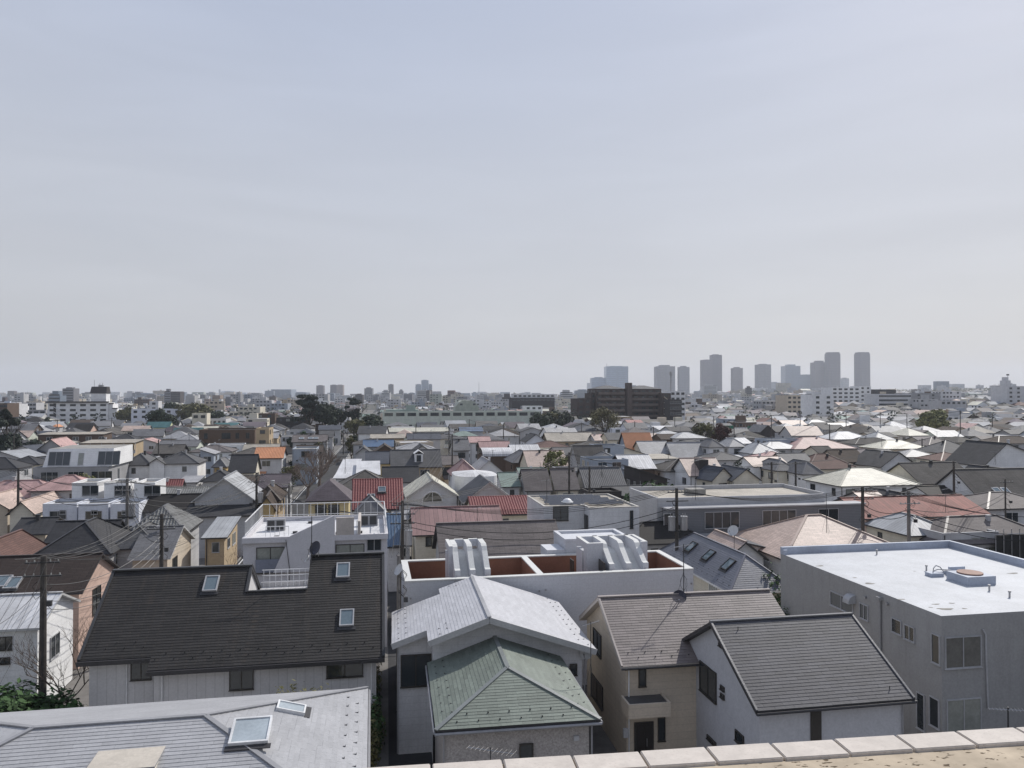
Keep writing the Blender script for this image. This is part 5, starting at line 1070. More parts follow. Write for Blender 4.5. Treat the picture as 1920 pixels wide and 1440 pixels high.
h = hs(1614, 870, 1660, 5.0, 9, 'gx', 2.6, 'mauve', 'lgray', 'grey slate slope left of the wide pale gable wall', rot=20)
hs(1652, 876, 1722, 5.0, 9, 'gy', 2.8, 'charcoal', 'lgray', 'wide pale gable wall with dark edges in the right middle', rot=8)
hs(1655, 842, 1746, 5.8, 10, 'hip', 1.9, 'cream', 'beige', 'beige house with a bright cream hip roof and a dark cap')
hs(1604, 833, 1690, 5.4, 9, 'hip', 1.5, 'stained', 'gray', 'dark weathered hip roof left of the bright cream roof')
hs(1768, 850, 1842, 5.8, 10, 'hip', 2.6, 'gray', 'cream', 'large grey hip roof with a cream wall and balcony')
hs(1832, 846, 1910, 5.8, 9, 'hip', 2.0, 'gray', 'beige', 'large grey hip roof right of its twin')
hs(1742, 836, 1802, 5.6, 9, 'hip', 2.0, 'taupe', 'gray', 'light brown hip roof behind the twin grey roofs')
hs(1872, 832, 1960, 5.8, 9, 'hip', 1.8, 'brown', 'gray', 'dark brown hip roof at the right edge in front of pale roofs')
h = hs(1488, 842, 1608, 5.4, 14, 'hip', 2.6, 'dustypink', 'gray', 'broad dusty rose hip roof in the right middle')
hs(1571, 867, 1628, 5.4, 8, 'gx', 2.3, 'brown', 'beige', 'steep dark brown roof next to the dusty rose roof')
hs(1538, 852, 1572, 5.8, 8, 'gx', 1.6, 'stained', 'cream', 'grey green small roof in front of the dusty rose roof')
hs(1516, 880, 1612, 4.9, 9, 'hip', 2.6, 'redbrown', 'cream', 'reddish brown hip roof with pale hip lines')
hs(1474, 872, 1530, 5.6, 8, 'gx', 2.0, 'graytile', 'gray', 'grey tiled roof left of the reddish brown roof')
hs(1505, 890, 1548, 5.0, 9, 'hip', 2.2, 'midgray', 'white', 'white house with a pale slate pyramid and snow guards, right one')
hs(1455, 883, 1498, 5.2, 9, 'hip', 1.8, 'midgray', 'cream', 'cream house with a pale slate pyramid and snow guards, left one')
h = hs(1412, 875, 1482, 5.5, 8, 'gx', 1.6, 'peach', 'white', 'white house with a bright peach roof and balcony', )
h = hs(1292, 893, 1362, 5.0, 9, 'gx', 2.8, 'peach', 'white', 'white house with a sunlit peach roof and a black dormer'); b = MB(); u_ = h.W * .35; b.box(u_, 1.2, 5.6, u_ + 1.7, 3.4, 7.7); b.build('dormer', [wmat('dark')], h.root)
hs(1335, 902, 1380, 4.6, 9, 'gy', 2.2, 'bluegray', 'cream', 'blue grey gable with cream wall right of the black dormer', rot=12)
hs(1372, 902, 1428, 4.6, 9, 'gy', 2.0, 'bluegray', 'cream', 'low cream double gable front beside the pole')
hs(1245, 884, 1340, 5.2, 9, 'hip', 1.8, 'stained', 'lgray', 'weathered grey hip roof behind the sunlit peach roof')
h = hs(1262, 862, 1332, 3.4, 9, 'gx', 4.0, 'light', 'lgray', 'steep white slate slope with a skylight reaching low', rot=0)
hs(1328, 839, 1360, 6.4, 8, 'hip', 1.9, 'midgray', 'lgray', 'left of two grey pyramid houses with black balconies')
hs(1366, 838, 1402, 6.4, 8, 'hip', 2.0, 'light', 'lgray', 'right of two grey pyramid houses with black balconies')
hs(1335, 858, 1372, 4.2, 5, 'sx', .4, 'white', 'bluew', 'small pale blue house front below the left pyramid')
hs(1376, 858, 1414, 4.2, 5, 'sx', .4, 'white', 'lgray', 'small pale house front below the right pyramid')
hs(1410, 851, 1466, 5.2, 10, 'hip', 2.4, 'silver', 'lgray', 'pale pyramid roof with a bright right face')
hs(1430, 842, 1508, 5.4, 9, 'hip', 1.6, 'silver', 'gray', 'long bluish hip roof behind the bright pyramid')
hs(1264, 822, 1330, 6.2, 10, 'hip', 1.6, 'silver', 'lgray', 'shiny silver hip roof above the steep white slope')
hs(1376, 832, 1412, 6.0, 10, 'gx', 1.4, 'white', 'lgray', 'bright white ribbed roof behind the pyramids')
hs(1374, 822, 1426, 6.0, 9, 'hip', 1.3, 'charcoal', 'gray', 'dark brown roof below the green scaffold netting')
hs(1440, 824, 1500, 7.5, 7, 'flat', .3, 'concrete', 'bluew', 'blue grey flat block left of the rose hip roof')
hs(1484, 817, 1545, 5.8, 10, 'gx', 3.0, 'peach', 'gray', 'large light peach gable roof in the right middle', rot=-5)
hs(1470, 797, 1514, 6.0, 9, 'gx', 2.0, 'peach', 'brown', 'pale pink sunlit roof with a brown side')
hs(1562, 824, 1636, 5.8, 10, 'hip', 2.2, 'white', 'gray', 'bright white glossy hip roof with a pole before it')
hs(1640, 827, 1688, 5.8, 10, 'hip', 2.3, 'silver', 'gray', 'silvery white roof with two sloping sides')
hs(1425, 811, 1455, 6.2, 9, 'gy', 2.6, 'midgray', 'dark', 'tall dark gable with a pale slope, right of the scaffold', rot=4)
hs(1516, 795, 1560, 6.0, 9, 'hip', 1.8, 'silver', 'gray', 'pale silver roof behind the large peach gable')
h = hs(1176, 852, 1230, 4.2, 9, 'gx', 5.2, 'orangetile', 'bluew', 'steep tan orange clay roof beside blue grey walls', win=False); tiles(h, 'gx', 9, 4.2, 5.2, KWO)
hs(1204, 852, 1262, 4.6, 9, 'gx', 3.0, 'light', 'cream', 'cream house with a light grey slate slope and small gable')
h = hs(1110, 862, 1178, 7.4, 8, 'flat', .5, 'gray', 'bluew', 'blue grey cube house with a shaded recess')
hs(1122, 836, 1170, 8.2, 7, 'flat', .4, 'brown', 'bluew', 'blue grey block with planters on its roof terrace')
hs(1082, 870, 1140, 4.8, 8, 'gx', 3.6, 'stained', 'gray', 'steep dark stained slope edged in pale metal', fasc=FASCW)
hs(1190, 861, 1274, 6.2, 9, 'sx', .3, 'beige', 'white', 'flat beige roofed white house below the light slate slope')
hs(990, 878, 1068, 5.2, 10, 'gx', 3.0, 'peach', 'cream', 'salmon pink ribbed roof with snow guards')
hs(1056, 883, 1160, 6.6, 8, 'flat', .2, 'gray', 'mid', 'plain dark grey rectangular block crossed by a wire', win=False)
hs(1112, 872, 1176, 5.6, 9, 'hip', 2.2, 'midgray', 'bluew', 'pale grey hip roof with a blue gable end')
hs(1168, 880, 1232, 5.6, 9, 'gx', 2.3, 'white', 'brown', 'dazzling white roof above a brown walled house')
hs(1196, 900, 1256, 5.6, 8, 'sl', 1.8, 'white', 'dark', 'black walled house with a slanted white roof edge')
hs(960, 868, 1014, 5.4, 10, 'hip', 2.2, 'midgray', 'brown', 'grey pyramid roof on reddish brown walls')
hs(960, 850, 1016, 5.6, 9, 'gx', 1.8, 'white', 'gray', 'bright white ribbed roof left of the bush')
hs(1010, 863, 1050, 5.2, 9, 'hip', 1.8, 'charcoal', 'gray', 'dark folded roof right of the bright white roof')
hs(985, 829, 1026, 5.4, 9, 'gy', 2.3, 'charcoal', 'bluishw', 'whitish gabled house with a dark roof and square window')
hs(1026, 828, 1116, 5.6, 9, 'gx', 2.4, 'beige', 'tan', 'wide beige grey roof on a dark gold wall')
hs(1034, 812, 1084, 5.8, 9, 'gx', 1.6, 'light', 'gray', 'light grey sunlit roof above the wide beige roof')
hs(1082, 808, 1140, 5.8, 9, 'hip', 1.6, 'bluegray', 'gray', 'slate blue hip roof with a white edge')
hs(1146, 803, 1172, 7.0, 8, 'flat', .2, 'whiteflat', 'bluishw', 'small white block beside the willow')
hs(1174, 804, 1216, 6.2, 9, 'gx', 2.2, 'graytile', 'bluishw', 'grey ribbed roof on a white walled house near the willow')
hs(1178, 794, 1208, 7.0, 9, 'gx', 1.4, 'redtile', 'gray', 'dull red ribbed roof just above the white walled house')
hs(1115, 826, 1130, 6.0, 8, 'gx', 1.6, 'peach', 'gray', 'small tan roof left of the roof planters')
hs(1236, 806, 1276, 6.0, 9, 'sx', 1.2, 'white', 'gray', 'glaring white sheet roof in the centre right')
hs(1240, 824, 1284, 5.8, 9, 'gx', 1.4, 'brown', 'brown', 'brown roof right of the tan orange clay roof')
hs(1310, 778, 1352, 6.2, 9, 'gx', 1.6, 'white', 'dark', 'bright white roof with a black gable, far centre right')
hs(1378, 786, 1412, 6.6, 9, 'flat', .3, 'gray', 'dark', 'dark low square block right of the bright white roof')
hs(1400, 775, 1458, 6.6, 10, 'gx', 1.8, 'mint', 'gray', 'pale greenish roof in the far right middle')
hs(975, 893, 1028, 4.6, 7, 'gx', 1.2, 'mint', 'lgray', 'dull green flat roof left of the twin brown slopes')
hs(940, 913, 978, 5.0, 8, 'gx', 1.8, 'mint', 'lgray', 'dull green roof right of the temple gable')
h = hs(984, 921, 1036, 4.6, 7, 'gx', 3.0, 'taupe', 'gray', 'left of twin steep brown grey slopes above the solar panels')
hs(1040, 919, 1088, 4.6, 7, 'gx', 3.0, 'taupe', 'cream', 'right of twin steep brown grey slopes above the solar panels')
hs(1096, 915, 1176, 4.8, 7, 'gx', 2.8, 'graytile', 'gray', 'pale ribbed roof with a tall grey fin beside it')
hs(1105, 922, 1165, 6.6, 4, 'flat', .3, 'black', 'dark', 'small black flat topped box with a rounded lid')
hs(1140, 930, 1240, 5.2, 6, 'gx', 1.0, 'gray', 'dark', 'dark low roof left of the long louvred building')
# ---- larger buildings ---------------------------------------------------------
def block(x0, y0, x1, ze, D, wall, label, rows=3, cols=5, roof='concrete', y1=None, rot=0, ww=1.8, wh=1.2, name='apartment_building', cat='building', group=None, mull=2, pitch=2.9, fr=None, gl=None, base=0):
    if ze > 60: ze = H + (742.06 - y0) / F * ze   # given as a distance in metres
    h = House(name, label, cat, x0, y0, x1, ze, y1, rot, group); wing(h, 'flat', h.W, D, ze, .4, roof, wall); h.top = ze
    for r_ in range(rows):
        for k in range(cols):
            window(h.root, 'f', (h.W * (k + .5) / cols - ww / 2, -.02, ze - .9 - wh - pitch * r_), ww, wh, fr or FRD, gl or GLASS, mull)
    h.foot(D); h.D = D; return h
def side_windows(h, side, rows, cols, ze, ww=1.4, wh=1.2, pitch=2.9):
    for r_ in range(rows):
        for k in range(cols):
            p = h.D * (k + .5) / cols
            window(h.root, side, (h.W + .02, p - ww / 2, ze - .9 - wh - pitch * r_) if side == 'r' else (-.02, p + ww / 2, ze - .9 - wh - pitch * r_), ww, wh, FRD, GLASS, 2)
# white stepped block at the left
h = block(89, 755, 203, 15.0, 12, 'white', 'long white apartment block with dark eaves, outside stair and a black capped tower', 5, 6, ww=3.0, wh=1.1)
W = h.W; b = MB(); b.box(-.8, -.9, 15.0, W + .6, .2, 15.7); b.build('eaves_band', [wmat('dark')], h.root)
b = MB(); tu = h.pl(171, 740, 'v', 2)[0]; t2 = h.pl(200, 740, 'v', 2)[0]; b.box(tu, 1, 15, t2, 8, 20.5); b.build('tower', [wmat('white')], h.root); b = MB()
b.slab([(tu - .3, .7, 20.6), (t2 + .3, .7, 20.6), (t2, 2.5, 24.4), (tu, 2.5, 24.4)], .2).slab([(t2 + .3, .7, 20.6), (t2 + .3, 8.3, 20.6), (t2, 7, 24.4), (t2, 2.5, 24.4)], .2).slab([(tu - .3, 8.3, 20.6), (tu - .3, .7, 20.6), (tu, 2.5, 24.4), (tu, 7, 24.4)], .2).box(tu, 2.5, 24.2, t2, 7, 24.4); b.build('tower_cap', [wmat('dark'), wmat('dark')], h.root)
b = MB(); [b.tube([(x_, 4, 24.4), (x_, 4, z_)], .12, 5) for x_, z_ in ((tu + 1, 28.5), (tu + 4, 26.6), (tu + 5.5, 26.8))]; b.box(tu + 3.5, 3, 24.4, tu + 6, 5, 25.5); b.build('antenna', [METAL], h.root)
b = MB()
for i in range(4): b.bar((3.5, -.5, 12.6 - 2.9 * i), (7.5, -.5, 9.9 - 2.9 * i), .7, .25); 
b.build('outside_stair', [wmat('white')], h.root); b = MB(); b.box(3.2, -.05, .5, 4.6, 0, 14.6); b.build('stair_recess_shade', [wmat('dark')], h.root)  # flat dark sheet on the wall paints the shade of a stair recess
for i in range(4):
    b = MB(); u_ = W + i * 2.2; b.box(u_, 1, 0, u_ + 2.2, 11, 14.2 - 2.9 * i).box(u_ - .2, .5, 14.2 - 2.9 * i, u_ + 2.7, 1.6, 14.8 - 2.9 * i, 1, 1); b.build('stepped_wing', [wmat('white'), wmat('dark')], h.root)
railing(h, [(.2, .5), (W, .5)], 15.7, 1.3, 2.4, METAL); side_windows(h, 'r', 4, 3, 15)
block(38, 769, 86, 9.5, 12, 'mid', 'grey brown two storey block left of the white stepped block', 2, 4, ww=2.6)
block(12, 757, 32, 430, 14, 'lgray', 'light concrete block with bluish windows near the left edge', 4, 2)
block(-10, 756, 14, 15, 14, 'brown', 'dark brown block at the left edge above the conifer', 4, 3)
block(28, 762, 42, 12, 10, 'white', 'small white stepped balconies block near the left edge', 3, 2)
block(42, 755, 68, 14, 14, 'gray', 'grey block far left behind the brown grey one', 4, 4)
block(68, 757, 88, 13, 12, 'cream', 'small cream block left of the white stepped block', 3, 3)
h = block(246, 767, 340, 11.5, 12, 'bluishw', 'white three storey clinic with a raised middle', 2, 6, ww=1.8); side_windows(h, 'r', 3, 3, 11.5)
block(280, 752, 297, 450, 8, 'lgray', 'narrow raised block behind the white clinic', 2, 1)
block(356, 786, 424, 8, 12, 'lgray', 'long low beige white hall left of the brown block', 1, 8, roof='beige', ww=1.0)
block(360, 775, 388, 11, 8, 'cream', 'cream penthouse above the long low hall', 1, 2)
block(430, 772, 446, 9, 8, 'cream', 'small cream house front in the far left middle', 1, 2, name='house', cat='house')
# pale green school
h = block(718, 771.5, 1012, 9.5, 14, 'palegreen', 'long pale green school with a row of classroom windows', 1, 14, ww=5.0, wh=1.9, roof='mint', mull=4, name='school', cat='school')
for i in range(15): b = MB(); u_ = h.W * i / 14; b.box(u_ - .15, -.35, 0, u_ + .15, 0, 9.4); b.build('pilaster', [wmat('palegreen')], h.root)
a = h.pl(853, 760, 'v', 8)[0]; c = h.pl(897, 760, 'v', 8)[0]; m_ = (c - a)
b = MB(); pr = [(0, 9), (0, 12), (.18, 15.2), (.3, 16), (.7, 16), (.84, 15.2), (1, 12), (1, 9)]
b.quad([(a + p * m_, 6, z_) for p, z_ in pr][::-1]); b.quad([(a + p * m_, 18, z_) for p, z_ in pr])
for (p, z_), (q, y_) in zip(pr[:-1], pr[1:]): b.quad([(a + p * m_, 6, z_), (a + q * m_, 6, y_), (a + q * m_, 18, y_), (a + p * m_, 18, z_)][::-1])
g_ = b.build('gymnasium', [mat('wall_gym_green', (.4, .42, .36), .8)], h.root)
for u_ in (.2, .75): window(h.root, 'f', (a + m_ * u_, 5.95, 13), 1.6, 1.2, FRW, GLASS, 2)
a = h.pl(762, 760, 'v', 3)[0]; b = MB(); b.box(a, 3, 9, a + 5.5, 8, 13).box(a - .3, 2.7, 13, a + 5.8, 8.3, 13.3); b.build('stair_tower', [mat('wall_mint', (.36, .43, .385), .8)], h.root)
b = MB(); b.box(h.W * .02, 2, 9, h.W * .22, 12, 10.6); b.build('low_hall', [mat('wall_mint', (.36, .43, .385), .8)], h.root)
block(985, 761, 1017, 12.4, 10, 'white', 'white stair block at the right end of the green school', 2, 3)
block(722, 793, 790, 7, 9, 'palegreen', 'low pale annex in front of the green school', 1, 5, ww=1.2)
# dark brown condominium
h = block(1117, 729, 1240, 400, 16, 'condo', 'big dark brown apartment block with stacked balconies and a central shaft', 0, 1, roof='gray'); W = h.W
for r_ in range(6):
    z_ = h.top - 2.8 - 3.0 * r_
    b = MB(); b.box(1.0, -1.5, z_ - .25, W * .43, -.02, z_).box(1.0, -1.5, z_, W * .43, -1.35, z_ + 1.0).box(W * .53, -1.5, z_ - .25, W - .5, -.02, z_).box(W * .53, -1.5, z_, W - .5, -1.35, z_ + 1.0); b.build('balcony', [mat('condo_band', (.15, .12, .105), .8)], h.root)
    for k in range(9):
        if k in (4,): continue
        window(h.root, 'f', (W * (k + .25) / 9, -.02, z_ + .05), 2.2, 1.9, FRD, GLASS, 2)
b = MB(); b.box(W * .46, -2.2, 0, W * .53, 2, h.top + 3.2); b.build('lift_shaft', [mat('condo_shaft', (.11, .085, .075), .85)], h.root)
b = MB(); [b.slab(p, .2, 0, 1) for p in roof_polys('hip', W * .46, 14, h.top + .05, 1.9, 0, 1)]; [b.slab(p, .2, 0, 1) for p in roof_polys('hip', W * .48, 14, h.top + .05, 1.9, W * .53, 1)]; b.build('roof', [rmat('gray'), FASC], h.root); side_windows(h, 'l', 6, 3, h.top)
block(1083, 747, 1108, 395, 14, 'condo', 'lower dark brown wing left of the big brown block', 4, 2)
block(1108, 737, 1120, 402, 12, 'condo', 'narrow stepped brown wing joining the big brown block', 4, 1)
h = block(1241, 737, 1258, 400, 14, 'condo', 'dark wing with an outside stair right of the big brown block', 5, 1); b = MB(); [b.bar((1, -.6, h.top - 2 - 3 * i), (h.W - .5, -.6, h.top - 4.6 - 3 * i), .8, .3) for i in range(5)]; b.build('outside_stair', [wmat('beige')], h.root)
block(1257, 733, 1285, 425, 14, 'white', 'whitish stepped apartment block right of the brown one', 5, 3)
block(1257, 749, 1278, 385, 8, 'dark', 'dark low annex before the whitish stepped block', 3, 4, fr=FRS)
block(1222, 766, 1283, 6.6, 12, 'gray', 'low grey hall with a rounded roof edge beside the brown block', 1, 8)
# far right blocks
block(1523, 740, 1563, 430, 12, 'white', 'white six storey block with a column of balconies', 6, 2, ww=2)
block(1476, 741, 1512, 470, 14, 'beige', 'beige grey block with jagged balconies left of the white block', 5, 4)
h = block(1560, 726, 1612, 560, 14, 'white', 'wide white apartment block with long balcony bands', 6, 5, ww=2.6); block(1612, 724, 1633, 565, 12, 'white', 'white tower joined to the wide white block', 6, 2)
block(1637, 730, 1680, 640, 16, 'dark', 'black flat block right of the white apartment blocks', 1, 3)
block(1648, 738.5, 1708, 520, 16, 'lgray', 'light office block with a regular grid of windows', 4, 11, ww=2.2, fr=FRS)
block(1709, 737, 1763, 540, 18, 'mid', 'plain grey box building with small dark openings', 2, 2)
block(1764, 734, 1790, 600, 18, 'brown', 'dark reddish brown box building', 3, 3)
h = block(1888, 724, 1945, 520, 14, 'lgray', 'pale apartment tower with a rooftop water tank at the right edge', 6, 4, ww=2.0); b = MB(); b.box(1, 2, h.top, 5, 7, h.top + 4).box(1.6, 3, h.top + 4, 4.2, 6, h.top + 6.3); b.build('rooftop_block', [wmat('lgray')], h.root); b = MB(); b.tube([(4.6, 4, h.top + 4), (4.6, 4, h.top + 8)], .12, 6).box(4.0, 3.4, h.top + 7.4, 5.2, 4.6, h.top + 8.4); b.build('antenna', [DKM], h.root)
block(1764, 751, 1812, 470, 10, 'gray', 'low grey building with a slanted railing', 1, 5)
block(1800, 738, 1890, 700, 20, 'palegreen', 'greenish low slab behind the bare hill tree', 2, 8)
block(1670, 761, 1725, 9.5, 10, 'mid', 'grey two storey flats with dark openings, right middle', 1, 4, ww=2.4)
block(1822, 772, 1878, 7.5, 10, 'dark', 'dark low hall with a white roof edge, right', 0, 1, roof='white')
block(1876, 770, 1940, 8.5, 10, 'white', 'white box with clutter at the right edge', 1, 2, roof='whiteflat')
block(1782, 776, 1822, 7.0, 8, 'bluew', 'blue sheeted construction block near the green tree', 0, 1, roof='blue')
block(960, 746, 1040, 600, 14, 'dark', 'long dark roofed school block left of the brown apartments', 1, 10, ww=2.0, fr=FRS)
block(962, 739, 1040, 616, 10, 'lgray', 'light upper storey with paired windows above the dark school block', 1, 9, ww=2.2)
# green scaffold netting
h = House('scaffold', 'green safety netting on scaffold poles round a building site', 'scaffold', 1358, 812, 1430, 5.5); W = h.W; NET = mat('net_green', (.02, .2, .11), .6, dirt=.4, dscale=2)
for (a, c, z0_, z1_) in ((0, W * .26, 3, 8.2), (W * .6, W * .8, 1, 8), (W * .86, W, 1, 7.4), (W * .26, W * .6, 4.6, 6.8), (W * .8, W * .86, 4, 6.6)):
    b = MB(); b.box(a, -.05, z0_, c - .05, .05, z1_); b.build('netting', [NET], h.root)
b = MB(); b.box(.5, 1, 0, W - .5, 8, 5.6); b.build('site_floor', [rmat('beige')], h.root)
for i in range(14): b = MB(); u_ = W * i / 13; b.tube([(u_, -.15, 0), (u_, -.15, 8.5)], .06, 5); b.build('pole', [METAL], h.root)
h.foot(8)
# ================================================================ FILL: remaining plots between the drawn houses
RF = random.Random(11)
for px0, px1, d0, d1 in ((712, 1018, 338, 470), (88, 236, 352, 437), (246, 342, 345, 430)):   # open ground before the big blocks
    FOOT.append((0, 0, 1, 0, (px0 - CX) / F * (d0 + d1) / 2, d0, (px1 - CX) / F * (d0 + d1) / 2, d1))
FT = np.array(FOOT)
def blocked(x, y, r):
    dx = x - FT[:, 0]; dy = y - FT[:, 1]; u = dx * FT[:, 2] + dy * FT[:, 3]; v = -dx * FT[:, 3] + dy * FT[:, 2]
    return bool(np.any((u > FT[:, 4] - r) & (u < FT[:, 6] + r) & (v > FT[:, 5] - r) & (v < FT[:, 7] + r)))
TREES = []   # x, y, r of tree plots kept free
RCH = [('gray', 14), ('charcoal', 12), ('midgray', 14), ('stained', 9), ('light', 9), ('taupe', 8), ('mauve', 6), ('brown', 7), ('bluegray', 7), ('silver', 5), ('white', 2), ('peach', 3), ('pink', 3), ('cream', 3), ('redbrown', 2), ('mint', 1), ('teal', 1), ('black', 5), ('beige', 4)]
RN = [a for a, b in RCH for _ in range(b)]
WN = ['white'] * 4 + ['cream'] * 4 + ['gray'] * 4 + ['lgray'] * 5 + ['beige'] * 3 + ['bluew', 'tan', 'mid', 'brown', 'palegreen']
NAMEC = {'gray': 'dark grey', 'charcoal': 'charcoal', 'midgray': 'grey', 'stained': 'weathered grey', 'light': 'pale grey', 'taupe': 'brown grey', 'mauve': 'mauve', 'brown': 'brown', 'bluegray': 'blue grey', 'silver': 'silvery', 'white': 'white', 'peach': 'peach', 'pink': 'pink', 'cream': 'cream', 'redbrown': 'reddish', 'mint': 'green', 'teal': 'teal', 'black': 'black', 'beige': 'beige'}
NAMET = {'gx': 'gable-roofed', 'gy': 'gable-fronted', 'hip': 'hip-roofed', 'flat': 'flat-roofed'}
lots = []
cG, sG = math.cos(G), math.sin(G)
def lotgrid(d0, d1, sp, sv, jit, rr):
    nu = int(d1 * 1.5 / sp)
    for j in range(int(d0 * .7 / sv), int(d1 * 1.15 / sv)):
        if j % 4 == 3 and sp < 15: continue      # side street
        for i in range(-nu, nu):
            u = i * sp + RF.uniform(-jit, jit) + (i // 6) * 3.5; v = j * sv + RF.uniform(-jit, jit)
            x = u * cG - v * sG; y = u * sG + v * cG
            if not (d0 <= y < d1) or abs(x) > y * .76 + 34: continue
            if abs(x) < y * .02 and False: continue
            if blocked(x, y, rr): continue
            lots.append((y, x, sp))
for (j, i) in [(j, i) for j in range(2, 16) for i in range(-18, 19)]:   # neighbours just outside the frame
    u, v = i * 11.8, j * 11.0; x, y = u * cG - v * sG, u * sG + v * cG
    if y < 150 and abs(x) > y * .7 + 8 and abs(x) < y * .76 + 46 and not blocked(x, y, 6): lots.append((y, x, 11.8))
lotgrid(150, 900, 11.8, 11.0, .9, 5.2)
lotgrid(900, 1900, 19, 18, 3, 8)
lotgrid(1900, 4200, 36, 36, 9, 14)
lots.sort()
TP = [(-.0, 0)]
def free_of_trees(x, y): return all((x - a) ** 2 + (y - b) ** 2 > (r + 4) ** 2 for a, b, r in TREES)
treepx = [(18, 792, 200, 7.5), (590, 778, 330, 8), (655, 778, 360, 5), (300, 796, 330, 6), (360, 792, 420, 9), (236, 790, 440, 6), (398, 790, 410, 6), (1138, 806, 285, 7.5), (1745, 805, 290, 8), (1016, 800, 330, 6), (1050, 795, 350, 6), (600, 800, 330, 6), (585, 900, 158, 4)]
for px, py, d, r in treepx: TREES.append(((px - CX) / F * d, d, r))
n_ind = 0
far = {'v': [], 'f': [], 'c': []}
def fadd(vs, fs, cs):
    b = len(far['v']); far['v'] += vs; far['f'] += [tuple(b + i for i in f) for f in fs]; far['c'] += cs
def jitc(c, k=.12): 
    m = 1 + RF.uniform(-k, k); return tuple(x * m for x in c)
for y, x, sp in lots:
    if not free_of_trees(x, y): continue
    g = G + RF.choice([0, 0, 0, 0, rad(3), rad(-4), rad(8), rad(-9)])
    z0 = hill_z(x, y)
    if sp < 15:
        W, D = RF.uniform(8.2, 10.6), RF.uniform(8, 10.2); ze = RF.choice([5.2, 5.5, 5.7, 5.9, 6.2]); tp = RF.choice(['gx', 'gx', 'gx', 'gy', 'hip', 'hip', 'hip', 'flat']); rise = RF.uniform(1.3, 2.5)
        if y < 230: ze, rise = min(ze, 5.4), min(rise, 1.5)
        if tp == 'flat': ze = RF.choice([6.0, 6.6, 7.5, 8.6] if y > 330 else [5.6, 5.9])
        if y > 480 and RF.random() < .035: tp, ze, W, D = 'flat', RF.choice([9.5, 12, 12.5, 15]), RF.uniform(11, 17), 11
    elif sp < 30:
        W, D = RF.uniform(10, 19), RF.uniform(9, 16); tp = RF.choice(['gx', 'gy', 'hip', 'hip', 'flat', 'flat']); ze = RF.uniform(5.5, 8); rise = RF.uniform(1.5, 3)
        if RF.random() < .07: tp, ze = 'flat', RF.choice([12, 12, 15, 15, 18, 21])
    else:
        W, D = RF.uniform(16, 38), RF.uniform(12, 28); tp = RF.choice(['gx', 'hip', 'flat', 'flat']); ze = RF.uniform(6, 12); rise = RF.uniform(2, 4)
        if RF.random() < .05: tp, ze = 'flat', RF.choice([15, 18, 21, 24, 27, 30, 34])
    A = (x - W / 2 * math.cos(g) + D / 2 * math.sin(g), y - W / 2 * math.sin(g) - D / 2 * math.cos(g))
    rf = RF.choice(RN) if tp != 'flat' else RF.choice(['concrete', 'concrete', 'whiteflat', 'gray', 'light']); wl = RF.choice(WN)
    infr = abs(x) < y * .675
    if n_ind < 150 and infr and 140 < y < 420 and sp < 15:
        n_ind += 1; ze += z0
        lat = 'left' if x / y < -.25 else ('right' if x / y > .25 else 'centre'); band = 'nearer' if y < 200 else ('middle' if y < 300 else 'far')
        lb = '%s %s house, %s walls, %s rows, near the %s' % (NAMEC.get(rf, 'grey'), NAMET[tp], {'gray': 'grey', 'lgray': 'pale grey', 'bluew': 'bluish', 'mid': 'dark grey', 'palegreen': 'greenish'}.get(wl, wl), band, ' '.join(near_label(x, y).split()[:5]))
        h = House.__new__(House); h.setup('house', lb, 'house', A, g, W, ze, 'houses packed between the streets')
        wing(h, tp, W, D, ze, rise if tp != 'flat' else .3, rf, wl, ridge=y < 220)
        rr_ = random.Random(n_ind); auto_windows(h, tp, W, D, ze, .35, floors=2 if y < 200 else 1, rnd=rr_)
        if y < 300: extras(h, tp, W, D, ze, rise, rf, wl, rr_)
        continue
    c, s = math.cos(g), math.sin(g)
    def P(u, v, z): return (A[0] + u * c - v * s, A[1] + u * s + v * c, z + z0)
    rc = jitc(ROOF[rf][0], .25); wc = jitc(WALL[wl], .1)
    if sp > 15 and ze > 9: wc = tuple(k_ * .7 for k_ in wc)
    if tp == 'flat':
        vs = [P(0, 0, 0), P(W, 0, 0), P(W, D, 0), P(0, D, 0), P(0, 0, ze), P(W, 0, ze), P(W, D, ze), P(0, D, ze)]
        fadd(vs, [(4, 5, 6, 7), (0, 1, 5, 4), (1, 2, 6, 5), (3, 0, 4, 7)], [rc, wc, wc, wc])
        if RF.random() < .5:
            a, b_, q = W * RF.uniform(.1, .6), D * .3, RF.uniform(1.5, 3)
            e = [P(a, b_, ze), P(a + 3.5, b_, ze), P(a + 3.5, b_ + 3, ze), P(a, b_ + 3, ze), P(a, b_, ze + q), P(a + 3.5, b_, ze + q), P(a + 3.5, b_ + 3, ze + q), P(a, b_ + 3, ze + q)]
            fadd(e, [(4, 5, 6, 7), (0, 1, 5, 4), (1, 2, 6, 5), (3, 0, 4, 7)], [wc] * 4)
    else:
        o = .35; Wb, Db = W, D
        def T(u, v): return zroof(tp, u, v, W, D, ze, rise) - .1
        ring = [(o, o), (W - o, o), (W - o, D - o), (o, D - o)]
        for i in (0, 1, 3):
            p, q = ring[i], ring[(i + 1) % 4]; pts = [p]
            if tp == 'gx' and i in (1, 3): pts.append((p[0], D / 2))
            if tp == 'gy' and i == 0: pts.append((W / 2, p[1]))
            pts.append(q); vs = [P(*p, 0), P(*q, 0)] + [P(*a_, T(*a_)) for a_ in reversed(pts)]
            fadd(vs, [tuple(range(len(vs)))], [wc])
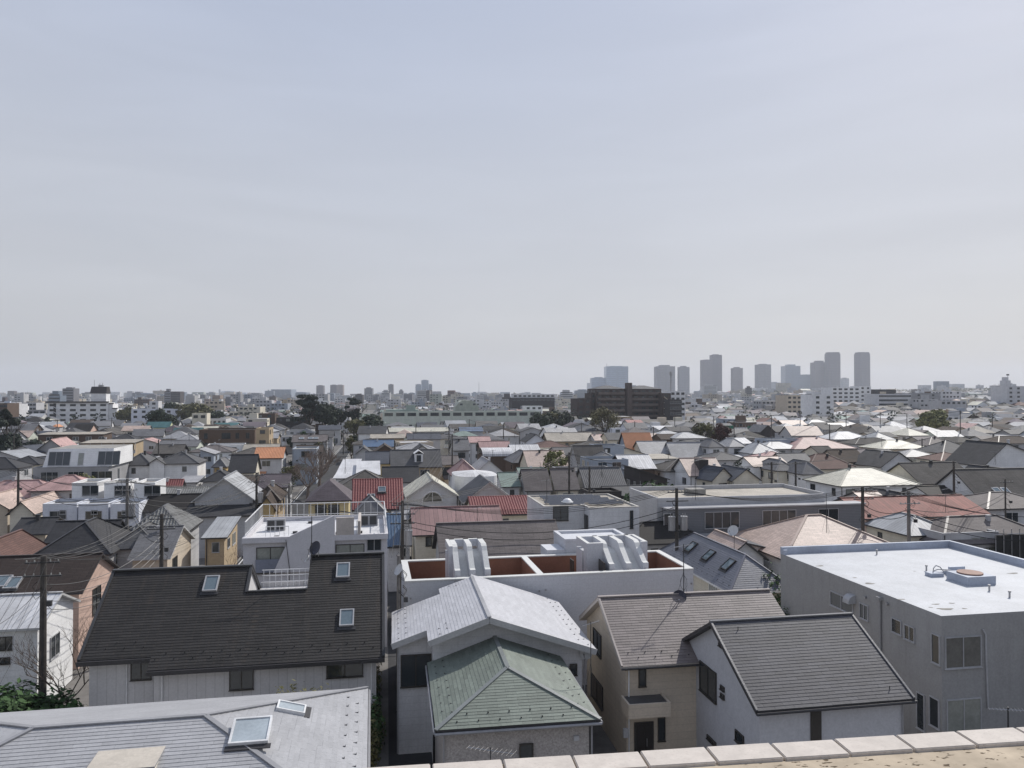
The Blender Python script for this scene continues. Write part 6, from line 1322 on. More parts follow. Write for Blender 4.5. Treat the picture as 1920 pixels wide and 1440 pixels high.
        for pl_ in roof_polys(tp, W, D, ze, rise):
            fadd([P(*p) for p in pl_] + [P(p[0], p[1], p[2] - .15) for p in pl_[:2]], [tuple(range(len(pl_))), (len(pl_), len(pl_) + 1, 1, 0)], [rc, tuple(k * .5 for k in rc)])
    if sp < 15 and RF.random() < .4:      # a lower wing or annex in front
        w2, d2, z2 = RF.uniform(3, 5.5), RF.uniform(2, 3), RF.uniform(2.8, ze); u2 = RF.uniform(0, W - w2); rc2 = jitc(ROOF[RF.choice(RN)][0], .2)
        e = [P(u2, -d2, 0), P(u2 + w2, -d2, 0), P(u2 + w2, 0, 0), P(u2, 0, 0), P(u2, -d2, z2), P(u2 + w2, -d2, z2), P(u2 + w2, .3, z2 + .7), P(u2, .3, z2 + .7)]
        fadd(e, [(4, 5, 6, 7), (0, 1, 5, 4), (1, 2, 6, 5), (3, 0, 4, 7)], [rc2, wc, wc, wc])
    if y < 1500:
        nfl = max(1, int((ze - .5) / 2.9)); oo = 0 if tp == 'flat' else .35; side = 'r' if x < 0 else 'l'; st = 2.9 if sp < 15 else 3.6
        dk = (.035, .04, .045)
        for fl in range(nfl):
            if y < 900 or nfl > 2:
                zt_ = ze - .6 - 2.9 * fl
                if fl > 1 and nfl < 3: break
                for k in range(int((W - 1.5) / st)):
                    if RF.random() < .15: continue
                    u0 = 1 + k * st; w_ = RF.choice([.9, 1.6, 1.7]) if nfl < 3 else st * .6
                    fadd([P(u0, oo - .03, zt_ - 1.1), P(u0 + w_, oo - .03, zt_ - 1.1), P(u0 + w_, oo - .03, zt_), P(u0, oo - .03, zt_)], [(0, 1, 2, 3)], [dk])
                if y < 600:
                    uu = W - oo + .03 if side == 'r' else oo - .03
                    for k in range(int((D - 1.5) / 3)):
                        if RF.random() < .3: continue
                        v0_ = 1.2 + k * 3; q = [P(uu, v0_, zt_ - 1.1), P(uu, v0_ + 1.4, zt_ - 1.1), P(uu, v0_ + 1.4, zt_), P(uu, v0_, zt_)]
                        fadd(q if side == 'r' else q[::-1], [(0, 1, 2, 3)], [dk])
fm = mat('far_town', (.3, .3, .3), .72, .25, dirt=.25, dscale=.12, bump=0)
t = fm.node_tree; at = t.nodes.new('ShaderNodeAttribute'); at.attribute_name = 'tint'
for l_ in list(t.links):
    if l_.to_node.type == 'MIX' and l_.from_node.type == 'COMBINE_COLOR' and not l_.to_node.inputs[6].is_linked: t.links.new(at.outputs['Color'], l_.to_node.inputs[6])
fo = mesh_obj('distant_houses', far['v'], far['f'], [fm], uv=False)
ca = fo.data.attributes.new('tint', 'FLOAT_COLOR', 'FACE'); ca.data.foreach_set('color', np.array([(*c_, 1) for c_ in far['c']], 'f').ravel())
tag(fo, 'sea of small distant roofs and low blocks stretching to the horizon', 'distant houses', kind='stuff')
# ================================================================ SKYLINE
_towers = {}
def tmat(c, gl=False):
    k = 'tower_%d_%d_%d' % tuple(int(x * 100) for x in c)
    return mat(k, c, .3 if gl else .8, .6 if gl else .2, 'brick', a=6.4, b=3.3, var=.06, mortar=.5, bump=0, dirt=.06, dscale=.02)
def tower(x0, x1, yt, d, c, label, crown=2, rnd=False, dep=None, steps=None, gl=False, name='tower_block', group=None):
    if not group: TREG.append(((x0 + x1) / 2, label))
    X0, X1 = (x0 - CX) / F * d, (x1 - CX) / F * d; W = X1 - X0; z1 = H + (742.06 - yt) / F * d; z0 = -1; D = dep or W * .9
    r = empty(name, X0, d, 0, G * .5 if rnd else 0); tag(r, label, 'tower' if z1 > 45 else 'building', group); b = MB(); m = tmat(c, gl)
    if rnd:
        n = 20; ring = [(W / 2 + W / 2 * math.copysign(abs(math.cos(2 * math.pi * i / n)) ** .55, math.cos(2 * math.pi * i / n)), D / 2 + D / 2 * math.copysign(abs(math.sin(2 * math.pi * i / n)) ** .55, math.sin(2 * math.pi * i / n))) for i in range(n)]
        for (s_, a, e_) in ((1, z0, z1 - 6), (.9, z1 - 6, z1)):
            rg = [(W / 2 + (p[0] - W / 2) * s_, D / 2 + (p[1] - D / 2) * s_) for p in ring]
            for i in range(n): p, q = rg[i], rg[(i + 1) % n]; b.quad([(*p, a), (*q, a), (*q, e_), (*p, e_)])
            b.quad([(*p, e_) for p in rg])
    else: b.box(0, 0, z0, W, D, z1 - crown * 1.4)
    b.build('body', [m], r)
    if not rnd and crown:
        b = MB(); b.box(W * .22, D * .2, z1 - crown * 1.4, W * .74, D * .8, z1); b.build('rooftop_block', [m], r)
    if z1 > 60:
        b = MB(); k = 6.6; zz_ = 8
        while zz_ < z1 - 8:
            if not rnd: b.box(-.6, -.9, zz_, W * .44, -.02, zz_ + 1.5).box(W * .56, -.9, zz_, W + .6, -.02, zz_ + 1.5)
            else:
                for i in range(n):
                    p, q = ring[i], ring[(i + 1) % n]; s_ = 1.02; p = (W / 2 + (p[0] - W / 2) * s_, D / 2 + (p[1] - D / 2) * s_); q = (W / 2 + (q[0] - W / 2) * s_, D / 2 + (q[1] - D / 2) * s_); b.quad([(*p, zz_), (*q, zz_), (*q, zz_ + 1.5), (*p, zz_ + 1.5)])
            zz_ += k
        b.build('balcony_bands', [tmat(tuple(min(1, x * 1.35) for x in c))], r, 'stuff')
    elif z1 > 22 and d < 2600:
        b = MB(); zz_ = z1 - 4.4
        while zz_ > 8: b.box(W * .06, -.05, zz_, W * .94, -.01, zz_ + 1.3); zz_ -= 3.1
        b.build('window_bands', [GLASS], r, 'stuff')
    if steps:
        for (fx0, fx1, fz, dd) in steps:
            b = MB(); b.box(W * fx0, dd, z0, W * fx1, D + dd, H + (742.06 - fz) / F * d); b.build('side_block', [m], r)
    return r
BR, BE, GY, GLS, LT, DK_ = (.12, .1, .105), (.2, .19, .195), (.2, .2, .215), (.19, .23, .28), (.42, .42, .42), (.08, .07, .07)
tower(1611, 1636, 660, 3100, BR, 'rounded brown tower standing alone, rightmost of the tall skyline', rnd=True)
tower(1555, 1580, 660, 3100, BR, 'rounded brown tower beside the narrower stepped one', rnd=True)
tower(1528, 1553, 676, 3150, (.16, .13, .13), 'brownish tower touching the left side of the rounded tower', crown=5)
tower(1501, 1529, 702, 3200, GLS, 'wide lower bluish block between two towers', crown=1, gl=True)
tower(1473, 1501, 683, 3200, GLS, 'blue grey tower with a small rooftop box, left of the lower block', crown=5)
tower(1422, 1446, 682, 3100, BE, 'plain slab tower with a flat top standing right of the small tower', crown=2)
tower(1446, 1463, 716, 3300, LT, 'short pale tower beside the plain slab tower', crown=2)
tower(1375, 1393, 688, 3100, (.17, .14, .14), 'small narrow brownish tower right of the tallest pair', crown=3)
tower(1317, 1336, 674, 3120, (.14, .115, .12), 'tall tower with a lower left shoulder joined to a curved top', crown=1)
r = tower(1335, 1354, 664, 3140, (.12, .1, .11), 'tall tower with a curved sloping crown, tallest of the cluster', crown=2)
tower(1274, 1293, 686, 3000, GY, 'grey tower right of the twin-topped wide tower', crown=3)
tower(1232, 1266, 684, 3000, BE, 'wide beige tower with two rooftop lumps above the brown block', crown=4)
r = tower(1137, 1178, 686, 2600, (.3, .36, .43), 'pale blue glass office tower with a roof spike', crown=1, gl=True)
b = MB(); b.tube([(2, 4, 120), (2, 4, 130)], .8, 5); b.build('spire', [METAL], r)
tower(1109, 1138, 707, 2620, (.24, .3, .38), 'lower blue glass block left of the glass office tower', crown=2, gl=True)
tower(1101, 1108, 718, 5000, GY, 'faint slim tower far behind the glass block', crown=0)
tower(1580, 1592, 708, 3000, LT, 'short pale block right of the rounded tower', crown=2)
tower(1319, 1345, 721, 1800, LT, 'white low block in front of the tallest tower', crown=3)
tower(1400, 1410, 724, 1400, DK_, 'small dark block under the small narrow tower', crown=2)
tower(790, 803, 712, 2700, GLS, 'tallest blue tower of the centre left group', crown=1, gl=True)
tower(779, 790, 720, 2650, GLS, 'left shoulder tower of the centre left group', crown=1, gl=True)
tower(803, 810, 720, 2720, GLS, 'slim right tower of the centre left group', crown=1)
tower(781, 805, 731, 1300, LT, 'white banded slab in front of the blue towers', crown=1)
tower(799, 805, 732, 1280, DK_, 'dark slim slab joined to the white banded slab', crown=0, dep=12)
tower(728, 737, 720, 2500, BR, 'slim brown grey tower left of the blue group', crown=1)
tower(748, 756, 730, 2200, BE, 'short beige tower with a cap between slim towers', crown=3)
tower(715, 731, 731, 1500, LT, 'cream block with a stepped roof on the skyline', crown=4)
tower(683, 698, 726, 1900, GY, 'grey tower with a slanted top on the skyline', crown=2)
tower(666, 680, 738, 1100, DK_, 'dark brown block behind the right pine', crown=1)
tower(593, 606, 722, 2600, BR, 'single square brownish tower above the pines', crown=1)
tower(619, 631, 721, 2600, BR, 'left half of a joined pair of square towers', crown=1); tower(631, 643, 721, 2600, (.25, .2, .18), 'right half of a joined pair of square towers', crown=1)
tower(508, 546, 730, 2400, (.28, .32, .38), 'wide pale bluish slab left of the pines', crown=0); tower(546, 575, 735, 2450, GLS, 'lower bluish wing right of the wide pale slab', crown=1)
tower(839, 853, 732, 1200, (.2, .13, .11), 'reddish brown square block in the centre skyline', crown=0)
tower(829, 856, 741, 1150, DK_, 'dark stepped block below the reddish square block', crown=1)
tower(861, 881, 737, 2600, GLS, 'pale blue slab right of the reddish block', crown=0); tower(884, 896, 735, 2600, GLS, 'small pale blue block with a roof box', crown=2)
tower(757, 773, 739, 1200, GY, 'two tone grey block left of the white banded slab', crown=0)
tower(940, 962, 738, 900, DK_, 'dark block at the centre of the skyline', crown=3); tower(1050, 1075, 731, 1100, LT, 'white stepped block with a dark tank left of the brown apartments', crown=5); tower(1078, 1108, 730, 1900, GLS, 'pale blue office block behind the brown wing', crown=2)
tower(902, 918, 742, 1500, GY, 'low grey block in the centre skyline', crown=2); tower(700, 714, 740, 1300, GY, 'low grey block between towers', crown=2); tower(640, 660, 741, 1500, LT, 'pale low block behind the pines', crown=1)
tower(117, 138, 726, 900, GY, 'grey tower with stepped balconies behind the white stepped block', crown=1); tower(91, 113, 733, 700, GLS, 'bluish block with rooftop clutter behind the white stepped block', crown=3)
tower(254, 286, 737, 1900, (.27, .32, .38), 'pale blue slab with a roof box on the left skyline', crown=2); tower(286, 306, 739, 1900, GLS, 'blue slab right of the pale blue slab', crown=0)
tower(308, 320, 729, 1000, GY, 'grey tower with a mast on the left skyline', crown=3); tower(320, 338, 734, 1000, DK_, 'dark blue black slab on the left skyline', crown=0); tower(338, 347, 735, 1900, GLS, 'slim pale blue slab behind the dark one', crown=0)
tower(348, 365, 739, 800, LT, 'cream slab with dark side on the left skyline', crown=1); tower(390, 418, 741, 900, (.3, .24, .2), 'brown banded pyramid stepped apartment block', crown=6, steps=[(-.15, .2, 748, -4), (.8, 1.15, 748, -4)]); tower(418, 436, 744, 900, GY, 'grey stepped block right of the brown banded one', crown=2)
tower(410, 413, 730, 4800, GY, 'thin faint chimney tower on the left skyline', crown=0); tower(413, 438, 733, 5200, GLS, 'faint far blue group of towers', crown=2, dep=40); tower(440, 449, 735, 5200, GLS, 'faint far blue domed tower', crown=3, dep=40); tower(453, 461, 736, 5200, GLS, 'faint far blue square tower', crown=0, dep=40)
tower(462, 500, 744, 1500, LT, 'pale curved roofed block on the left skyline', crown=2); tower(0, 12, 745, 800, BR, 'brown block at the left end of the skyline', crown=3)
tower(1180, 1198, 722, 2300, LT, 'white roof blocks peeking over the brown apartments', crown=3)
for i in range(46):
    px = RF.uniform(10, 1900); w_ = RF.uniform(7, 20); yt = RF.uniform(734, 741); d = RF.uniform(1300, 3600)
    if 1080 < px < 1290 or px > 1620: d = 2600; yt = 738
    tower(px, px + w_, yt, d, RF.choice([GY, LT, GLS, BE, (.36, .36, .38)]), 'small hazy skyline block %s the %s' % (lambda t_: ('left of' if px < t_[0] else 'right of', short(t_[1])))(min(TREG, key=lambda t_: abs(t_[0] - px))), crown=RF.choice([0, 1, 2]), group='small hazy skyline blocks')
# lattice mast
r = empty('radio_mast', (898 - CX) / F * 2500, 2500); tag(r, 'very thin tall radio mast above the centre skyline', 'mast'); b = MB(); b.tube([(0, 0, 0), (0, 0, H + 26 / F * 2500)], 1.0, 4, r2=.5); b.build('mast', [METAL], r)
r = empty('crane', (1258 - CX) / F * 430, 430); tag(r, 'tall rooftop aerial mast on the whitish block right of the brown apartments', 'antenna'); b = MB(); b.tube([(0, 0, 20), (0, 0, H + 46 / F * 430)], .35, 5).tube([(0, 0, 30.5), (0, 0, 32.5)], .8, 6); b.build('mast', [METAL], r); r.name = 'aerial_mast'
# ================================================================ TREES
def leafmat(n, c): 
    m = mat(n, c, .75, .2, 'piece', var=.45, dirt=.2, bump=0); return m
BARK = mat('bark', (.09, .07, .055), .95, .1, dirt=.4, dscale=3, bump=.6)
LM = {'pine': leafmat('leaf_pine', (.03, .04, .03)), 'dark': leafmat('leaf_dark', (.03, .042, .024)), 'olive': leafmat('leaf_olive', (.11, .105, .045)), 'fresh': leafmat('leaf_fresh', (.2, .2, .08)), 'bush': leafmat('leaf_bush', (.045, .085, .03)), 'red': leafmat('leaf_maroon', (.07, .035, .03)), 'willow': leafmat('leaf_willow', (.14, .125, .06))}
def branches(b, p, d, L, r, depth, rn, tips, split=3, up=.15):
    q = p + d * L; mid = p + d * (L * .5) + Vector((rn.uniform(-1, 1), rn.uniform(-1, 1), rn.uniform(-.5, .5))) * L * .07
    b.tube([p, mid, q], r, 5 if depth > 1 else 3, r2=r * .62, cap=False); tips.append(q)
    if depth == 0: return
    for _ in range(split):
        nd = (d + Vector((rn.uniform(-1, 1), rn.uniform(-1, 1), rn.uniform(-.4, .8))) * .75).normalized(); nd.z += up; nd.normalize()
        branches(b, q - d * L * rn.uniform(0, .3), nd, L * rn.uniform(.6, .8), r * .6, depth - 1, rn, tips, split, up)
def tree(x, y, hgt, rad_, kind, label, n=900, leaf=.5, seed=1, shape='round', z0=0, name='tree', trunk=None, group=None, squash=.85, gap=.0):
    rn = random.Random(seed); r = empty(name, x, y, z0); tag(r, label, 'tree' if name.endswith('tree') else name.replace('_', ' '), group)
    b = MB(); tips = []; th = trunk or hgt * .3
    b.tube([(0, 0, -.2), (rn.uniform(-.1, .1), 0, th * .6), (rn.uniform(-.2, .2), rn.uniform(-.2, .2), th)], hgt * .022 + .05, 8, r2=hgt * .016 + .03, cap=False)
    cz = (hgt + th) / 2
    for i in range(7):
        a = 2 * math.pi * i / 7 + rn.uniform(-.3, .3); d = Vector((math.cos(a) * rn.uniform(.3, .9), math.sin(a) * rn.uniform(.3, .9), 1)).normalized()
        branches(b, Vector((0, 0, th * rn.uniform(.75, 1))), d, (hgt - th) * .38, hgt * .011 + .02, 2, rn, tips, 3)
    b.build('trunk', [BARK], r)
    # leaf clumps in separated lobes
    lobes = []
    for i in range(26 if shape != 'pine' else 30):
        a = rn.uniform(0, 2 * math.pi); t = rn.random()
        if shape == 'cone': zz_ = th + (hgt - th) * t; R_ = rad_ * (1 - t) ** .8 * rn.uniform(.5, 1); s = rad_ * .3 * (1.15 - t)
        elif shape == 'pine': zz_ = th + (hgt - th) * (.2 + .8 * t); R_ = rad_ * math.sqrt(rn.random()) * (1.05 - .55 * t); s = rad_ * .3
        else:
            ph = math.acos(rn.uniform(-.75, 1)); rr_ = rn.uniform(.6, 1); zz_ = cz + (hgt - th) * .5 * math.cos(ph) * rr_ * .8; R_ = rad_ * math.sin(ph) * rr_ * .78; s = rad_ * rn.uniform(.25, .4)
        lobes.append((R_ * math.cos(a), R_ * math.sin(a), zz_, s))
    b = MB(); per = max(6, n // len(lobes))
    for (lx, ly, lz, s) in lobes:
        for _ in range(per):
            v = Vector((rn.gauss(0, 1), rn.gauss(0, 1), rn.gauss(0, 1))); v.normalize(); v *= s * rn.uniform(.55, 1.08); v.z *= squash if shape != 'pine' else .35
            c = Vector((lx, ly, lz)) + v; nrm = (v.normalized() + Vector((rn.uniform(-1, 1), rn.uniform(-1, 1), rn.uniform(-.2, 1))) * .7).normalized()
            t1 = nrm.orthogonal().normalized(); t2 = nrm.cross(t1); k = leaf * rn.uniform(.6, 1.3); ang = rn.uniform(0, 3.14); e1 = (t1 * math.cos(ang) + t2 * math.sin(ang)) * k; e2 = (t2 * math.cos(ang) - t1 * math.sin(ang)) * k * .6
            b.quad([c - e1, c - e2, c + e1, c + e2])
    o = b.build('crown', [LM[kind]], r); return r
def at(px, d): return (px - CX) / F * d, d
def H_at(py, d): return H + (742.06 - py) / F * d
TL = [(8, 200, 768, 7.5, 'pine', 'big dark conifer at the left edge of the photograph', 'cone', 5200, .55, 'conifer_tree'), (580, 330, 742, 7, 'pine', 'tallest dark pine with layered branches left of the town centre', 'pine', 5000, .6, 'pine_tree'), (608, 335, 753, 6.2, 'dark', 'broad dark evergreen right of the tallest pine', 'round', 3000, .6, 'tree'), (633, 340, 761, 3.8, 'dark', 'low dark evergreen at the end of the pine group', 'round', 1500, .6, 'tree'),
      (664, 345, 746, 4.6, 'pine', 'separate layered pine right of the main group', 'pine', 2600, .55, 'pine_tree'), (304, 330, 768, 6.5, 'dark', 'round dark evergreen in front of the white clinic', 'round', 3000, .6, 'tree'), (370, 430, 757, 11, 'olive', 'wide olive brown tree mass right of the white clinic', 'round', 3000, .8, 'tree'), (345, 440, 755, 6, 'olive', 'olive tree top left behind the clinic roof', 'round', 1500, .8, 'tree'), (322, 450, 753, 6, 'dark', 'flat topped green tree above the clinic', 'round', 1500, .8, 'tree'),
      (236, 440, 762, 6, 'olive', 'brownish green tree between the white block and clinic', 'round', 1600, .7, 'tree'), (405, 420, 770, 6, 'dark', 'dark small tree right of the olive tree mass', 'round', 1500, .7, 'tree'), (1132, 285, 762, 6, 'willow', 'loose yellow green willow before the dark brown apartments', 'round', 2200, .4, 'willow_tree'), (1750, 290, 766, 6, 'fresh', 'large yellow green tree in the right distance', 'round', 3800, .6, 'tree'),
      (1016, 335, 770, 5.5, 'dark', 'dark tree right of the green school', 'round', 1800, .6, 'tree'), (1048, 345, 768, 7, 'dark', 'olive dark hedge like tree left of the brown wing', 'round', 2000, .6, 'tree'), (1030, 340, 771, 5, 'olive', 'brownish tree between two dark trees beside the school', 'round', 1300, .6, 'tree'), (1352, 215, 787, 3, 'red', 'round maroon leaved tree beside the scaffold', 'round', 1500, .35, 'tree'), (1320, 245, 792, 4.5, 'olive', 'low olive garden tree left of the maroon tree', 'round', 1300, .45, 'tree'),
      (1042, 142, 838, 2.4, 'fresh', 'small fresh green garden tree beside the whitish gable house', 'round', 1500, .28, 'tree'), (1224, 95, 897, 4, 'bush', 'dark leafy shrub in front of the black walled house', 'round', 2600, .28, 'tree'), (560, 250, 815, 4, 'dark', 'dark street tree at the left kerb', 'round', 1400, .4, 'tree'), (672, 300, 785, 5, 'olive', 'olive bare topped tree at the far street end', 'round', 1200, .5, 'tree'), (690, 320, 779, 5, 'dark', 'dark tree beside the school annex', 'round', 1500, .5, 'tree'), (700, 340, 776, 5, 'dark', 'dark tree left of the school end wall', 'round', 1300, .5, 'tree')]
for i, (px, d, yt, rr_, kd, lb, shp, n, lf, nm) in enumerate(TL):
    x_, y_ = at(px, d); tree(x_, y_, H_at(yt, d), rr_, kd, lb, n=n, leaf=lf, seed=20 + i, shape=shp, name=nm)
def bare(x, y, hgt, label, seed=3, depth=5, col=None, z0=0, spread=.75, split=3, rad0=.16):
    rn = random.Random(seed); r = empty('bare_tree', x, y, z0); tag(r, label, 'tree'); b = MB(); tips = []
    p = Vector((0, 0, 0)); top = Vector((rn.uniform(-.3, .3), 0, hgt * .28)); b.tube([p, top * .5, top], rad0, 8, r2=rad0 * .75)
    for i in range(5):
        a = 2 * math.pi * i / 5 + rn.uniform(-.4, .4); branches(b, top * rn.uniform(.8, 1), Vector((math.cos(a) * spread, math.sin(a) * spread, .8)).normalized(), hgt * .26, rad0 * .5, depth - 1, rn, tips, split, .1)
    b.build('trunk', [col or BARK], r); return r
TWIG = mat('bark_pale', (.24, .19, .16), .95, .1)
x_, y_ = at(590, 152); bare(x_ + 1, y_, 9.5, 'large bare brown street tree left of the white sheet roofs', 5, 6, TWIG, rad0=.34)
x_, y_ = at(577, 140); bare(x_, y_, 7.5, 'second bare street tree nearer along the left kerb', 6, 6, TWIG, rad0=.3)
x_, y_ = at(602, 175); bare(x_, y_, 8, 'third bare street tree farther along the left kerb', 8, 4, TWIG)
x_, y_ = at(132, 43); bare(x_, y_, 7.2, 'bare leafless garden tree beside the black roofed house', 9, 5, mat('bark_grey', (.15, .12, .1), .95, .1), rad0=.09)
x_, y_ = at(1861, 1900); bare(x_, y_ - 20, 34, 'bare round tree silhouetted on the right hilltop', 12, 5, TWIG, z0=20, rad0=.8)
x_, y_ = at(425, 75); bare(x_, y_, 5.2, 'small pale bare tree below the cluttered balcony flats', 15, 4, TWIG, rad0=.06)
# street hedge, gap hedge and garden shrubs
def shrub(x, y, hgt, rr_, kind, label, n=700, leaf=.09, seed=1, z0=0, group=None, name='shrub'):
    rn = random.Random(seed); r = empty(name, x, y, z0); tag(r, label, 'shrub', group); b = MB(); b.tube([(0, 0, 0), (.02, 0, hgt * .5)], .03, 5)
    for i in range(4): b.tube([(0, 0, hgt * .2), (rr_ * .5 * math.cos(i * 1.6), rr_ * .5 * math.sin(i * 1.6), hgt * .7)], .015, 4)
    b.build('stem', [BARK], r); b = MB()
    for _ in range(n):
        v = Vector((rn.gauss(0, 1), rn.gauss(0, 1), rn.gauss(0, 1))).normalized() * rn.uniform(.6, 1.05); bump = 1 + .22 * math.sin(v.x * 5 + seed) * math.cos(v.y * 4 + v.z * 5)
        c = Vector((v.x * rr_ * bump, v.y * rr_ * bump, hgt * .55 + v.z * hgt * .48 * bump)); nrm = (v + Vector((rn.uniform(-1, 1), rn.uniform(-1, 1), rn.uniform(-.3, 1))) * .6).normalized(); t1 = nrm.orthogonal().normalized(); t2 = nrm.cross(t1); k = leaf * rn.uniform(.6, 1.4); a = rn.uniform(0, 3); e1 = (t1 * math.cos(a) + t2 * math.sin(a)) * k; e2 = (t2 * math.cos(a) - t1 * math.sin(a)) * k * .6
        b.quad([c - e1, c - e2, c + e1, c + e2])
    b.build('foliage', [LM[kind]], r); return r
for i in range(46):
    d = RF.uniform(75, 330); px = RF.uniform(20, 1900); x_, y_ = at(px, d)
    if blocked(x_, y_, 1.2): continue
    tree(x_, y_, RF.uniform(4.5, 7.5), RF.uniform(1.3, 2.4), RF.choice(['dark', 'olive', 'bush', 'fresh', 'dark']), 'small garden tree in the gap by the ' + ' '.join(near_label(x_, y_).split()[:7]), n=700, leaf=.22 if d < 160 else .35, seed=300 + i, group='small garden trees between the houses', trunk=1.2)
for i, d in enumerate((205, 226, 240, 252, 268, 284, 300, 318, 338, 360, 385)):
    x_, y_ = gdir(3.9 if i % 3 else -4.2, (d - 121), *RO); tree(x_, y_, 5 + (i * 7 % 4), 1.7, ('dark', 'olive', 'dark', 'bush')[i % 4], 'leafy street tree %s, by the %s' % ('at the right kerb' if i % 3 else 'at the left kerb', ' '.join(near_label(x_, y_).split()[:6])), n=800, leaf=.3, seed=400 + i, group='street trees along the lane', trunk=1)
for i, d in enumerate((118, 126, 134, 143, 152, 165, 180, 195, 212, 230)):
    u = -3.7 - (d - 121) * math.tan(G) * 0; x_, y_ = gdir(-4.6, (d - 121), *RO); tree(x_, y_, 4.5 + (i % 3), 2.0, 'dark' if i % 2 else 'olive', '%s bushy tree along the left kerb, near the %s' % ('dark' if i % 2 else 'olive', ' '.join(near_label(x_, y_).split()[:6])), n=700, leaf=.3, seed=60 + i, group='bushy trees along the street', trunk=.8)
for i in range(7):
    x_, y_ = GH.world(-2.9 + .2 * math.sin(i), 6.2 + i * 1.55)
    shrub(x_, y_, 3.2 + .5 * math.sin(i * 2.1), .55, 'bush' if i % 2 else 'olive', 'tall narrow shrub in the shady gap right of the black roofed house, %s' % ('nearest', 'second', 'third', 'fourth', 'fifth', 'sixth', 'farthest')[i], 700, .1, 90 + i, group='narrow shrubs in the gap')
for i, (px, py, hh) in enumerate(((8, 1400, 3.4), (45, 1375, 3.2), (80, 1365, 3.0), (20, 1350, 3.0), (110, 1352, 2.4))):
    x_, y_ = bp(px, py, 2.5); y_ = max(y_, 35.5); x_ = (px - CX) / F * y_; shrub(x_, y_, hh + 1.2, 1.5, 'bush', '%s leafy green shrub in the bottom left garden' % ('leftmost nearest', 'large central', 'right-hand', 'hindmost', 'small outer right')[i], 2200, .16, 110 + i, group='green shrubs in the bottom left garden')
for i, (px, lb) in enumerate(((530, 'clipped round shrub'), (560, 'clipped round shrub'), (600, 'clipped round shrub'))):
    x_, y_ = at(px, 36.2); shrub(x_, y_, 4.9 + .2 * (i % 2), .8, 'olive', '%s clipped rounded garden tree below the eaves of the black roof' % ('left', 'middle', 'right')[i], 1500, .1, 130 + i, group='clipped garden trees below the black roof')
x_, y_ = at(1447, 56); shrub(x_, y_, 5.9, 1.1, 'bush', 'glossy green shrub squeezed left of the grey flat roofed building', 1800, .13, 140)
x_, y_ = at(1455, 53); shrub(x_, y_, 4.2, 1.0, 'bush', 'lower green shrub at the wall of the grey building', 1500, .13, 141)
# hilltop wood
b = MB(); rn = random.Random(5)
for i in range(900):
    px = rn.choice([rn.uniform(1660, 1920), rn.uniform(1650, 1930), rn.uniform(1385, 1470)]); d = rn.uniform(1780, 1950); x_ = (px - CX) / F * d; s = rn.uniform(4, 8); z_ = hill_z(x_, d) + rn.uniform(2, 9)
    for _ in range(14):
        c = Vector((x_ + rn.gauss(0, s * .5), d + rn.gauss(0, s * .5), z_ + rn.gauss(0, s * .3))); e1 = Vector((rn.uniform(-1, 1), rn.uniform(-1, 1), rn.uniform(-1, 1))).normalized() * 1.6; e2 = e1.orthogonal().normalized() * 1.2; b.quad([c - e1, c - e2, c + e1, c + e2])
o = b.build('wood', [LM['olive']]); tag(o, 'hazy belt of trees on the low hill at the right horizon', 'wood', kind='stuff')
b = MB()
for i in range(1500):
    d = rn.uniform(350, 1700); x_ = rn.uniform(-.7, .7) * d
    if blocked(x_, d, 2): continue
    s = rn.uniform(1.5, 4)
    for _ in range(16):
        c = Vector((x_ + rn.gauss(0, s * .5), d + rn.gauss(0, s * .5), 5.5 + s * .5 + rn.gauss(0, s * .5))); e1 = Vector((rn.uniform(-1, 1), rn.uniform(-1, 1), rn.uniform(-1, 1))).normalized() * .8; e2 = e1.orthogonal().normalized() * .6; b.quad([c - e1, c - e2, c + e1, c + e2])
o = b.build('garden_greenery', [LM['dark']]); tag(o, 'scattered dark garden greenery among the distant roofs', 'greenery', kind='stuff')
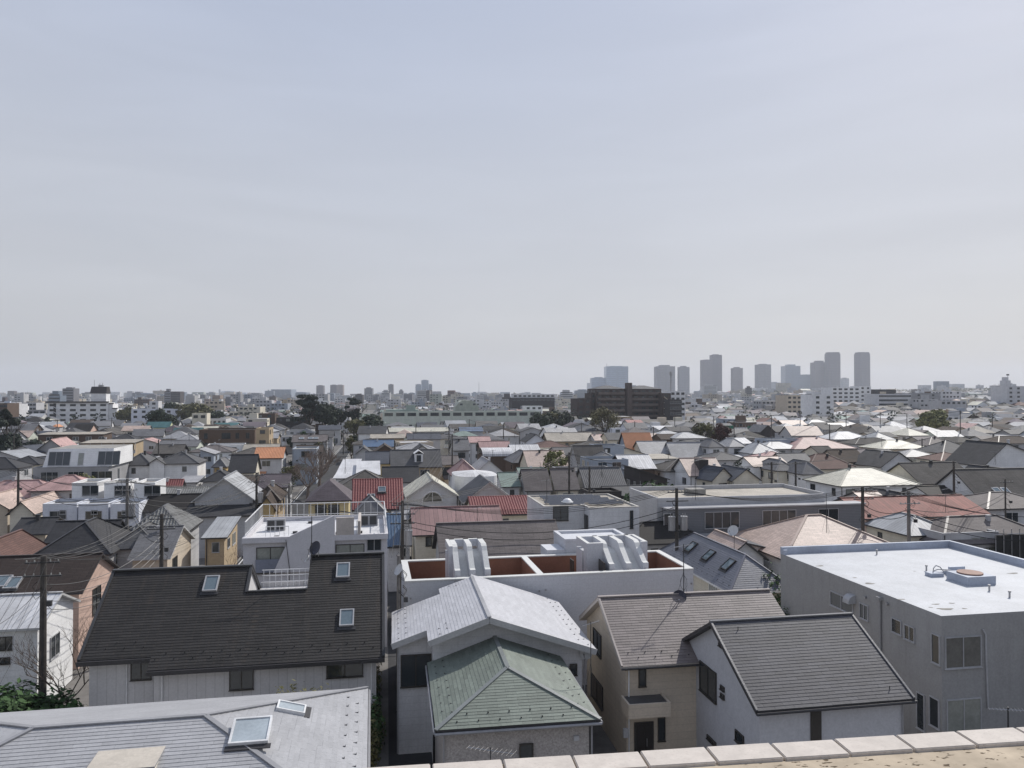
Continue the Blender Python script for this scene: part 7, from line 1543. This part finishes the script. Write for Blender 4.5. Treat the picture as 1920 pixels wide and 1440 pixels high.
# ================================================================ POLES AND WIRES
PCON = mat('pole_concrete', (.2, .19, .18), .85, .2, dirt=.3, dscale=2); PDK = mat('pole_weathered', (.09, .082, .075), .9, .2, dirt=.3, dscale=2); INS = mat('insulator_white', (.42, .42, .4), .3)
POLES = {}; WIREG = mat('wire_grey', (.09, .09, .09), .5)
def pole(key, px, yt, zt_, label, arms=2, trans=0, dark=True, r=.16, ang=0, d=None, group=None):
    if d is None: d = (H - zt_) * F / (yt - 742.06)
    else: zt_ = H_at(yt, d)
    x_, y_ = at(px, d); o = empty('utility_pole', x_, y_, 0, G + rad(ang)); tag(o, label, 'utility pole', group)
    m = PDK if dark else PCON; b = MB(); b.tube([(0, 0, 0), (0, 0, zt_)], r * 1.15, 10, r2=r * .8); b.build('pole', [m], o)
    for i in range(arms):
        z_ = zt_ - .35 - i * .75; L_ = 1.0 if i else .9
        b = MB(); b.box(-L_, -.2, z_ - .04, L_, -.12, z_ + .04); a_ = b.build('crossarm', [METAL if not dark else DKM], o)
        if d < 140:
            for k in (-.9, -.45, .45, .9): b = MB(); b.tube([(k * L_, -.16, z_ + .04), (k * L_, -.16, z_ + .15)], .035, 6); b.build('insulator', [INS if k % .9 else INS], a_)
    if trans:
        for k in range(trans):
            b = MB(); xx = -.55 + 1.1 * k if trans > 1 else .5; b.tube([(xx, -.25, zt_ - 3.6), (xx, -.25, zt_ - 2.5)], .3, 12).tube([(xx, -.25, zt_ - 2.5), (xx, -.25, zt_ - 2.4)], .33, 12); b.tube([(xx - .1, -.25, zt_ - 2.4), (xx - .1, -.25, zt_ - 2.15)], .04, 5).tube([(xx + .12, -.25, zt_ - 2.4), (xx + .12, -.25, zt_ - 2.15)], .04, 5); b.build('transformer', [METAL], o)
        b = MB(); b.box(-.8, -.15, zt_ - 3.75, .8, -.05, zt_ - 3.62); b.build('bracket', [DKM], o)
    if d < 130:
        rn = random.Random(int(px)); b = MB()
        for i in range(4):
            z_ = zt_ - rn.uniform(1, 4.5); s = rn.choice((-1, 1)); b = MB(); b.tube([(0, -.1, z_), (s * .3, -.25, z_ - .25), (s * .5, -.2, z_ + .05), (s * .25, -.15, z_ + .3)], .018, 4); b.build('cable_loop', [RUBB], o)
        b = MB(); b.tube([(0, -.14, zt_ - 2.2), (.35, -.3, zt_ - 2.5)], .02, 4); b.box(.3, -.42, zt_ - 2.75, .55, -.2, zt_ - 2.45); b.build('junction_box', [DKM], o)
    POLES[key] = (x_, y_, zt_, o, r); return o
pole('a', 85, 1041, 10.0, 'dark weathered utility pole at the far left with many wires', 2, 0, r=.19)
pole('b', 305, 963, 10.2, 'utility pole in front of the weathered tiled pyramid roof', 2)
pole('c', 240, 897, 11.0, 'grey utility pole with a transformer before the white cubes', 2, 1, dark=False)
pole('d', 755, 938, 10.4, 'cluttered utility pole right of the glossy blue tiles', 3, 1)
pole('e', 1268, 915, 11.2, 'utility pole with two transformers before the louvred building', 2, 2, d=66)
pole('f', 1616, 912, 10.8, 'utility pole at the right end of the louvred building', 2, 0, r=.17)
pole('g', 1702, 920, 10.6, 'utility pole in front of the long red metal roof', 2, 0, dark=False, r=.17)
pole('h', 1067, 848, 11.0, 'dark bare pole beside the plain grey rectangular block', 1)
pole('i', 1787, 865, 10.8, 'dark bare pole left of the stained skylight roof', 0)
pole('j', 1728, 822, 11.2, 'thin pole in front of the bright cream hip roof', 1, d=190)
pole('k', 842, 800, 11.5, 'crowded utility pole of the centre cluster, nearer one', 3, 1)
pole('l', 848, 815, 11.0, 'second pole of the crowded centre cluster', 2, d=140)
pole('m', 1491, 865, 9.0, 'short pole between the pyramid roofed houses', 1); pole('n', 1446, 866, 9, 'pole with crossarm left of the pyramid roofed houses', 1, d=105)
pole('o', 1800, 770, 11.5, 'tall dark pole in the right distance', 1, d=250); pole('p', 1446, 778, 11.5, 'tall dark pole right of the scaffold', 1, d=250); pole('q', 1586, 773, 11.8, 'dark pole behind the bright white hip roof', 1, d=265)
pole('r', 944, 794, 11.5, 'thin pole right of the mint roof', 1, d=235); pole('s', 740, 826, 11, 'thin pole among the dark gable fronts', 0, d=170); pole('t', 482, 886, 11, 'left street pole beside the ochre gable', 2, 1, d=92)
pole('u', 543, 905, 11, 'pale street pole nearer the black roof', 1, dark=False, d=97); pole('v', 612, 825, 11.4, 'street pole on the left kerb beyond the bare trees', 2, d=196); pole('w', 644, 806, 11.5, 'street pole farther up the left kerb', 2, 1, d=245); pole('x', 671, 790, 11.5, 'small street pole at the far end of the street', 2, d=330)
pole('y', 27, 812, 11, 'thin pole before the two workshops', 1, d=190); pole('z', 36, 877, 10.4, 'pole beside the balcony house at the left edge', 1, d=95); pole('aa', 108, 787, 11.5, 'thin pole above the long brown flats', 1, d=280); pole('ab', 298, 824, 11, 'thin dark pole before the weathered gable', 1, d=175)
pole('ac', 1105, 875, 9.8, 'black slim pole above the black topped box', 0, d=84, r=.13); pole('ad', 1338, 780, 11.2, 'thin pole left of the bright white far roof', 1, d=260); pole('ae', 1376, 788, 11.2, 'dark pole in front of the scaffold netting', 1, d=225)
pole('af', 1555, 795, 11, 'short dark pole beside the bright white hip roof', 1, d=225); pole('ag', 748, 1040, 8.0, 'pale concrete pole in the shady gap beside the terrace building', 0, 0, dark=False, d=46, r=.12)
pole('ah', 1883, 898, 9, 'thin pole before the skylight roof at the right edge', 1, d=88, r=.1)
for i, (px, yt, d) in enumerate(((210, 783, 300), (415, 800, 260), (500, 792, 270), (700, 783, 320), (880, 786, 300), (1000, 782, 300), (1190, 790, 260), (1265, 775, 330), (1500, 770, 330), (1650, 772, 320), (1700, 775, 300), (1860, 776, 280), (780, 795, 270), (560, 790, 330), (1090, 792, 270), (1225, 800, 235))):
    pole('x%d' % i, px, yt, 11, 'thin distant utility pole near the ' + near_label((px - CX) / F * d, d), 1, d=d, group='thin distant utility poles')
def wires(k1, k2, n=4, sag=.9, r=.018, z=None, off=0):
    (x1, y1, z1, o, _), (x2, y2, z2, _, _) = POLES[k1] if isinstance(k1, str) else (*k1, POLES[k2][3], 0), POLES[k2] if isinstance(k2, str) else (*k2, None, 0)
    own = o
    c, s = math.cos(own.rotation_euler[2]), math.sin(own.rotation_euler[2])
    for i in range(n):
        a = (i - (n - 1) / 2) * .42 if i < 4 else 0; dz = -.15 if i < 4 else -1.6 - .45 * (i - 4)
        P1 = Vector((x1 + a * c, y1 + a * s, z1 + dz - off)); P2 = Vector((x2 + a * c, y2 + a * s, z2 + dz - off)); pts = []
        for k in range(13):
            t = k / 12; p = P1.lerp(P2, t); p.z -= (sag * (1 + .12 * i)) * 4 * t * (1 - t); q = p - Vector((own.location[0], own.location[1], 0)); pts.append((q.x * c + q.y * s, -q.x * s + q.y * c, q.z))
        b = MB(); b.tube(pts, r if i < 4 else r * 1.5, 4, cap=False); b.build('wire', [RUBB if n < 7 or r > .02 else WIREG], own)
def pt(px, py, d): x_, y_ = at(px, d); return (x_, y_, H_at(py, d))
wires('a', 'b', 8, .7, r=.012); wires('b', 'c', 6, .8); wires('c', 't', 6, .9); wires('b', 't', 3, .9); wires('t', 'u', 4, .4); wires('u', 'v', 6, 1.4); wires('v', 'w', 6, 1); wires('w', 'x', 6, 1)
wires('a', pt(-60, 1130, 38), 5, .4, r=.01); wires('a', pt(-40, 1290, 27), 4, .3, r=.008); wires('c', 'z', 6, .9); wires('z', pt(-80, 905, 95), 4, .3); wires('a', pt(350, 1010, 62), 3, .5, r=.012); wires('a', 't', 4, 1.1, r=.012)
wires('d', 'l', 6, 1.0); wires('l', 'k', 4, .2); wires('k', 'r', 4, .8); wires('d', 'e', 6, 1.1); wires('e', 'f', 4, .8); wires('f', 'g', 6, .4); wires('g', 'ah', 6, .7); wires('g', pt(1960, 965, 62), 6, .5); wires('f', 'i', 4, .8)
wires('h', 'd', 3, 1.0); wires('h', 'ac', 2, .4); wires('h', 'n', 3, 1.6); wires('n', 'm', 4, .2); wires('m', 'j', 3, 1.0); wires('p', 'q', 4, .9); wires('q', 'o', 4, 1.2); wires('ad', 'ae', 4, .5); wires('ae', 'p', 4, .5); wires('r', 'x4', 3, .6); wires('ag', 'd', 3, .3); wires('y', 'aa', 3, .9)
wires('d', 't', 3, 1.0, off=1)
# long service wires that cross the foreground roofs
for (p, q) in ((pt(1120, 1378, 33), pt(1190, 1440, 24)), (pt(1125, 1372, 33), pt(1215, 1440, 22))):
    pass
# ================================================================ ANTENNAS AND DISHES
def antenna(x, y, z0, hgt, label, yagi=True, ang=0, size=1.2, r=.02, group=None):
    o = empty('tv_antenna', x, y, z0, rad(ang)); tag(o, label, 'antenna', group); b = MB(); b.tube([(0, 0, 0), (0, 0, hgt)], r, 6); b.build('mast', [DKM], o)
    if yagi:
        b = MB(); b.tube([(-size * .5, 0, hgt - .15), (size * .5, 0, hgt - .05)], r * .7, 4); bo = b.build('boom', [METAL], o)
        b = MB()
        for i in range(11):
            t = -size * .5 + size * i / 10; b.tube([(t, -.12 - .01 * i, hgt - .14 + .01 * i), (t, .12 + .01 * i, hgt - .14 + .01 * i)], r * .3, 3)
        b.build('elements', [DKM if size > 1.4 else METAL], bo, 'stuff')
    b = MB(); [b.tube([(0, 0, hgt * .45), (.35 * math.cos(a), .35 * math.sin(a), 0)], r * .4, 3) for a in (0.5, 2.6, 4.7)]; b.build('stay', [DKM], o)
    return o
def dish(x, y, z, label, r=.35, az=200, el=35, m=None, cat='satellite dish'):
    o = empty('satellite_dish', x, y, z, rad(az)); tag(o, label, cat); b = MB(); n = 20; rings = [(0, -.09 * r / .35), (.5 * r, -.065 * r / .35), (r, 0)]
    e = rad(el); f = lambda a, q, dd: (dd * math.cos(e) - q * math.sin(a) * math.sin(e), q * math.cos(a), dd * math.sin(e) + q * math.sin(a) * math.cos(e))
    ce = f(0, 0, rings[0][1])
    for i in range(n):
        a0, a1 = 2 * math.pi * i / n, 2 * math.pi * (i + 1) / n
        b.quad([ce, f(a0, rings[1][0], rings[1][1]), f(a1, rings[1][0], rings[1][1])]); b.quad([f(a0, rings[1][0], rings[1][1]), f(a0, r, 0), f(a1, r, 0), f(a1, rings[1][0], rings[1][1])])
        b.quad([f(a0, r, 0), f(a0, r, .02), f(a1, r, .02), f(a1, r, 0)])
    b.build('reflector', [m or mat('dish_white', (.6, .6, .6), .4)], o, smooth=False)
    b = MB(); b.tube([f(-1.57, r, 0), f(-1.57, r * .6, r * 1.1)], .015, 4).tube([f(-1.57, r * .6, r * 1.0), f(-1.57, r * .45, r * 1.2)], .035, 6); b.build('feed_arm', [METAL], o)
    b = MB(); b.tube([ce, (ce[0] - .15, 0, ce[2] - .05), (ce[0] - .18, 0, ce[2] - .5)], .02, 5); b.build('bracket', [METAL], o); return o
zr = 5.2 + .55 * 4.35
x_, y_ = TH_.world(5.1, 4.35); o = antenna(x_, y_, zr, 2.85, 'tall aerial mast on the ridge of the taupe slate roof', ang=20, size=1.3, r=.025)
for k in range(3): a_ = k * 2.1; b = MB(); b.tube([(.0, 0, .15), (.22 * math.cos(a_), .22 * math.sin(a_), .45), (.2 * math.cos(a_), .2 * math.sin(a_), .8), (0, 0, 1.1)], .012, 4); b.build('cable_loop', [RUBB], o)
x2, y2 = TH_.world(4.75, 4.2); dish(x2, y2 - .1, zr - .12, 'dark round satellite dish at the ridge of the taupe slate roof', .4, 255, 20, mat('dish_dark', (.05, .05, .07), .5))
x_, y_ = BH.world(7.5, 6.0); antenna(x_, y_, 9.1, 2.7, 'aerial mast with a long thin boom on the upper black roof ridge', ang=15, size=1.9, r=.028)
x_, y_ = BH.world(7.7, 6.0); dish(x_, y_, 9.9, 'dark dish seen side on at the foot of the black roof mast', .42, 235, 25, mat('dish_dark', (.05, .05, .07), .5))
x_, y_ = BH.world(7.2, 6.3); dish(x_, y_, 9.2, 'translucent grey small dish left of the black roof mast', .26, 200, 30)
x_, y_ = GH.world(8.35, 7.7); dish(x_, y_, 5.4, 'white dish on the right corner of the silver gabled roof', .36, 250, 30)
x_, y_ = at(748, 45.5); dish(x_, y_, 8.6, 'white round dish on the pale pole in the shady gap', .38, 215, 30)
x_, y_ = at(1373, 60); dish(x_, y_, H_at(994, 60), 'white dish above the blue grey skylight roof ridge', .45, 225, 30); antenna(x_ + .1, y_, 6.2, H_at(1002, 60) - 6.2, 'short dish post above the blue grey ridge', False)
for (px, py, d, hh, lb) in ((1303, 862, 72, 3.8, 'tall roof aerial with dish on the louvred building'), (1548, 925, 62, 3.2, 'thin aerial above the pinkish hip roof complex'), (1025, 898, 70, 2.6, 'thin aerial on the solar panel house'), (855, 955, 72, 1.6, 'thin aerial over the dusty pink roof'), (895, 950, 72, 1.8, 'second thin aerial over the dusty pink roof'), (164, 975, 80, 1.8, 'thin aerial over the long charcoal roof'), (1639, 918, 90, 2.2, 'thin aerial before the creamy green hip roof'), (1771, 915, 80, 2.6, 'thin aerial before the dark lower roof at the right')):
    x_, y_ = at(px, d); antenna(x_, y_, H_at(py, d) - hh, hh, lb, ang=R.uniform(0, 90), size=1.1)
x_, y_ = at(920, 22.5); antenna(x_, y_, 2.4, H_at(1396, 22.5) - 2.4, 'long white yagi aerial poking up just beyond the parapet', ang=-25, size=1.5, r=.016)
x_, y_ = at(1884, 28); antenna(x_, y_, 4.4, H_at(1322, 28) - 4.4, 'grey yagi aerial before the grey building, lower right', ang=-20, size=1.2, r=.03)
x_, y_ = at(1107, 36.5); antenna(x_, y_, 4.6, H_at(1163, 36.5) - 4.6, 'small white comb aerial against the beige gable wall', ang=30, size=1.0, r=.02)
for i in range(26):
    px = RF.uniform(30, 1890); d = RF.uniform(110, 260); x_, y_ = at(px, d)
    antenna(x_, y_, 6.8, 2.4, 'thin television aerial over the ' + near_label(x_, y_), ang=RF.uniform(0, 180), size=1.3, r=.03, group='thin roof aerials')
# fence beside the pale hip roof and service panel
fx, fy = at(108, 40); o = empty('fence', fx, fy, 0, G + rad(40)); tag(o, 'weathered grey slatted garden fence at the left of the black roofed house', 'fence')
for i in range(22): b = MB(); b.box(i * .22, 0, .1, i * .22 + .14, .03, 1.9); b.build('slat', [CONC], o)
b = MB(); b.box(-.05, .03, 1.6, 4.9, .07, 1.7); b.build('rail', [CONC], o); b = MB(); b.box(-.05, .03, .5, 4.9, .07, .6); b.build('rail', [CONC], o)
# black netted scaffold at the right edge
h = House('scaffold', 'black mesh screen on a pipe frame at the right edge', 'scaffold', 1866, 1000, 1990, 5.6); W = h.W
b = MB(); b.box(0, 0, 1, W, .05, 5.4); b.build('netting', [mat('net_black', (.025, .025, .025), .8)], h.root)
for i in range(8): b = MB(); b.tube([(i * .9, -.06, 0), (i * .9, -.06, 6.0)], .04, 5); b.build('pole', [METAL], h.root)
b = MB(); b.tube([(-.2, -.1, 5.5), (W, -.1, 5.5)], .035, 5); b.build('rail', [METAL], h.root)
# air conditioners on far balconies are too small; haze
b = MB(); b.box(-6500, -60, -2, 6500, 6200, 236); hz = b.build('haze', [bpy.data.materials.new('haze_air')]); tag(hz, kind='stuff')
m = hz.data.materials[0]; m.use_nodes = True; t = m.node_tree; t.nodes.clear(); ou = t.nodes.new('ShaderNodeOutputMaterial'); pv = t.nodes.new('ShaderNodeVolumePrincipled'); pv.inputs['Density'].default_value = HAZE; pv.inputs['Color'].default_value = (.84, .9, 1, 1); pv.inputs['Anisotropy'].default_value = .2; t.links.new(pv.outputs[0], ou.inputs['Volume'])
bpy.context.view_layer.update()
print('OBJECTS', len(bpy.data.objects), 'TRIS', sum(len(o.data.loops) for o in bpy.data.objects if o.type == 'MESH') // 2)
